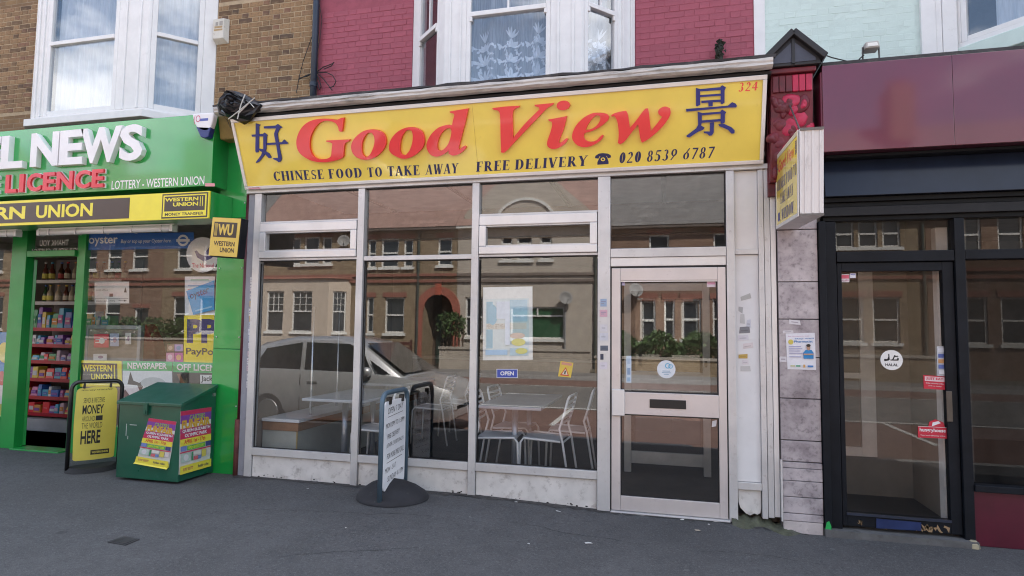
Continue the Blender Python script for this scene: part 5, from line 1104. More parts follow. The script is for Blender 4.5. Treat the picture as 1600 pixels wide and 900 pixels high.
poster('door_sticker', 'small red lettered label in the top corner of the restaurant door', 'sticker', DF, prect(DF, 1314, 428.5, 1327, 441), (.66, .62, .62), [('r', .05, .45, .95, .9, (.62, .10, .16)), ('t', .08, .1, .92, .35, 'ALARM', (.4, .1, .2))])
poster('door_sticker', 'small white label beside the red label on the restaurant door', 'sticker', DF, prect(DF, 1328, 427, 1337, 434.5), (.66, .66, .74), [('r', .1, .7, .9, .9, (.2, .2, .5))])
# ------------------------------------------------------------------ floodlight and cable on top of the purple fascia
fld = thing('floodlight', 'small floodlight standing on top of the purple fascia', 'floodlight'); yq = -.05
a = P(1349, 80, yq); b = P(1372, 66, yq)
hd = MB(); hd.hexa([(a.x, yq-.05, a.z), (b.x, yq-.05, a.z+.004), (b.x, yq+.06, a.z+.0), (a.x, yq+.06, a.z)], [(a.x+.01, yq-.03, b.z), (b.x-.005, yq-.03, b.z+.004), (b.x-.005, yq+.06, b.z), (a.x+.01, yq+.06, b.z)]); hd.build('lamp_head', mat((.34, .33, .30), .5, var=.1), fld, .008)
fg = MB(); fg.quad((a.x+.014, yq-.052, a.z+.012), (b.x-.014, yq-.052, a.z+.014), (b.x-.018, yq-.034, b.z-.01), (a.x+.022, yq-.034, b.z-.012)); fg.build('lamp_glass', mat((.62, .60, .55), .2), fld)
MB().tube([(a.x-.004, yq, a.z+.03), (a.x-.006, yq, 3.60), (b.x+.006, yq, 3.60), (b.x+.004, yq, a.z+.03)], .007, 6).build('bracket', mat((.06, .06, .06), .5), fld)
cab = [P(1350, 86, yq), P(1343, 92, yq-.02), P(1338, 100, yq), P(1325, 96, -.05), P(1300, 90, -.1), P(1278, 82, -.15)]
tag(MB().tube(cab, .005, 6).build('cable', RUBBER), 'thin black cable from the floodlight to the pediment', 'cable')
box('cable_duct', 1.39, 1.64, -.10, .0, 3.576, 3.60, LEAD, pf); box('lamp_base', 1.56, 1.72, -.12, .05, 3.576, 3.606, mat((.5, .5, .5), .6), pf)
# ================================================================== green bin chest with two posters
BG = mat((.006, .085, .047), .35, var=.12, scale=3, coat=.25, dirt=.30, dirtc=(.03, .115, .08), dscale=11, rvar=.1)
bn = thing('storage_bin', 'dark green metal bin with sloping lid beside the green pillar', 'bin')
bx0, bx1, by0, by1 = -4.945, -4.258, -.462, -.018; zg = gz(-4.6, -.3)
m = MB(); zf, zb_ = .800, .925
m.hexa([(bx0, by0, zg+.02), (bx1, by0, zg+.02), (bx1, by1, zg+.02), (bx0, by1, zg+.02)], [(bx0, by0, zf), (bx1, by0, zf), (bx1, by1, zb_), (bx0, by1, zb_)]); m.build('chest', BG, bn, .006)
m = MB(); o_ = .018
m.hexa([(bx0-o_, by0-o_, zf-.012), (bx1+o_, by0-o_, zf-.012), (bx1+o_, by1, zb_-.005), (bx0-o_, by1, zb_-.005)], [(bx0-o_, by0-o_, zf+.018), (bx1+o_, by0-o_, zf+.018), (bx1+o_, by1, zb_+.032), (bx0-o_, by1, zb_+.032)]); m.build('lid', BG, bn, .005)
hs = MB(); hx = P(230, 645, by0).x; hs.box(hx-.022, hx+.022, by0-.028, by0-.019, zf-.10, zf+.015); hs.box(hx-.012, hx+.012, by0-.035, by0-.0285, zf-.085, zf-.05); hs.build('hasp', mat((.03, .11, .07), .4, metal=.4), bn, .003)
box('hinge_bolt', bx1-.001, bx1+.012, by1+.01-.06, by1-.02, zb_-.08, zb_-.05, mat((.3, .3, .3), .4, metal=.7), bn)
for x_, z0_, z1_, in ((P(196, 690, by0).x, .50, .61), (P(199, 690, by0).x, .47, .50)): box('scratch', x_, x_+.006, by0-.0012, by0-.0004, z0_, z1_, mat((.45, .5, .46), .7), bn)
box('scratch', P(203, 660, by0).x, P(214, 660, by0).x, by0-.0012, by0-.0004, .60, .606, mat((.45, .5, .46), .7), bn)
BF = Fr((0, by0, 0)); BS = Fr((bx1, 0, 0), (0, 1, 0))
PU = (.20, .05, .30); GO = (.60, .34, .03); YE = (.72, .62, .06); CR = (.50, .03, .09)
fun = [('r', 0, .93, 1, 1, CR), ('r', 0, .80, 1, .93, PU), ('r', 0, .64, 1, .72, (.40, .04, .14)), ('t', .28, .84, .78, .92, "CARTERS", (.30, .45, .06), .02), ('t', .04, .71, .96, .85, 'FUNFAIR', GO, .05), ('r', 0, .50, 1, .64, CR), ('t', .06, .645, .96, .70, 'QUEEN ELIZABETH', W_, .03), ('t', .14, .575, .86, .63, 'OLYMPIC PARK', W_, .03), ('r', 0, .44, 1, .55, YE), ('t', .12, .47, .80, .535, 'APRIL 1st - 17th', (.55, .06, .03), .03), ('r', .22, .36, .80, .43, (.10, .42, .07)), ('t', .24, .37, .78, .42, 'OPEN EVERY DAY', (.55, .62, .05), .03), ('r', .02, .36, .20, .44, (.16, .22, .48)), ('r', .82, .36, .98, .44, (.05, .06, .2)), ('r', .0, .33, 1, .35, CR), ('r', .03, .18, .34, .32, (.42, .52, .45)), ('c', .18, .25, .08, .05, (.60, .60, .60)), ('r', .36, .18, .40, .32, (.05, .30, .12)), ('r', .42, .26, .66, .32, (.66, .64, .58)), ('r', .68, .20, .82, .32, (.62, .52, .10)), ('r', .84, .22, .97, .32, (.64, .58, .56)), ('r', .42, .18, .55, .24, (.55, .12, .14)), ('r', .56, .18, .66, .24, (.15, .22, .45)), ('r', 0, .0, 1, .13, YE), ('t', .08, .04, .40, .09, '01707 333777', (.35, .05, .1), .02), ('t', .55, .04, .9, .09, 'funfair rides', (.1, .1, .1), .02)]
poster('event_poster', 'crumpled funfair poster peeling off the front of the green bin', 'poster', BF, pq(BF, (213, 721), (264, 730), (276, 659), (233, 653)), (.62, .62, .58), fun)
poster('event_poster', 'large bright funfair poster on the side of the green bin', 'poster', BS, pq(BS, (279, 742), (327.5, 728), (330, 636), (282, 643)), (.62, .62, .58), fun)
# curled lower edge of the loose poster
cl = MB(); e0, e1 = BF.pix(213, 721), BF.pix(264, 730); cl.hexa([BF.at(*e0, .003), BF.at(*e1, .003), BF.at(e1[0], e1[1]+.03, .004), BF.at(e0[0], e0[1]+.03, .004)], [BF.at(e0[0]-.004, e0[1]-.012, .03), BF.at(e1[0], e1[1]-.014, .028), BF.at(e1[0], e1[1]+.0, .012), BF.at(e0[0], e0[1]+.0, .014)])
cl.build('curled_edge', ink(YE), [o for o in bpy.data.objects if o.name.startswith('event_poster')][0])
# ================================================================== yellow swing board
yb = thing('pavement_board', 'yellow money transfer pavement board in black hoop frame by the doorway', 'pavement sign')
zg = gz(-5.5, -.25); YF = Fr((-5.62, -.40, zg), (.24, .36, 0)); BK = mat((.010, .010, .011), .35, var=.2, coat=.2)
def hoop(fr, u0, u1, v1, r, rad, z0=0.):
    pts = [fr.at(u0, z0), fr.at(u0, v1-rad)]
    for i in range(1, 6): a = math.pi/2*i/5; pts.append(fr.at(u0+rad*(1-math.cos(a)), v1-rad+rad*math.sin(a)))
    for i in range(0, 6): a = math.pi/2*i/5; pts.append(fr.at(u1-rad+rad*math.sin(a), v1-rad+rad*math.cos(a)))
    return pts + [fr.at(u1, z0)]
MB().tube(hoop(YF, .018, .44, .865, .018, .07, .02), .019, 10).build('hoop_frame', BK, yb, smooth=True)
pp = smoothpoly([(.058, .115), (.085, .098), (.375, .098), (.400, .115), (.400, .76), (.375, .80), (.085, .80), (.058, .76)], 2, 80)
slab(YF, pp, .012, -.006).build('panel', mat((.66, .55, .09), .35, var=.06, coat=.2), yb, .002)
for u in (.12, .34): MB().tube([YF.at(u, .80, -.02), YF.at(u, .83, .0), YF.at(u, .85, .022), YF.at(u, .80, .02)], .009, 6).build('clip', BK, yb)
BT = ink((.012, .011, .010))
for s, a, b, v0, v1, bo in (('SEND & RECEIVE', .12, .295, .655, .705, -.005), ('MONEY', .115, .290, .545, .635, .02), ('AROUND', .115, .22, .475, .525, -.005), ('THE WORLD', .115, .285, .405, .46, -.005), ('HERE', .112, .275, .255, .385, .03)): text(YF, s, a, b, v0, v1, BT, yb, .0075, bold=bo)
rect(YF, .228, .285, .478, .525, .0006, BT, yb, .0072, 'printed_patch'); rect(YF, .20, .355, .145, .19, .0006, BT, yb, .0072, 'printed_patch'); text(YF, 'WESTERN UNION', .21, .345, .157, .178, ink((.7, .6, .1)), yb, .0082, bold=.02)
text(YF, 'money transfer', .10, .36, .77, .79, BT, yb, .0075)
bs = MB(); vv = []; nb_ = 26
for k in range(nb_): a = 2*math.pi*k/nb_; vv.append((.229+.235*math.cos(a), .20*math.sin(a)))
bs.hexa([YF.at(u, 0.001, w_) for u, w_ in vv], [YF.at(.229+(u-.229)*.8, .035+.02*(1-abs(w_)/.2), w_*.75) for u, w_ in vv]); bs.build('rubber_base', mat((.012, .012, .013), .75, var=.25), yb, .006)
# ================================================================== blue-grey swing board in front of the takeaway
tb = thing('pavement_board', 'white handwritten pavement board in blue-grey frame on black rubber base', 'pavement sign')
zg = gz(-2.23, -.3); TB = Fr((-2.235, -.545, zg), (0, 1, 0)); BGY = mat((.095, .15, .20), .4, var=.08, metal=.15, dirt=.1)
pts = hoop(TB, .0, .50, .895, .018, .085, .01)
fm = MB()
for i in range(len(pts)-1): fm.bar(pts[i], pts[i+1], .034, .050, up=(1, 0, 0)) if False else None
fm.tube(pts, .021, 8); fm.build('hoop_frame', BGY, tb, smooth=True)
pp = smoothpoly([(.045, .12), (.07, .085), (.43, .155), (.462, .18), (.462, .78), (.44, .82), (.075, .82), (.045, .78)], 2, 80)
pp = smoothpoly([(.045, .13), (.075, .095), (.43, .095), (.462, .13), (.462, .78), (.435, .82), (.075, .82), (.045, .78)], 2, 80)
slab(TB, pp, .014, -.007).build('panel', mat((.86, .86, .88), .3, var=.04, dirt=.06, coat=.3), tb, .002)
for u in (.13, .38): box('clip', -2.235-.018, -2.235+.02, -.545+u-.018, -.545+u+.018, zg+.795, zg+.855, BK, tb, .004)
for s, a, b, v0, v1, c_ in (('OPEN 7 DAY', .10, .40, .715, .765, .64), ('MON 12PM TO 11:30PM', .07, .43, .60, .640, .555), ('FREE DELIVERY', .10, .34, .51, .55, .49), ('(OVER £10.00 ONLY)', .09, .42, .43, .475, .41), ('FOR MORE INFO CALL', .10, .43, .345, .39, .33), ('MON - SAT', .07, .28, .235, .275, .22), ('SUNDAY 4-11PM', .12, .43, .16, .205, .15)):
    text(TB, s, a, b, v0, v1, BT, tb, .0085, bold=-.006, shear=.2, v0b=v0+.022, v1b=v1+.022)
for v in (.69, .315): slab(TB, [(.10, v), (.40, v+.018), (.40, v+.022), (.10, v+.004)], .0005, .0075).build('ruled_line', BT, tb)
bs = MB(); vv = []; nb_ = 30
for k in range(nb_): a = 2*math.pi*k/nb_; vv.append((.25+.28*math.cos(a), .31*math.sin(a)))
rings = [(1., .002), (.985, .026), (.88, .07), (.62, .125), (.3, .158), (.02, .165)]
for f_, h in rings: bs.v += [tuple(TB.at(.25+(u-.25)*f_, h*(1 if f_ > .95 else .55+.45*(1-abs((u-.25)*f_)/.3)), w_*f_)) for u, w_ in vv]
for i in range(len(rings)-1):
    for j in range(nb_): bs.f.append((i*nb_+j, i*nb_+(j+1) % nb_, (i+1)*nb_+(j+1) % nb_, (i+1)*nb_+j))
bs.build('rubber_base', mat((.020, .020, .024), .8, var=.25, dirt=.3, dirtc=(.06, .06, .06), dscale=20), tb, smooth=True)

# ================================================================== pipes, cables, tarpaulin
dp = thing('downpipe', 'dark blue drainpipe between the brown and pink brick walls', 'drainpipe')
a, b = P(489, 150, 1.9), P(496.5, 0, 1.9); xm = (P(486, 100, 1.93).x+P(496, 100, 1.93).x)/2
MB().tube([(xm, 1.93, 3.6), (xm, 1.93, 8.0)], .042, 12).build('pipe', mat((.018, .030, .055), .4, var=.15), dp, smooth=True)
for z in (4.75, 6.2): MB().lathe((xm, 1.93, z), [(.052, 0), (.052, .06)], 12).build('pipe_collar', mat((.016, .025, .045), .4), dp)
rng = random.Random(5)
def wig(pts, Y, r=.005): return MB().tube([P(x_, y_, Y) for x_, y_ in pts], r, 6)
tag(wig([(488, 56), (481, 75), (474, 95), (468, 118), (463, 145)], 1.96).build('cable', RUBBER), 'thin black cable sagging across the brown brick beside the drainpipe', 'cable')
tag(wig([(498, 0), (503, 30), (500, 60), (495, 85)], 1.95, .004).build('cable', RUBBER), 'thin black cable hanging beside the drainpipe on the pink wall', 'cable')
tg = thing('cable_tangle', 'tangle of loose black cables tied to the drainpipe', 'cable')
for pl_ in ([(493, 114), (505, 105), (518, 100), (522, 97), (518, 103), (506, 108)], [(494, 113), (510, 113), (520, 118), (525, 127), (521, 135), (514, 137)], [(494, 115), (499, 125), (502, 136), (499, 140), (496, 128)], [(496, 114), (506, 124), (519, 141)], [(467, 124), (478, 118), (492, 113)], [(468, 122), (480, 119), (494, 111)]): wig(pl_, 1.94, .0065).build('cable_loop', RUBBER, tg)
tarp = thing('plastic_wrap', 'crumpled black plastic sheet wrapped over the end of the cornice', 'plastic sheet')
tm = MB(); n1, n2 = 12, 16; rr = random.Random(3); cpt = P(366, 163, -.28)
poly = [(334, 166), (341, 153), (352, 141), (358, 137), (372, 143), (384, 148), (402, 158), (410, 164), (398, 176), (385, 186), (372, 190), (352, 183), (338, 176)]
for i in range(n1+1):
    f_ = i/n1
    for j, (x_, y_) in enumerate(poly):
        p = P(366+(x_-366)*(1-f_), 165+(y_-165)*(1-f_), -.42); bul = .20*math.sin(f_*math.pi/2)**.6
        tm.v.append((p.x+rr.uniform(-.012, .012), -.36-bul*.7+rr.uniform(-.03, .03)*(1-f_*.3), p.z+rr.uniform(-.012, .012)))
N_ = len(poly)
for i in range(n1):
    for j in range(N_): tm.f.append((i*N_+j, i*N_+(j+1) % N_, (i+1)*N_+(j+1) % N_, (i+1)*N_+j))
tm.build('sheet', mat((.010, .010, .012), .33, var=.3, bump=.5, bscale=25), tarp)
for pl_ in ([(383, 147), (376, 165), (371, 186)], [(357, 186), (375, 172), (398, 153)], [(372, 178), (390, 160), (397, 168)]): wig(pl_, -.52, .005).build('white_string', mat((.5, .5, .47), .7), tarp)
for k in range(5): wig([(342+rr.uniform(-4, 30), 172+rr.uniform(0, 14)), (350+rr.uniform(0, 25), 186+rr.uniform(-4, 6)), (346+rr.uniform(0, 25), 200)], -.28, .004).build('loose_wire', mat((.10, .08, .04), .7), tarp)
# old yellow board end glimpsed under the wrap
tag(MB().hexa([(-4.24, -.15, 3.36), (-4.06, -.15, 3.36), (-4.06, -.02, 3.36), (-4.24, -.02, 3.36)], [(-4.24, -.2, 3.60), (-4.06, -.2, 3.60), (-4.06, -.02, 3.60), (-4.24, -.02, 3.60)]).build('timber_offcut', mat((.22, .16, .05), .8, var=.3, dirt=.5), None, .01), 'old brown timber end under the black plastic wrap', 'timber')
pr_ = thing('red_pipe', 'narrow maroon painted pipe between green pillar and takeaway frame', 'pipe')
MB().tube([(-4.012+.018, -.015, .62), (-4.012+.018, -.015, 2.83)], .016, 10).build('pipe', mat((.085, .012, .018), .5, var=.25, dirt=.3), pr_, smooth=True)
MB().tube([(-4.012+.012, -.025, .09), (-4.012+.012, -.025, .63)], .024, 10).build('rusty_shoe', mat((.12, .035, .03), .8, var=.4, dirt=.6, dirtc=(.03, .02, .02)), pr_, smooth=True)
# weed and rag on the pink wall
wd = thing('buddleia_stump', 'dark weed stump growing from the pink wall above the cornice', 'weed'); rr = random.Random(8)
for k in range(26):
    p = P(1124+rr.gauss(0, 3.4), 76+rr.uniform(-10, 19), 1.95); s = rr.uniform(.02, .045); m = MB(); an = rr.uniform(0, 6.28)
    m.add([(p.x+s*math.cos(an+t)*(.5 if i % 2 else 1), 1.95-rr.uniform(0, .05), p.z+s*math.sin(an+t)*(.6 if i % 2 else 1.2)) for i, t in enumerate((0, 1.2, 2.2, 3.3, 4.4, 5.4))], [(0, 1, 2, 3, 4, 5)]); m.build('leaf', mat((.022, .024, .016), .8, var=.4), wd)
MB().tube([P(1122, 95, 1.96), P(1123, 80, 1.95), P(1122, 64, 1.95)], [.02, .014, .006], 6).build('stem', mat((.03, .022, .018), .9), wd)
for x0, y0, x1, y1 in ((1180, 96, 1196, 90), (1196, 90, 1250, 76)): pass
tag(MB().tube([(.80, -.32, 3.60), (.83, -.30, 3.63), (.86, 0.5, 3.75), (.9, 1.95, 4.2)], .008, 6).build('cable', RUBBER), 'black cable from the cornice end to the pink wall', 'cable')

# ================================================================== stickers, notices and scraps
SP = Fr((0, -.0215, 0))      # grey side post
cols = [((.62, .62, .64), 'white'), ((.60, .62, .68), 'pale blue'), ((.55, .40, .16), 'orange'), ((.60, .58, .60), 'faded white'), ((.58, .46, .50), 'pinkish'), ((.40, .44, .54), 'blue-grey'), ((.64, .64, .62), 'off-white')]
rr = random.Random(12)
ys = [434, 446, 458, 470, 483, 494, 503, 514, 525, 536, 548, 560, 572, 584, 595]
for i, y in enumerate(ys):
    c_, nm_ = cols[(i*3+i//4) % 7]; x0 = 391.3-(y-434)*.036+rr.uniform(-.8, .6); wdt = rr.uniform(5.5, 8); h = rr.uniform(7, 11)
    place = ('topmost' if i == 0 else 'lowest' if i == len(ys)-1 else 'number %d from the top' % (i+1))
    lab = '%s sticker on the grey post beside the green pillar, %s' % (nm_, 'topmost of the column' if i == 0 else 'lowest of the column' if i == len(ys)-1 else ('second', 'third', 'fourth', 'fifth', 'sixth', 'seventh', 'eighth', 'ninth', 'tenth', 'eleventh', 'twelfth', 'thirteenth', 'fourteenth')[i-1]+' from the top')
    poster('sticker', lab, 'sticker', SP, pq(SP, (x0, y+h), (x0+wdt, y+h+rr.uniform(-1, 1)), (x0+wdt, y), (x0, y+rr.uniform(-1, 1))), c_, [('r', .1, .55, .9, .66, (.2, .2, .3)), ('r', .1, .3, .7, .4, (.3, .25, .3)), ('c', .5, .78, .2, .12, rr.choice([(.5, .3, .1), (.15, .2, .5), (.5, .1, .2)]))], group='stickers on the grey post')
MS = Fr((0, -.0485, 0))      # wide mullion by the door
for x0, y0, x1, y1, c_, lab, k_ in ((938, 467, 948, 479, (.30, .40, .55), 'blue and white sticker near the top of the post left of the takeaway door', 0), (937, 484, 949, 495, (.58, .36, .44), 'pink sticker below the blue one on the post beside the door', 0), (938, 507, 949, 518, (.60, .60, .64), 'faded white sticker halfway down the post beside the door', 1), (937, 520, 950, 532, (.56, .58, .64), 'scraped pale sticker on the post beside the door above the black scrap', 1), (938, 540, 950, 548, (.10, .12, .16), 'black and blue torn scrap on the post beside the door', 1), (938, 553, 943, 562, (.05, .06, .10), 'small black speckled scrap low on the post beside the door', 1), (937, 566, 949, 577, (.62, .60, .66), 'plain white scrap lowest on the post beside the door', 1)):
    poster('sticker', lab, 'sticker', MS, prect(MS, x0, y0, x1, y1), c_, [('r', .15, .6, .85, .7, (.25, .25, .35)), ('r', .15, .35, .6, .45, (.3, .3, .36))] if k_ == 0 else [('r', .2, .4, .7, .6, tuple(v*.8 for v in c_))])
BF2 = Fr((0, -.0125, 0))     # white side board
for q, c_, lab in ((((1158, 470), (1174, 466), (1172, 458), (1157, 464)), (.42, .42, .40), 'torn grey tape scrap highest on the white side panel'), (((1154, 486), (1160, 490), (1161, 480), (1154, 479)), (.40, .40, .40), 'small Y shaped grey scrap on the white side panel'), (((1156, 505), (1164, 506), (1163, 491), (1157, 491)), (.50, .50, .49), 'pale grey upright tape scrap on the white side panel'), (((1166, 510), (1173, 512), (1173, 499), (1167, 500)), (.55, .56, .62), 'faint blue torn label on the white side panel'), (((1155, 521), (1172, 520), (1171, 510), (1156, 511)), (.20, .20, .22), 'dark grey torn label on the white side panel'), (((1153, 532), (1170, 531), (1169, 523), (1153, 524)), (.62, .60, .64), 'white printed label under the dark grey scrap'), (((1161, 545), (1177, 543), (1176, 535), (1161, 537)), (.64, .58, .58), 'white label with pink print on the side panel'), (((1154, 560), (1168, 560), (1168, 553), (1154, 554)), (.50, .34, .08), 'small yellow and brown sticker on the white side panel'), (((1159, 569), (1170, 569), (1169, 562), (1159, 563)), (.66, .62, .64), 'small white label under the yellow sticker'), (((1157, 580), (1173, 580), (1172, 572), (1157, 572)), (.50, .49, .48), 'faint grey tape mark lowest on the side panel')):
    poster('scrap', lab, 'sticker', BF2, pq(BF2, *q), c_, [('r', .15, .3, .8, .5, tuple(v*.75 for v in c_))] if 'label' in lab or 'sticker' in lab else [])
MF = Fr((0, -.0525, 0))      # marble
poster('notice', 'health advice poster with a figure in blue taped to the marble pilaster', 'notice', MF, pq(MF, (1230.5, 577), (1275, 578), (1273, 520), (1227.5, 521)), (.70, .70, .74), [('t', .08, .90, .80, .93, 'Beat the pressure this winter', (.45, .1, .3)), ('t', .30, .82, .95, .87, 'Stay well', (.05, .2, .45), .01), ('t', .28, .74, .92, .80, 'Pharmacist', (.05, .2, .45), .02), ('c', .16, .76, .09, .07, (.60, .50, .10)), ('r', .08, .62, .50, .64, (.3, .3, .5)), ('r', .08, .56, .55, .58, (.3, .3, .5)), ('r', .08, .50, .48, .52, (.3, .3, .5)), ('r', .08, .44, .55, .46, (.3, .3, .5)), ('r', .08, .34, .50, .36, (.3, .3, .5)), ('p', [(.58, .30), (.92, .30), (.93, .46), (.86, .54), (.66, .54), (.57, .46)], (.02, .22, .50)), ('c', .76, .60, .06, .075, (.45, .27, .18)), ('c', .76, .66, .075, .04, (.02, .015, .01)), ('r', .58, .40, .92, .44, (.45, .27, .18)), ('r', .10, .08, .26, .12, (.5, .5, .3)), ('r', .30, .08, .45, .12, (.1, .35, .2)), ('r', .55, .06, .62, .14, (.6, .35, .1)), ('r', .7, .07, .9, .12, (.05, .2, .5))])
for q, lab in ((((1233, 506), (1251, 508), (1250, 501), (1233, 499)), 'tilted white tape scrap on the marble above the health poster'), (((1223, 521), (1240, 520), (1239, 516), (1223, 516.5)), 'thin printed label just above the health poster'), (((1218, 565), (1229, 566), (1229, 557), (1218, 557)), 'small grey printed label left of the health poster on the marble')):
    poster('sticker', lab, 'sticker', MF, pq(MF, *q), (.60, .58, .60), [('r', .2, .4, .8, .6, (.35, .32, .36))])
# on the takeaway glass
GF = Fr((0, .0045, 0)); GB = Fr((0, .012, 0))
poster('open_sign', 'small blue OPEN sign in the takeaway window', 'sign', GF, prect(GF, 776, 576.5, 809, 590.5), (.62, .64, .70), [('r', .03, .06, .97, .94, (.055, .085, .38)), ('t', .18, .28, .82, .74, 'OPEN', W_, .03)])
bpy.data.objects[[o.name for o in bpy.data.objects if o.name.startswith('open_sign')][-1]]['label'] = 'small blue open sign in the takeaway window under the menu poster'
poster('warning_sticker', 'torn yellow and orange warning triangle sticker on the takeaway window', 'sticker', GF, pq(GF, (872, 588), (892, 590), (896, 567), (876, 564)), (.66, .48, .08), [('r', .1, .78, .9, .95, (.6, .28, .2)), ('p', [(.12, .08), (.85, .08), (.48, .66)], (.55, .10, .04)), ('p', [(.26, .16), (.72, .16), (.48, .54)], (.66, .62, .50)), ('r', .44, .2, .54, .42, K_)])
LB = (.38, .60, .74)
poster('menu_poster', 'large pale blue and white menu poster inside the takeaway window', 'poster', GB, pq(GB, (754.5, 563), (832.5, 562), (832, 447.5), (755, 449)), (.70, .73, .74), [('r', .05, .05, .93, .84, (.58, .68, .72)), ('r', .07, .16, .2, .80, (.18, .42, .58)), ('r', .07, .42, .88, .50, (.62, .62, .58)), ('t', .08, .43, .5, .49, 'MENU SET MEALS', (.35, .3, .25)), ('r', .55, .52, .90, .82, LB), ('c', .2, .62, .1, .14, (.20, .45, .62)), ('r', .55, .06, .9, .16, (.45, .58, .62)), ('c', .72, .24, .14, .05, (.66, .62, .22)), ('c', .70, .33, .15, .04, (.62, .50, .40)), ('r', .28, .56, .5, .8, (.66, .70, .72)), ('r', .06, .07, .5, .14, (.40, .55, .68)), ('c', .78, .12, .12, .04, (.62, .60, .20)), ('r', .45, .2, .55, .8, (.68, .72, .74))])
DG = Fr((0, -.0095, 0))
dsc = thing('round_sticker', 'round white hygiene sticker on the takeaway door glass', 'sticker'); cx, cz = DG.pix(1041, 577); R_ = .073
slab(DG, [(cx+R_*math.cos(i*math.pi/16), cz+R_*math.sin(i*math.pi/16)) for i in range(32)], .001).build('disc', ink((.66, .70, .74)), dsc)
for dx, dz, r_ in ((.012, .028, .022), (.034, .024, .018)):
    m = MB(); n = 16; m.add([DG.at(cx+dx+rad*math.cos(i*math.tau/n), cz+dz+rad*math.sin(i*math.tau/n), .0014+.0002*r_) for rad in (r_, r_*.66) for i in range(n)], [(i, (i+1) % n, n+(i+1) % n, n+i) for i in range(n)]); m.build('ring_mark', ink((.12, .42, .62)), dsc)
for k, (a, b) in enumerate(((-.03, .03), (-.035, .035), (-.02, .02))): rect(DG, cx+a, cx+b, cz-.018-.013*k, cz-.011-.013*k, .0004, ink((.3, .42, .52)), dsc, .0012, 'printed_line')
poster('door_sticker', 'tall narrow pale blue sticker on the left of the takeaway door glass', 'sticker', DG, prect(DG, 978.5, 556, 986.5, 598), (.55, .64, .72), [('r', .2, .7, .8, .9, (.4, .5, .62)), ('r', .2, .3, .8, .55, (.25, .35, .5)), ('r', .2, .05, .8, .2, (.3, .45, .6))])
poster('door_sticker', 'small lilac label in the top left corner of the takeaway door', 'sticker', DG, prect(DG, 968.5, 439, 976.5, 446), (.52, .48, .66), [('r', .15, .5, .85, .8, (.3, .25, .5))])
poster('door_sticker', 'small pink and white label in the top right corner of the takeaway door', 'sticker', DG, prect(DG, 1104.5, 437, 1118, 448.5), (.66, .58, .62), [('r', .06, .35, .94, .92, (.62, .28, .42)), ('t', .15, .5, .85, .78, 'ALARM', (.66, .5, .56))])
poster('door_sticker', 'torn white tag near the bottom pane corner of the takeaway door', 'sticker', DG, pq(DG, (1112, 667), (1119, 666), (1120, 656), (1113, 658)), (.66, .64, .66), [])
# ------------------------------------------------------------------ ground bits
cov = thing('access_cover', 'small dark iron access cover set in the pavement', 'cover'); cpts = [PZ(*p, gz(-3.6, -1.63)+.006) for p in ((168, 846), (196, 851), (218, 842), (194, 837.5))]
c0 = sum(cpts, Vector())/4; m = MB(); m.hexa([p+Vector((0, 0, -.012)) for p in cpts], cpts); m.build('frame', mat((.045, .045, .048), .7, var=.3), cov)
m = MB(); q = [c0+(p-c0)*.82 for p in cpts]; m.hexa(q, [p+Vector((0, 0, .003)) for p in q]); m.build('lid', mat((.030, .030, .032), .6, var=.4, bump=.6, bscale=90), cov)
rr = random.Random(31)
def scrap(px, py, s, c_, lab):
    p = PZ(px, py, .06); p.z = gz(p.x, p.y); m = MB(); n = rr.randint(4, 6); a0 = rr.uniform(0, 6)
    lo_ = [(p.x+s*math.cos(a0+i*6.28/n)*rr.uniform(.5, 1.5), p.y+s*math.sin(a0+i*6.28/n)*rr.uniform(.4, 1.), p.z+.002+rr.uniform(0, .006)) for i in range(n)]
    m.hexa(lo_, [(x_, y_, z_+.002) for x_, y_, z_ in lo_]); tag(m.build('litter', mat(c_, .8, var=.1)), lab, 'litter', 'scraps of litter on the pavement')
for px, py, s, c_, lab in ((428, 753, .022, (.62, .62, .62), 'white paper scrap just under the first stall riser'), (430, 747, .012, (.55, .55, .53), 'tiny pale chip against the first stall riser'), (480, 771, .012, (.45, .45, .45), 'small pale chip on the pavement left of the white board'), (806, 790, .013, (.55, .55, .55), 'pale chip below the third stall riser'), (872, 802, .022, (.60, .59, .57), 'crumpled white scrap below the third stall riser near the door'), (920, 848, .024, (.58, .57, .56), 'torn paper scrap in the middle of the near pavement'), (1066, 813, .014, (.62, .60, .58), 'white scrap just below the takeaway door'), (1090, 829, .018, (.45, .38, .30), 'flattened brown scrap below the takeaway door'), (1108, 820, .010, (.4, .38, .36), 'small grey scrap right of the door foot'), (826, 852, .010, (.5, .5, .5), 'tiny chip on the open pavement'), (735, 815, .008, (.45, .45, .44), 'tiny chip to the right of the white board base'), (540, 832, .010, (.40, .38, .36), 'dull scrap below the white board on the pavement'), (1340, 812, .02, (.33, .30, .2), 'brown leaf scrap at the restaurant door step')):
    scrap(px, py, s, c_, lab)

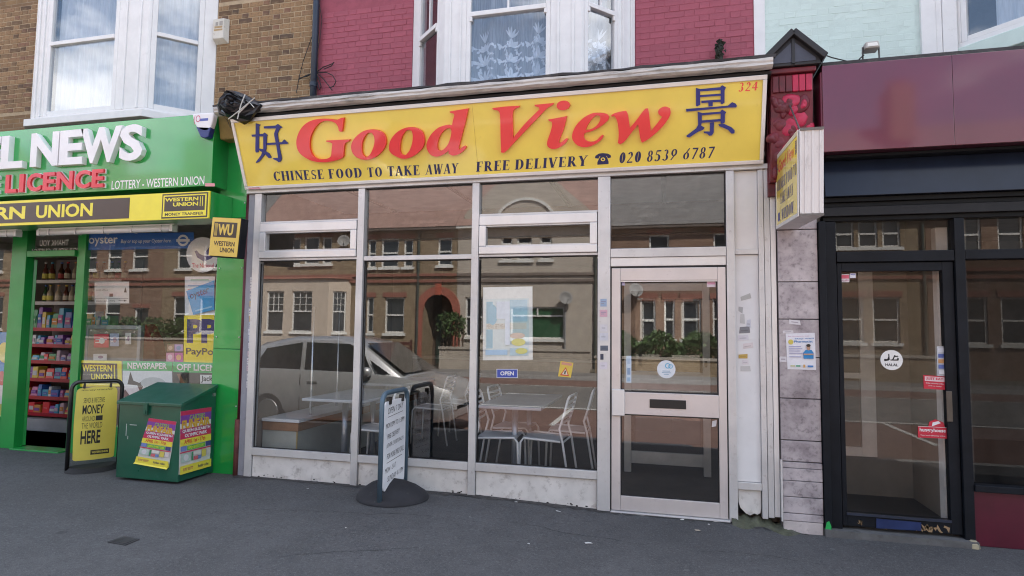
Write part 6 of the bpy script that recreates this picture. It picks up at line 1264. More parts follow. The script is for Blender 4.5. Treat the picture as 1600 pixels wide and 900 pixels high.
# grime gathered along the foot of the shopfronts, and hairline cracks in the tarmac
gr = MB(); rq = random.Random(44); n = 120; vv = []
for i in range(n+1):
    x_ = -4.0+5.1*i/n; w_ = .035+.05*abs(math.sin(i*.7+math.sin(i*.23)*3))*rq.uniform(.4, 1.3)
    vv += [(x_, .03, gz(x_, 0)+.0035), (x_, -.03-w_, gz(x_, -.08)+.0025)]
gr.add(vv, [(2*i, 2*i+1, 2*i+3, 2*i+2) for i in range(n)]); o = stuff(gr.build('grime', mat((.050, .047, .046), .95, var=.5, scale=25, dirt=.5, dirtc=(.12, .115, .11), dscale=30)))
ck = MB()
for (xa_, ya_, ang, ln) in ((-3.2, -.9, .2, 1.5), (-1.2, -.6, -.15, 1.1), (.2, -.75, .1, .9), (-2.4, -1.7, .5, .9)):
    p = [xa_, ya_]; pr_ = None
    for k in range(int(ln/.03)):
        q_ = (p[0]+.03*math.cos(ang)+rq.gauss(0, .004), p[1]+.03*math.sin(ang)+rq.gauss(0, .009)); w_ = .0022*rq.uniform(.4, 1.3)
        if pr_: ck.add([(pr_[0], pr_[1]-w_, gz(*pr_)+.002), (q_[0], q_[1]-w_, gz(*q_)+.002), (q_[0], q_[1]+w_, gz(*q_)+.002), (pr_[0], pr_[1]+w_, gz(*pr_)+.002)], [(0, 1, 2, 3)])
        pr_ = q_; p = list(q_)
stuff(ck.build('crack', mat((.02, .02, .02), .95)))
# ================================================================== takeaway interior
WM = mat((.70, .71, .73), .35, var=.04, coat=.2)
FLZ = .10
def make_chair(label):
    t = thing('chair', label, 'chair', 'white metal chairs in the takeaway'); r = .011; h = .45
    for s in (-1, 1):
        y = s*.19
        # side loop: front leg, seat rail, back leg and back post (the chair faces -x)
        MB().tube([(-.215, y, .0), (-.20, y, h-.04), (-.17, y, h), (.17, y, h-.015)], r, 8).build('leg', WM, t, smooth=True)
        MB().tube([(.26, y, .0), (.19, y, h-.02), (.16, y, h+.10), (.20, y*.98, h+.22), (.235, y*.95, h+.36)], r, 8).build('leg', WM, t, smooth=True)
    MB().tube([(.235, -.18, h+.36), (.245, -.15, h+.385), (.245, .15, h+.385), (.235, .18, h+.36)], r, 8).build('back_rail', WM, t, smooth=True)
    for k in range(5):
        z = h+.15+k*.045; x_ = .178+.065*(z-h-.12)/.24
        MB().bar((x_, -.18, z), (x_, .18, z), .006, .022).build('back_slat', WM, t)
    st_ = MB(); n = 8; top = []
    for i in range(n+1):
        x_ = -.19+.36*i/n; z = h+.004-.012*math.sin(math.pi*i/n)
        top += [(x_, -.185, z), (x_, .185, z)]
    st_.add(top + [(a, b, c_-.012) for a, b, c_ in top], [(2*i, 2*i+1, 2*i+3, 2*i+2) for i in range(n)] + [(2*n+2+2*i, 2*n+4+2*i, 2*n+5+2*i, 2*n+3+2*i) for i in range(n)])
    st_.build('seat', mat((.60, .58, .60), .4, var=.05), t)
    MB().tube([(.19, -.19, h-.02), (.19, .19, h-.02)], r*.8, 6).build('stretcher', WM, t)
    return t
ch0 = None
def place(x_, y_, rot, label):
    global ch0
    if ch0 is None: ch0 = make_chair(label); o = ch0
    else:
        o = ch0.copy(); COL.objects.link(o); o['label'] = label
        for c_ in ch0.children:
            d_ = c_.copy(); COL.objects.link(d_); d_.parent = o
    o.location = (x_, y_, FLZ); o.rotation_euler = (0, 0, rot)
place(-1.06, .48, -.06, 'nearest white metal chair at the right of the table under the menu poster')
place(-.93, 1.0, .05, 'white metal chair behind the nearest one, right of the menu poster table')
place(-1.50, .45, math.pi+.05, 'nearest white metal chair on the left of the table under the menu poster')
place(-1.50, 1.02, math.pi-.06, 'farther white metal chair on the left of the table under the menu poster')
place(-2.84, 2.15, .02, 'white metal chair seen through the middle pane, nearer of the pair')
place(-2.70, 2.75, -.05, 'white metal chair seen through the middle pane, farther of the pair')
place(-2.74, .45, .04, 'white metal chair tucked at the corner table left of the handwritten board')
def table(label, cx, cy, wx, wy):
    t = thing('table', label, 'table', 'grey topped cafe tables'); z = FLZ+.74
    box('table_top', cx-wx/2, cx+wx/2, cy-wy/2, cy+wy/2, z-.028, z, mat((.36, .39, .44), .25, var=.06, coat=.3), t, .006)
    for s in (-1, 1):
        MB().tube([(cx, cy+s*wy*.27, FLZ+.02), (cx, cy+s*wy*.27, z-.03)], .03, 14).build('leg', mat((.30, .33, .38), .3, metal=.6), t, smooth=True)
        MB().lathe((cx, cy+s*wy*.27, FLZ), [(.20, 0), (.19, .012), (.03, .03)], 20).build('foot', mat((.10, .10, .11), .5), t)
table('grey cafe table under the menu poster', -1.36, .77, .60, 1.18)
table('grey cafe table in the corner by the low bench', -3.08, .68, .66, 1.10)
table('grey cafe table deeper in the takeaway', -3.42, 2.35, .62, 1.1)
bench = thing('low_wall', 'low tiled dividing wall with wooden trim inside the takeaway', 'low wall')
box('tiled_panel', -3.895, -3.50, .22, 3.2, .10, .50, mat((.36, .37, .34), .4, var=.08, dirt=.1), bench); box('timber_trim', -3.896, -3.49, .21, 3.205, .502, .585, mat((.26, .13, .06), .5, var=.2, stretch=(1, .1, 1)), bench, .003); box('ledge', -3.898, -3.478, .20, 3.21, .587, .618, mat((.62, .63, .66), .35), bench, .003)
box('corner_bead', -3.512, -3.497, .214, .2195, .10, .50, mat((.33, .24, .10), .5), bench)
for px_, y_, lab in ((488, .55, 'slim chrome pole standing on the low wall, left one'), (528, 1.3, 'slim chrome pole standing on the low wall, right one')):
    x_ = -3.70 if px_ == 488 else -3.62
    x_ = P(px_, 560, y_).x; pt = thing('pole', lab, 'pole'); MB().tube([(x_, y_, .10), (x_, y_, 1.75)], .014, 10).build('shaft', mat((.55, .56, .58), .25, metal=.8), pt, smooth=True); MB().lathe((x_, y_, .10), [(.05, 0), (.045, .012)], 14).build('foot', mat((.4, .4, .42), .3, metal=.8), pt)
ind = thing('inner_door', 'inner aluminium framed door standing behind the takeaway door', 'door'); yi = 1.2
f_ = MB(); f_.box(-.40, -.33, yi, yi+.04, .11, 2.02); f_.box(.37, .44, yi, yi+.04, .11, 2.02); f_.box(-.3295, .3695, yi+.001, yi+.04, 1.94, 2.02); f_.box(-.3295, .3695, yi+.001, yi+.04, .93, 1.12); f_.box(-.3295, .3695, yi+.001, yi+.04, .20, .32)
f_.build('frame', mat((.46, .46, .45), .4, metal=.3), ind, .003); MB().quad((-.335, yi+.02, .3), (.375, yi+.02, .3), (.375, yi+.02, 1.95), (-.335, yi+.02, 1.95)).build('pane', GLASS, ind)
box('lock', .385, .41, yi-.01, yi-.0005, 1.18, 1.24, RUBBER, ind)
cnt = thing('serving_counter', 'dark serving counter at the back of the takeaway', 'counter'); box('front', -3.88, .1, 3.9, 4.3, .10, 1.05, mat((.10, .07, .055), .5, var=.2), cnt); box('counter_top', -3.88, .12, 3.86, 4.34, 1.052, 1.09, mat((.25, .24, .23), .4), cnt, .005)
# ================================================================== the other side of the street (behind the viewer, seen in the glass)
YH = -20.0
BR1 = brickmat((.36, .27, .17), (.22, .15, .09), (.42, .36, .28)); BR2 = brickmat((.30, .19, .13), (.20, .11, .08), (.38, .30, .24)); REDB = mat((.27, .115, .085), .9, var=.15, scale=8)
REND = mat((.56, .47, .385), .9, var=.06, scale=2, dirt=.15, dirtc=(.3, .25, .2)); REND2 = mat((.47, .415, .355), .9, var=.08, scale=2, dirt=.2, dirtc=(.26, .22, .19))
def tilem(c1, c2):
    m = brickmat(c1, c2, tuple(v*.45 for v in c1), row=.22, width=.30); return m
TILE = tilem((.42, .27, .23), (.33, .20, .17)); SLT = tilem((.24, .235, .235), (.18, .175, .18))
FARG = mat((.03, .035, .04), .08, var=.3, scale=1.5, coat=.5); FW_ = mat((.72, .71, .68), .6, var=.05); NETF = mat((.40, .40, .38), .8, var=.2, scale=9)
def far_house(label, x0, x1, wallm, roofm, wins, porch=None, bayg=None, roofz=6.05, gable=None, stringm=REDB, trim=REDB):
    h = thing('terraced_house', label, 'house', 'terraced houses across the road'); Yb = YH-8
    ops = [(a, b, c, d) for a, b, c, d, *_ in wins] + ([porch] if porch else [])
    xs = sorted({x0, x1, *[o[0] for o in ops], *[o[1] for o in ops]}); zs = sorted({RZ, roofz, *[max(RZ, o[2]) for o in ops], *[o[3] for o in ops]})
    m = MB(); rv = .14
    for i in range(len(xs)-1):
        for j in range(len(zs)-1):
            xm, zm = (xs[i]+xs[i+1])/2, (zs[j]+zs[j+1])/2
            if any(o[0] < xm < o[1] and o[2] < zm < o[3] for o in ops): continue
            m.quad((xs[i], YH, zs[j]), (xs[i+1], YH, zs[j]), (xs[i+1], YH, zs[j+1]), (xs[i], YH, zs[j+1]))
    for a, b, c, d in ops:
        dep = rv if (a, b, c, d) != (porch or ()) else 1.2
        for p, q in (((a, c), (a, d)), ((b, c), (b, d)), ((a, c), (b, c)), ((a, d), (b, d))): m.quad((p[0], YH, p[1]), (q[0], YH, q[1]), (q[0], YH-dep, q[1]), (p[0], YH-dep, p[1]))
    m.quad((x0, YH, RZ), (x0, Yb, RZ), (x0, Yb, roofz), (x0, YH, roofz)); m.quad((x1, YH, RZ), (x1, Yb, RZ), (x1, Yb, roofz), (x1, YH, roofz)); m.quad((x0, Yb, RZ), (x1, Yb, RZ), (x1, Yb, roofz), (x0, Yb, roofz))
    wl = m.build('wall', wallm, h)
    for w_ in wins:
        a, b, c, d = w_[:4]; st_ = w_[4] if len(w_) > 4 else 'sash'; f = MB(); t = .07; y0, y1 = YH-.14, YH-.07
        f.box(a, a+t, y0, y1, c, d); f.box(b-t, b, y0, y1, c, d); f.box(a+t, b-t, y0, y1, c, c+t); f.box(a+t, b-t, y0, y1, d-t, d); mz = (c+d)/2
        if st_ != 'wide': f.box(a+t, b-t, y0, y1+.02, mz-.035, mz+.035)
        else: f.box(a+t, b-t, y0, y1+.02, d-.42, d-.35); f.box((a+b)/2-.03, (a+b)/2+.03, y0, y1, d-.35, d-t)
        if st_ == 'grid':
            for k in (1, 2): xx = a+t+(b-a-2*t)*k/3; f.box(xx-.012, xx+.012, y0, y1-.01, mz+.035, d-t); zz = mz+.035+(d-t-mz-.035)*k/3; f.box(a+t, b-t, y0, y1-.012, zz-.012, zz+.012)
        wp = f.build('window', FW_, h); p = MB(); p.quad((a, y0+.01, c), (b, y0+.01, c), (b, y0+.01, d), (a, y0+.01, d)); p.build('pane', FARG if st_ != 'wide' else mat((.03, .10, .05), .3), wp)
        if st_ in ('sash', 'grid'):
            p = MB(); p.quad((a+.1, y0+.004, c+.05), (b-.1, y0+.0045, c+.05), (b-.1, y0+.0045, mz), (a+.1, y0+.004, mz)); p.build('net_curtain', NETF, wp) if False else None
        box('sill', a-.08, b+.08, YH-.10, YH+.10, c-.12, c-.002, FW_, wp)
        if trim: box('lintel', a-.1, b+.1, YH-.02, YH+.035, d+.002, d+.22, trim, wp)
    if stringm:
        for z in (3.55, 3.82): box('string_course', x0+.02, x1-.02, YH-.02, YH+.08, z, z+.12, stringm, h)
    box('eaves', x0, x1, YH-.05, YH+.32, roofz-.16, roofz-.02, FW_ if wallm is REND2 else mat((.12, .10, .09), .8), h)
    ym = (YH+Yb)/2; r = MB(); rz = roofz+4.3
    if gable:
        ga, gb, gzz = gable; g = MB(); gm = (ga+gb)/2
        g.hexa([(ga, YH+.02, roofz-.6), (gb, YH+.02, roofz-.6), (gb, YH+.02, roofz+.5), (gm, YH+.02, gzz), (ga, YH+.02, roofz+.5)], [(ga, ym, roofz-.6), (gb, ym, roofz-.6), (gb, ym, roofz+.5), (gm, ym, gzz), (ga, ym, roofz+.5)]); g.build('gable', wallm, h)
        arc = MB()
        for R1, R2 in ((1.25, 1.38),):
            pts = [(gm+R*math.cos(math.pi*i/14), roofz-.05+R*.85*math.sin(math.pi*i/14)) for R in (R1,) for i in range(15)]; p2 = [(gm+R2*math.cos(math.pi*i/14), roofz-.05+R2*.85*math.sin(math.pi*i/14)) for i in range(15)]
            for i in range(14): arc.hexa([(pts[i][0], YH+.021, pts[i][1]), (pts[i+1][0], YH+.021, pts[i+1][1]), (p2[i+1][0], YH+.021, p2[i+1][1]), (p2[i][0], YH+.021, p2[i][1])], [(pts[i][0], YH+.09, pts[i][1]), (pts[i+1][0], YH+.09, pts[i+1][1]), (p2[i+1][0], YH+.09, p2[i+1][1]), (p2[i][0], YH+.09, p2[i][1])])
        arc.build('arch_moulding', FW_, h)
    r.hexa([(x0, YH+.35, roofz-.05), (x1, YH+.35, roofz-.05), (x1, Yb-.3, roofz-.05), (x0, Yb-.3, roofz-.05)], [(x0, ym+.03, rz), (x1, ym+.03, rz), (x1, ym-.03, rz), (x0, ym-.03, rz)])
    rf = r.build('roof', roofm, h); box('chimney', x0-.35, x0+.55, ym+.2, ym+1.5, rz-1.0, rz+1.3, BR1, rf)
    for k in range(3): MB().lathe((x0-.15+.27*k, ym+.85, rz+1.3), [(.12, 0), (.10, .42)], 10).build('chimney_pot', REDB, rf)
    if porch:
        a, b, c, d = porch; cx = (a+b)/2; R = (b-a)/2; ar = MB(); n = 14; zc = d-R*.0
        for i in range(n):
            t0, t1_ = math.pi*i/n, math.pi*(i+1)/n
            def pt(t, rr_, y): return (cx+rr_*math.cos(t), y, d-R+rr_*math.sin(t))
            ar.hexa([pt(t0, R-.02, YH-.05), pt(t1_, R-.02, YH-.05), pt(t1_, R+.32, YH-.05), pt(t0, R+.32, YH-.05)], [pt(t0, R-.02, YH+.07), pt(t1_, R-.02, YH+.07), pt(t1_, R+.32, YH+.07), pt(t0, R+.32, YH+.07)])
        for s in (a-.32, b+.02): ar.box(s, s+.30, YH-.05, YH+.07, RZ, d-R)
        ar.build('porch_arch', mat((.34, .11, .075), .8, var=.12), h)
        sp = MB()
        for sgn in (-1, 1):
            for i in range(6):
                t0, t1_ = math.pi/2*i/6, math.pi/2*(i+1)/6
                sp.quad((cx+sgn*R*math.cos(t0), YH-.02, d-R+R*math.sin(t0)), (cx+sgn*R*math.cos(t1_), YH-.02, d-R+R*math.sin(t1_)), (cx+sgn*R*math.cos(t1_), YH-.02, d), (cx+sgn*R*math.cos(t0), YH-.02, d)) if True else None
        sp.build('spandrel', BR1, h); box('front_door', cx-.5, cx+.5, YH-1.18, YH-1.12, RZ+.1, 2.2, mat((.03, .05, .04), .4), h); MB().quad((a, YH-1.195, RZ), (b, YH-1.195, RZ), (b, YH-1.195, d), (a, YH-1.195, d)).build('porch_back', mat((.10, .07, .05), .9), h)
        box('keystone', cx-.12, cx+.12, YH-.02, YH+.12, d-.05, d+.45, mat((.42, .10, .06), .8), h)
    if bayg:
        a, b, c, d, bm_, bw = bayg; pj_ = .75; A, B, C_, D = (a, YH), (a+.7, YH+pj_), (b-.7, YH+pj_), (b, YH); bb = MB()
        bb.hexa([(*p, RZ) for p in (A, B, C_, D)], [(*p, c) for p in (A, B, C_, D)]); bb.hexa([(*p, d) for p in (A, B, C_, D)], [(*p, d+.55) for p in (A, B, C_, D)])
        bay_ = bb.build('bay', bm_, h)
        for p, q, ws in ((A, B, [(.2, .8)]), (B, C_, bw), (C_, D, [(.2, .8)])):
            u = Vector((q[0]-p[0], q[1]-p[1], 0)); ln = u.length; fr = Fr((q[0], q[1], 0), -u); last = 0.
            for (s0, s1) in ws + [(1., 1.)]:
                if s0 > last:
                    mm = MB(); mm.hexa([fr.at(last*ln, c, -.2), fr.at(s0*ln, c, -.2), fr.at(s0*ln, c, 0), fr.at(last*ln, c, 0)], [fr.at(last*ln, d, -.2), fr.at(s0*ln, d, -.2), fr.at(s0*ln, d, 0), fr.at(last*ln, d, 0)]); mm.build('pier', bm_, bay_)
                if s1 > s0:
                    f = MB(); t = .06
                    def mem(a0, a1, b0, b1, e0, e1): f.hexa([fr.at(*pp_, e0) for pp_ in ((a0, b0), (a1, b0), (a1, b1), (a0, b1))], [fr.at(*pp_, e1) for pp_ in ((a0, b0), (a1, b0), (a1, b1), (a0, b1))])
                    a0, a1 = s0*ln, s1*ln; mem(a0, a0+t, c, d, -.14, -.07); mem(a1-t, a1, c, d, -.14, -.07); mem(a0+t, a1-t, c, c+t, -.14, -.07); mem(a0+t, a1-t, d-t, d, -.14, -.07); mem(a0+t, a1-t, (c+d)/2-.03, (c+d)/2+.03, -.14, -.06)
                    for k in (1, 2): xx = a0+t+(a1-a0-2*t)*k/3; mem(xx-.01, xx+.01, (c+d)/2+.03, d-t, -.13, -.08); zz = (c+d)/2+(d-c)/2*k/3; mem(a0+t, a1-t, zz-.01, zz+.01, -.131, -.081)
                    wp = f.build('window', FW_, bay_); MB().quad(fr.at(a0, c, -.12), fr.at(a1, c, -.12), fr.at(a1, d, -.12), fr.at(a0, d, -.12)).build('pane', FARG, wp)
                    MB().hexa([fr.at(a0-.05, c-.1, -.1), fr.at(a1+.05, c-.1, -.1), fr.at(a1+.05, c-.1, .08), fr.at(a0-.05, c-.1, .08)], [fr.at(a0-.05, c, -.1), fr.at(a1+.05, c, -.1), fr.at(a1+.05, c, .06), fr.at(a0-.05, c, .06)]).build('sill', FW_, wp)
                last = s1
        rb_ = MB(); rb_.hexa([(a-.1, YH, d+.551), (a+.62, YH+pj_+.12, d+.551), (b-.62, YH+pj_+.12, d+.551), (b+.1, YH, d+.551)], [(a-.1, YH, d+.70), (a+.65, YH+pj_+.06, d+.60), (b-.65, YH+pj_+.06, d+.60), (b+.1, YH, d+.70)]); rb_.build('bay_roof', stringm or SLATE, bay_)
    return h
far_house('house with cream rendered ground floor bay reflected in the first takeaway pane', -19.1, -13.42, BR1, TILE, [(-17.1, -16.6, 4.45, 5.72), (-16.4, -15.6, 4.45, 5.75), (-15.45, -14.95, 4.45, 5.72)], bayg=(-19.0, -13.9, 1.30, 3.15, REND, [(.22, .50), (.62, .86)]))
far_house('brick house with red arched porch reflected in the middle takeaway pane', -13.4, -8.80, BR1, TILE, [(-13.1, -12.7, 4.25, 5.55), (-12.45, -11.6, 4.25, 5.58), (-11.35, -10.9, 4.25, 5.55), (-9.72, -9.05, 4.30, 5.55), (-13.1, -12.75, 1.30, 2.9), (-12.2, -11.25, 1.30, 2.9)], porch=(-10.35, -8.95, RZ, 3.05))
far_house('grey rendered gabled house reflected in the third takeaway pane', -8.78, -2.62, REND2, TILE, [(-6.8, -6.3, 4.50, 5.9), (-6.1, -5.45, 4.50, 5.9), (-5.1, -4.6, 4.50, 5.9), (-6.35, -4.05, 1.15, 2.5, 'wide'), (-8.4, -7.6, 1.2, 2.9)], gable=(-8.5, -3.0, 9.0), stringm=mat((.20, .16, .14), .9), trim=None)
far_house('brown brick house with red window surrounds reflected in the takeaway door', -2.6, 3.40, BR2, SLT, [(-.58, .2, 4.3, 5.45), (1.9, 2.7, 4.3, 5.45), (-.95, -.35, 1.1, 2.85), (0.0, .42, 1.2, 2.83), (.70, 1.42, 1.2, 2.83), (1.84, 2.3, 1.2, 2.83)], roofz=5.85)
far_house('brown brick house with wide white bay windows reflected in the restaurant fanlight', 3.42, 9.30, BR1, SLT, [(6.3, 6.95, 4.75, 5.8), (7.1, 7.75, 4.75, 5.8), (7.9, 8.5, 4.75, 5.8), (4.2, 5.0, 4.6, 5.8), (6.2, 7.2, 1.2, 2.9), (7.5, 8.4, 1.2, 2.9), (4.2, 5.1, .1, 2.3)])
far_house('red brick end house reflected at the restaurant side', 9.32, 15.3, BR2, SLT, [(10.2, 11.1, 4.5, 5.8), (11.6, 12.4, 4.5, 5.8), (13.4, 14.2, 4.5, 5.8), (10.2, 11.2, 1.2, 2.9), (11.6, 12.5, 1.2, 2.9), (13.4, 14.3, 0., 2.3)])
far_house('brown brick house opposite the newsagent with plain sash windows', -25.0, -19.12, BR1, SLT, [(-24.2, -23.3, 4.4, 5.75), (-22.6, -21.7, 4.4, 5.75), (-21.0, -20.2, 4.4, 5.75), (-24.3, -23.3, 1.2, 3.0), (-22.7, -21.7, 1.2, 3.0), (-20.8, -19.9, 0., 2.4)])
far_house('red brick house opposite the newsagent doorway', -31.0, -25.02, BR2, TILE, [(-30.2, -29.3, 4.4, 5.75), (-28.6, -27.7, 4.4, 5.75), (-27.0, -26.0, 4.4, 5.75), (-30.2, -29.2, 1.2, 3.0), (-28.6, -27.6, 1.2, 3.0), (-26.7, -25.8, 0., 2.4)])
far_house('brown brick house at the far end of the opposite terrace', -38.0, -31.02, BR1, TILE, [(-36.8, -35.8, 4.4, 5.75), (-34.6, -33.6, 4.4, 5.75), (-33.0, -32.0, 4.4, 5.75), (-36.8, -35.6, 1.2, 3.0), (-34.6, -33.4, 1.2, 3.0), (-32.6, -31.7, 0., 2.4)])
# satellite dishes, pipes on the far fronts
def dish(lab, x_, z_, pole=None):
    d_ = thing('satellite_dish', lab, 'satellite dish', 'satellite dishes across the road'); n = Vector((.35, .9, .3)).normalized()
    MB().lathe((x_, YH+.32, z_), [(.02, -.06), (.12, -.045), (.22, .0), (.29, .04), (.28, .046), (.21, .01), (.15, -.035), (.01, -.05)], 18, n).build('dish', mat((.24, .235, .23), .6), d_, smooth=True)
    MB().tube([(x_, YH-.01, z_), (x_, YH+.26, z_-.02)], .025, 8).build('arm', mat((.2, .2, .2), .5), d_); MB().tube([(x_, YH+.3, z_-.3), (x_+.15, YH+.62, z_-.05)], .014, 6).build('feed_arm', mat((.2, .2, .2), .5), d_)
    if pole: MB().tube([(x_-.05, YH+.1, RZ), (x_-.05, YH+.1, z_)], .04, 8).build('pole', mat((.25, .25, .25), .5), d_)
dish('satellite dish on the house with the cream bay', -14.15, 5.45); dish('satellite dish on a pole in front of the grey rendered house', -3.95, 2.85, True); dish('satellite dish on the brown brick house by the drainpipe', -1.1, 3.15)
for x_, lab in ((-10.6, 'dark drainpipe on the house with the arched porch'), (-2.75, 'dark drainpipe at the edge of the grey rendered house'), (-13.5, 'drainpipe between the cream bay house and the porch house'), (9.2, 'drainpipe at the corner of the white bay house')):
    t = thing('far_drainpipe', lab, 'drainpipe'); MB().tube([(x_, YH+.06, RZ), (x_, YH+.06, 5.8)], .06, 8).build('pipe', mat((.06, .07, .06), .6), t); box('hopper', x_-.12, x_+.12, YH+.01, YH+.2, 5.75, 5.95, mat((.06, .07, .06), .6), t)
# garden walls and hedges
WB = brickmat((.55, .48, .40), (.50, .44, .37), (.38, .33, .28))
for x0, x1, h_, m_, lab in ((-8.7, -2.7, .78, WB, 'whitewashed low garden wall in front of the grey rendered house'), (-19, -13.5, .70, BR2, 'low brick garden wall in front of the cream bay house'), (-2.5, 3.3, .55, BR1, 'low brick wall under the hedge across the road'), (3.5, 9.2, .8, BR1, 'low garden wall in front of the white bay house'), (-31, -19.3, .9, BR1, 'garden wall opposite the newsagent')):
    gw = thing('garden_wall', lab, 'garden wall'); box('masonry', x0, x1, -17.95, -17.72, RZ, RZ+.11+h_, m_, gw); box('coping', x0-.03, x1+.03, -18.0, -17.67, RZ+.112+h_, RZ+.2+h_, mat((.40, .36, .31), .9), gw)
fn = thing('garden_fence', 'dark red slatted fence in front of the arched porch', 'fence')
for k in range(5): box('slat', -13.3, -9.9, -17.8, -17.76, RZ+.2+k*.2, RZ+.34+k*.2, mat((.10, .035, .025), .7), fn)
for x_ in (-13.3, -11.6, -9.95): box('post', x_-.05, x_+.05, -17.87, -17.81, RZ, RZ+1.25, mat((.08, .03, .02), .7), fn)
LEAF = mat((.045, .085, .022), .7, var=.5, scale=4)
def hedge(lab, x0, x1, z0, z1, n, seed):
    r = random.Random(seed); t = thing('hedge', lab, 'hedge'); m = MB()
    for k in range(n):
        x_ = r.uniform(x0, x1); top = z0+(z1-z0)*(.6+.4*abs(math.sin(x_*2.1+seed))); z_ = z0+(top-z0)*r.random()**.6; y_ = -18.6+r.gauss(0, .28); s = r.uniform(.05, .11)
        a = Vector((r.gauss(0, 1), r.gauss(0, 1), r.gauss(0, 1))).normalized(); b = a.orthogonal().normalized(); c = a.cross(b); p = Vector((x_, y_, z_))
        m.add([p+b*s, p+c*s*.6, p-b*s, p-c*s*.6], [(0, 1, 2, 3)])
    stuff(m.build('foliage', LEAF, t))
    for k in range(6): x_ = x0+(x1-x0)*(k+.5)/6; MB().tube([(x_, -18.6, RZ), (x_+.1, -18.6, z0+.5)], .03, 6).build('stem', mat((.10, .07, .05), .9), t)
hedge('leafy green hedge reflected low in the takeaway door', -1.6, 3.0, .3, 1.55, 3800, 2); hedge('leafy hedge opposite the newsagent window', -29, -22, .3, 1.9, 3800, 5); hedge('small bush by the arched porch', -9.0, -8.0, 1.2, 2.2, 700, 7)
# ================================================================== silver hatchback parked at the near kerb
car = thing('parked_car', 'silver hatchback parked at the kerb, seen reflected in the first panes', 'car'); CX0, CY0, CZ0 = -7.15, -5.42, RZ
SIL = mat((.66, .66, .67), .32, metal=.6, var=.04, coat=1.); CG = mat((.012, .014, .016), .05, coat=.6); TYR = mat((.02, .02, .021), .85)
secs_ = [(0.0, .42, .78, .98, .62), (.10, .30, .95, 1.02, .70), (.55, .22, 1.0, 1.0, .82), (1.2, .20, 1.0, .98, .85), (2.3, .20, .98, .96, .85), (2.9, .20, .95, .92, .85), (3.5, .22, .86, .80, .83), (3.9, .26, .74, .68, .76), (4.02, .34, .62, .60, .66)]
b = MB(); prof_n = 10
for x_, zb, zs_, zt, hw in secs_:
    ring = [(-hw*.90, zb), (-hw, zb+.16), (-hw*1.01, zs_*.72), (-hw*.97, zs_), (-hw*.80, zt+.02), (hw*.80, zt+.02), (hw*.97, zs_), (hw*1.01, zs_*.72), (hw, zb+.16), (hw*.90, zb)]
    b.v += [(CX0+x_, CY0+.85+y_, CZ0+z_) for y_, z_ in ring]
for i in range(len(secs_)-1):
    for j in range(prof_n): b.f.append((i*prof_n+j, i*prof_n+(j+1) % prof_n, (i+1)*prof_n+(j+1) % prof_n, (i+1)*prof_n+j))
b.f.append(tuple(range(prof_n))); b.f.append(tuple(range((len(secs_)-1)*prof_n, len(secs_)*prof_n)))
body = b.build('body', SIL, car, .03, smooth=True)
cab_ = [(.08, 1.00, 1.05, .74, .66), (.45, .98, 1.42, .78, .62), (1.1, .97, 1.54, .80, .62), (1.9, .95, 1.55, .80, .62), (2.35, .94, 1.46, .80, .62), (3.15, .90, .93, .76, .70)]
b = MB()
for x_, z0_, z1_, w0, w1 in cab_: b.v += [(CX0+x_, CY0+.85+y_, CZ0+z_) for y_, z_ in ((-w0, z0_-.06), (-w1, z1_-.05), (-w1*.8, z1_), (w1*.8, z1_), (w1, z1_-.05), (w0, z0_-.06))]
for i in range(len(cab_)-1):
    for j in range(6): b.f.append((i*6+j, i*6+(j+1) % 6, (i+1)*6+(j+1) % 6, (i+1)*6+j))
b.f.append(tuple(range(6))); b.f.append(tuple(range(30, 36))); b.build('cabin', SIL, car, .02, smooth=True)
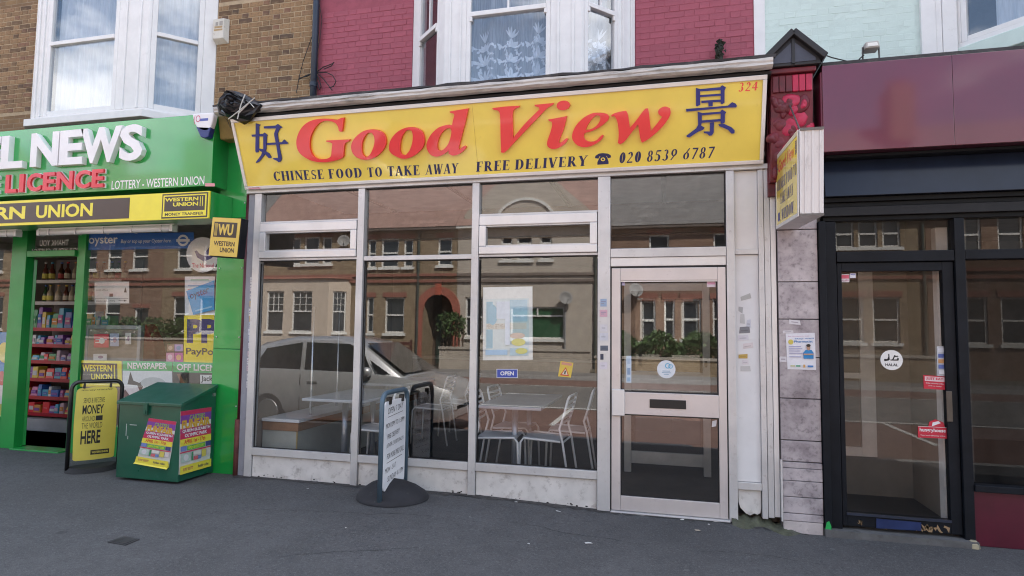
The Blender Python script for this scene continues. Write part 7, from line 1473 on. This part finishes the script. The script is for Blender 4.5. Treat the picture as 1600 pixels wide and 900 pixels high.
for s in (-1, 1):
    def sd(x_, z_, k=1.): 
        # side glass follows the tumblehome
        t = (z_-.94)/.6; return (CX0+x_, CY0+.85+s*(.785-(.785-.628)*t+.012), CZ0+z_)
    for q in ([(.42, .99), (.62, 1.33), (1.28, 1.44), (1.32, .985)], [(1.40, .985), (1.36, 1.445), (2.15, 1.43), (2.42, 1.30), (2.62, .97)], [(2.70, .96), (2.55, 1.18), (2.95, .955)]):
        m = MB(); m.add([sd(*p) for p in q], [tuple(range(len(q)))]); m.build('side_window', CG, car)
    for x_ in (.78, 3.28):
        wh = MB(); wh.lathe((CX0+x_, CY0+.85+s*.73, CZ0+.31), [(.31, -.10), (.31, .08), (.28, .115), (.20, .12)], 24, (0, s, 0)); tw = wh.build('wheel', TYR, car, smooth=False)
        rm_ = MB(); rm_.lathe((CX0+x_, CY0+.85+s*.845, CZ0+.31), [(.20, 0), (.19, .012), (.05, .02)], 20, (0, s, 0)); rm_.build('rim', mat((.45, .45, .46), .3, metal=.8), tw)
    box('door_handle', CX0+1.50, CX0+1.68, CY0+.85+s*.845-.02, CY0+.85+s*.845+.02, CZ0+.78, CZ0+.82, mat((.12, .12, .12), .4), car, .008)
    m = MB(); m.lathe((CX0+2.58, CY0+.85+s*.90, CZ0+1.0), [(.02, -.08), (.075, -.05), (.08, .03), (.05, .07)], 12, (-1, 0, .1)); m.build('door_mirror', SIL, car, smooth=True)
    m = MB(); m.hexa([(CX0+3.86, CY0+.85+s*.48, CZ0+.56), (CX0+3.80, CY0+.85+s*.74, CZ0+.56), (CX0+3.70, CY0+.85+s*.745, CZ0+.58), (CX0+3.80, CY0+.85+s*.5, CZ0+.6)], [(CX0+3.93, CY0+.85+s*.48, CZ0+.68), (CX0+3.82, CY0+.85+s*.735, CZ0+.71), (CX0+3.68, CY0+.85+s*.73, CZ0+.76), (CX0+3.8, CY0+.85+s*.5, CZ0+.74)]); m.build('headlight', mat((.5, .5, .52), .1, coat=1.), car)
    m = MB(); m.box(CX0+1.36, CX0+1.372, CY0+.85+s*.852-.003, CY0+.85+s*.852+.003, CZ0+.35, CZ0+.93); m.build('door_gap', RUBBER, car)
m = MB(); m.add([(CX0+2.42, CY0+.85-.60, CZ0+1.425), (CX0+2.42, CY0+.85+.60, CZ0+1.425), (CX0+3.13, CY0+.85+.68, CZ0+.965), (CX0+3.13, CY0+.85-.68, CZ0+.965)], [(0, 1, 2, 3)]); ws = m.build('windscreen', CG, car); ws.location = (.012, 0, .02)
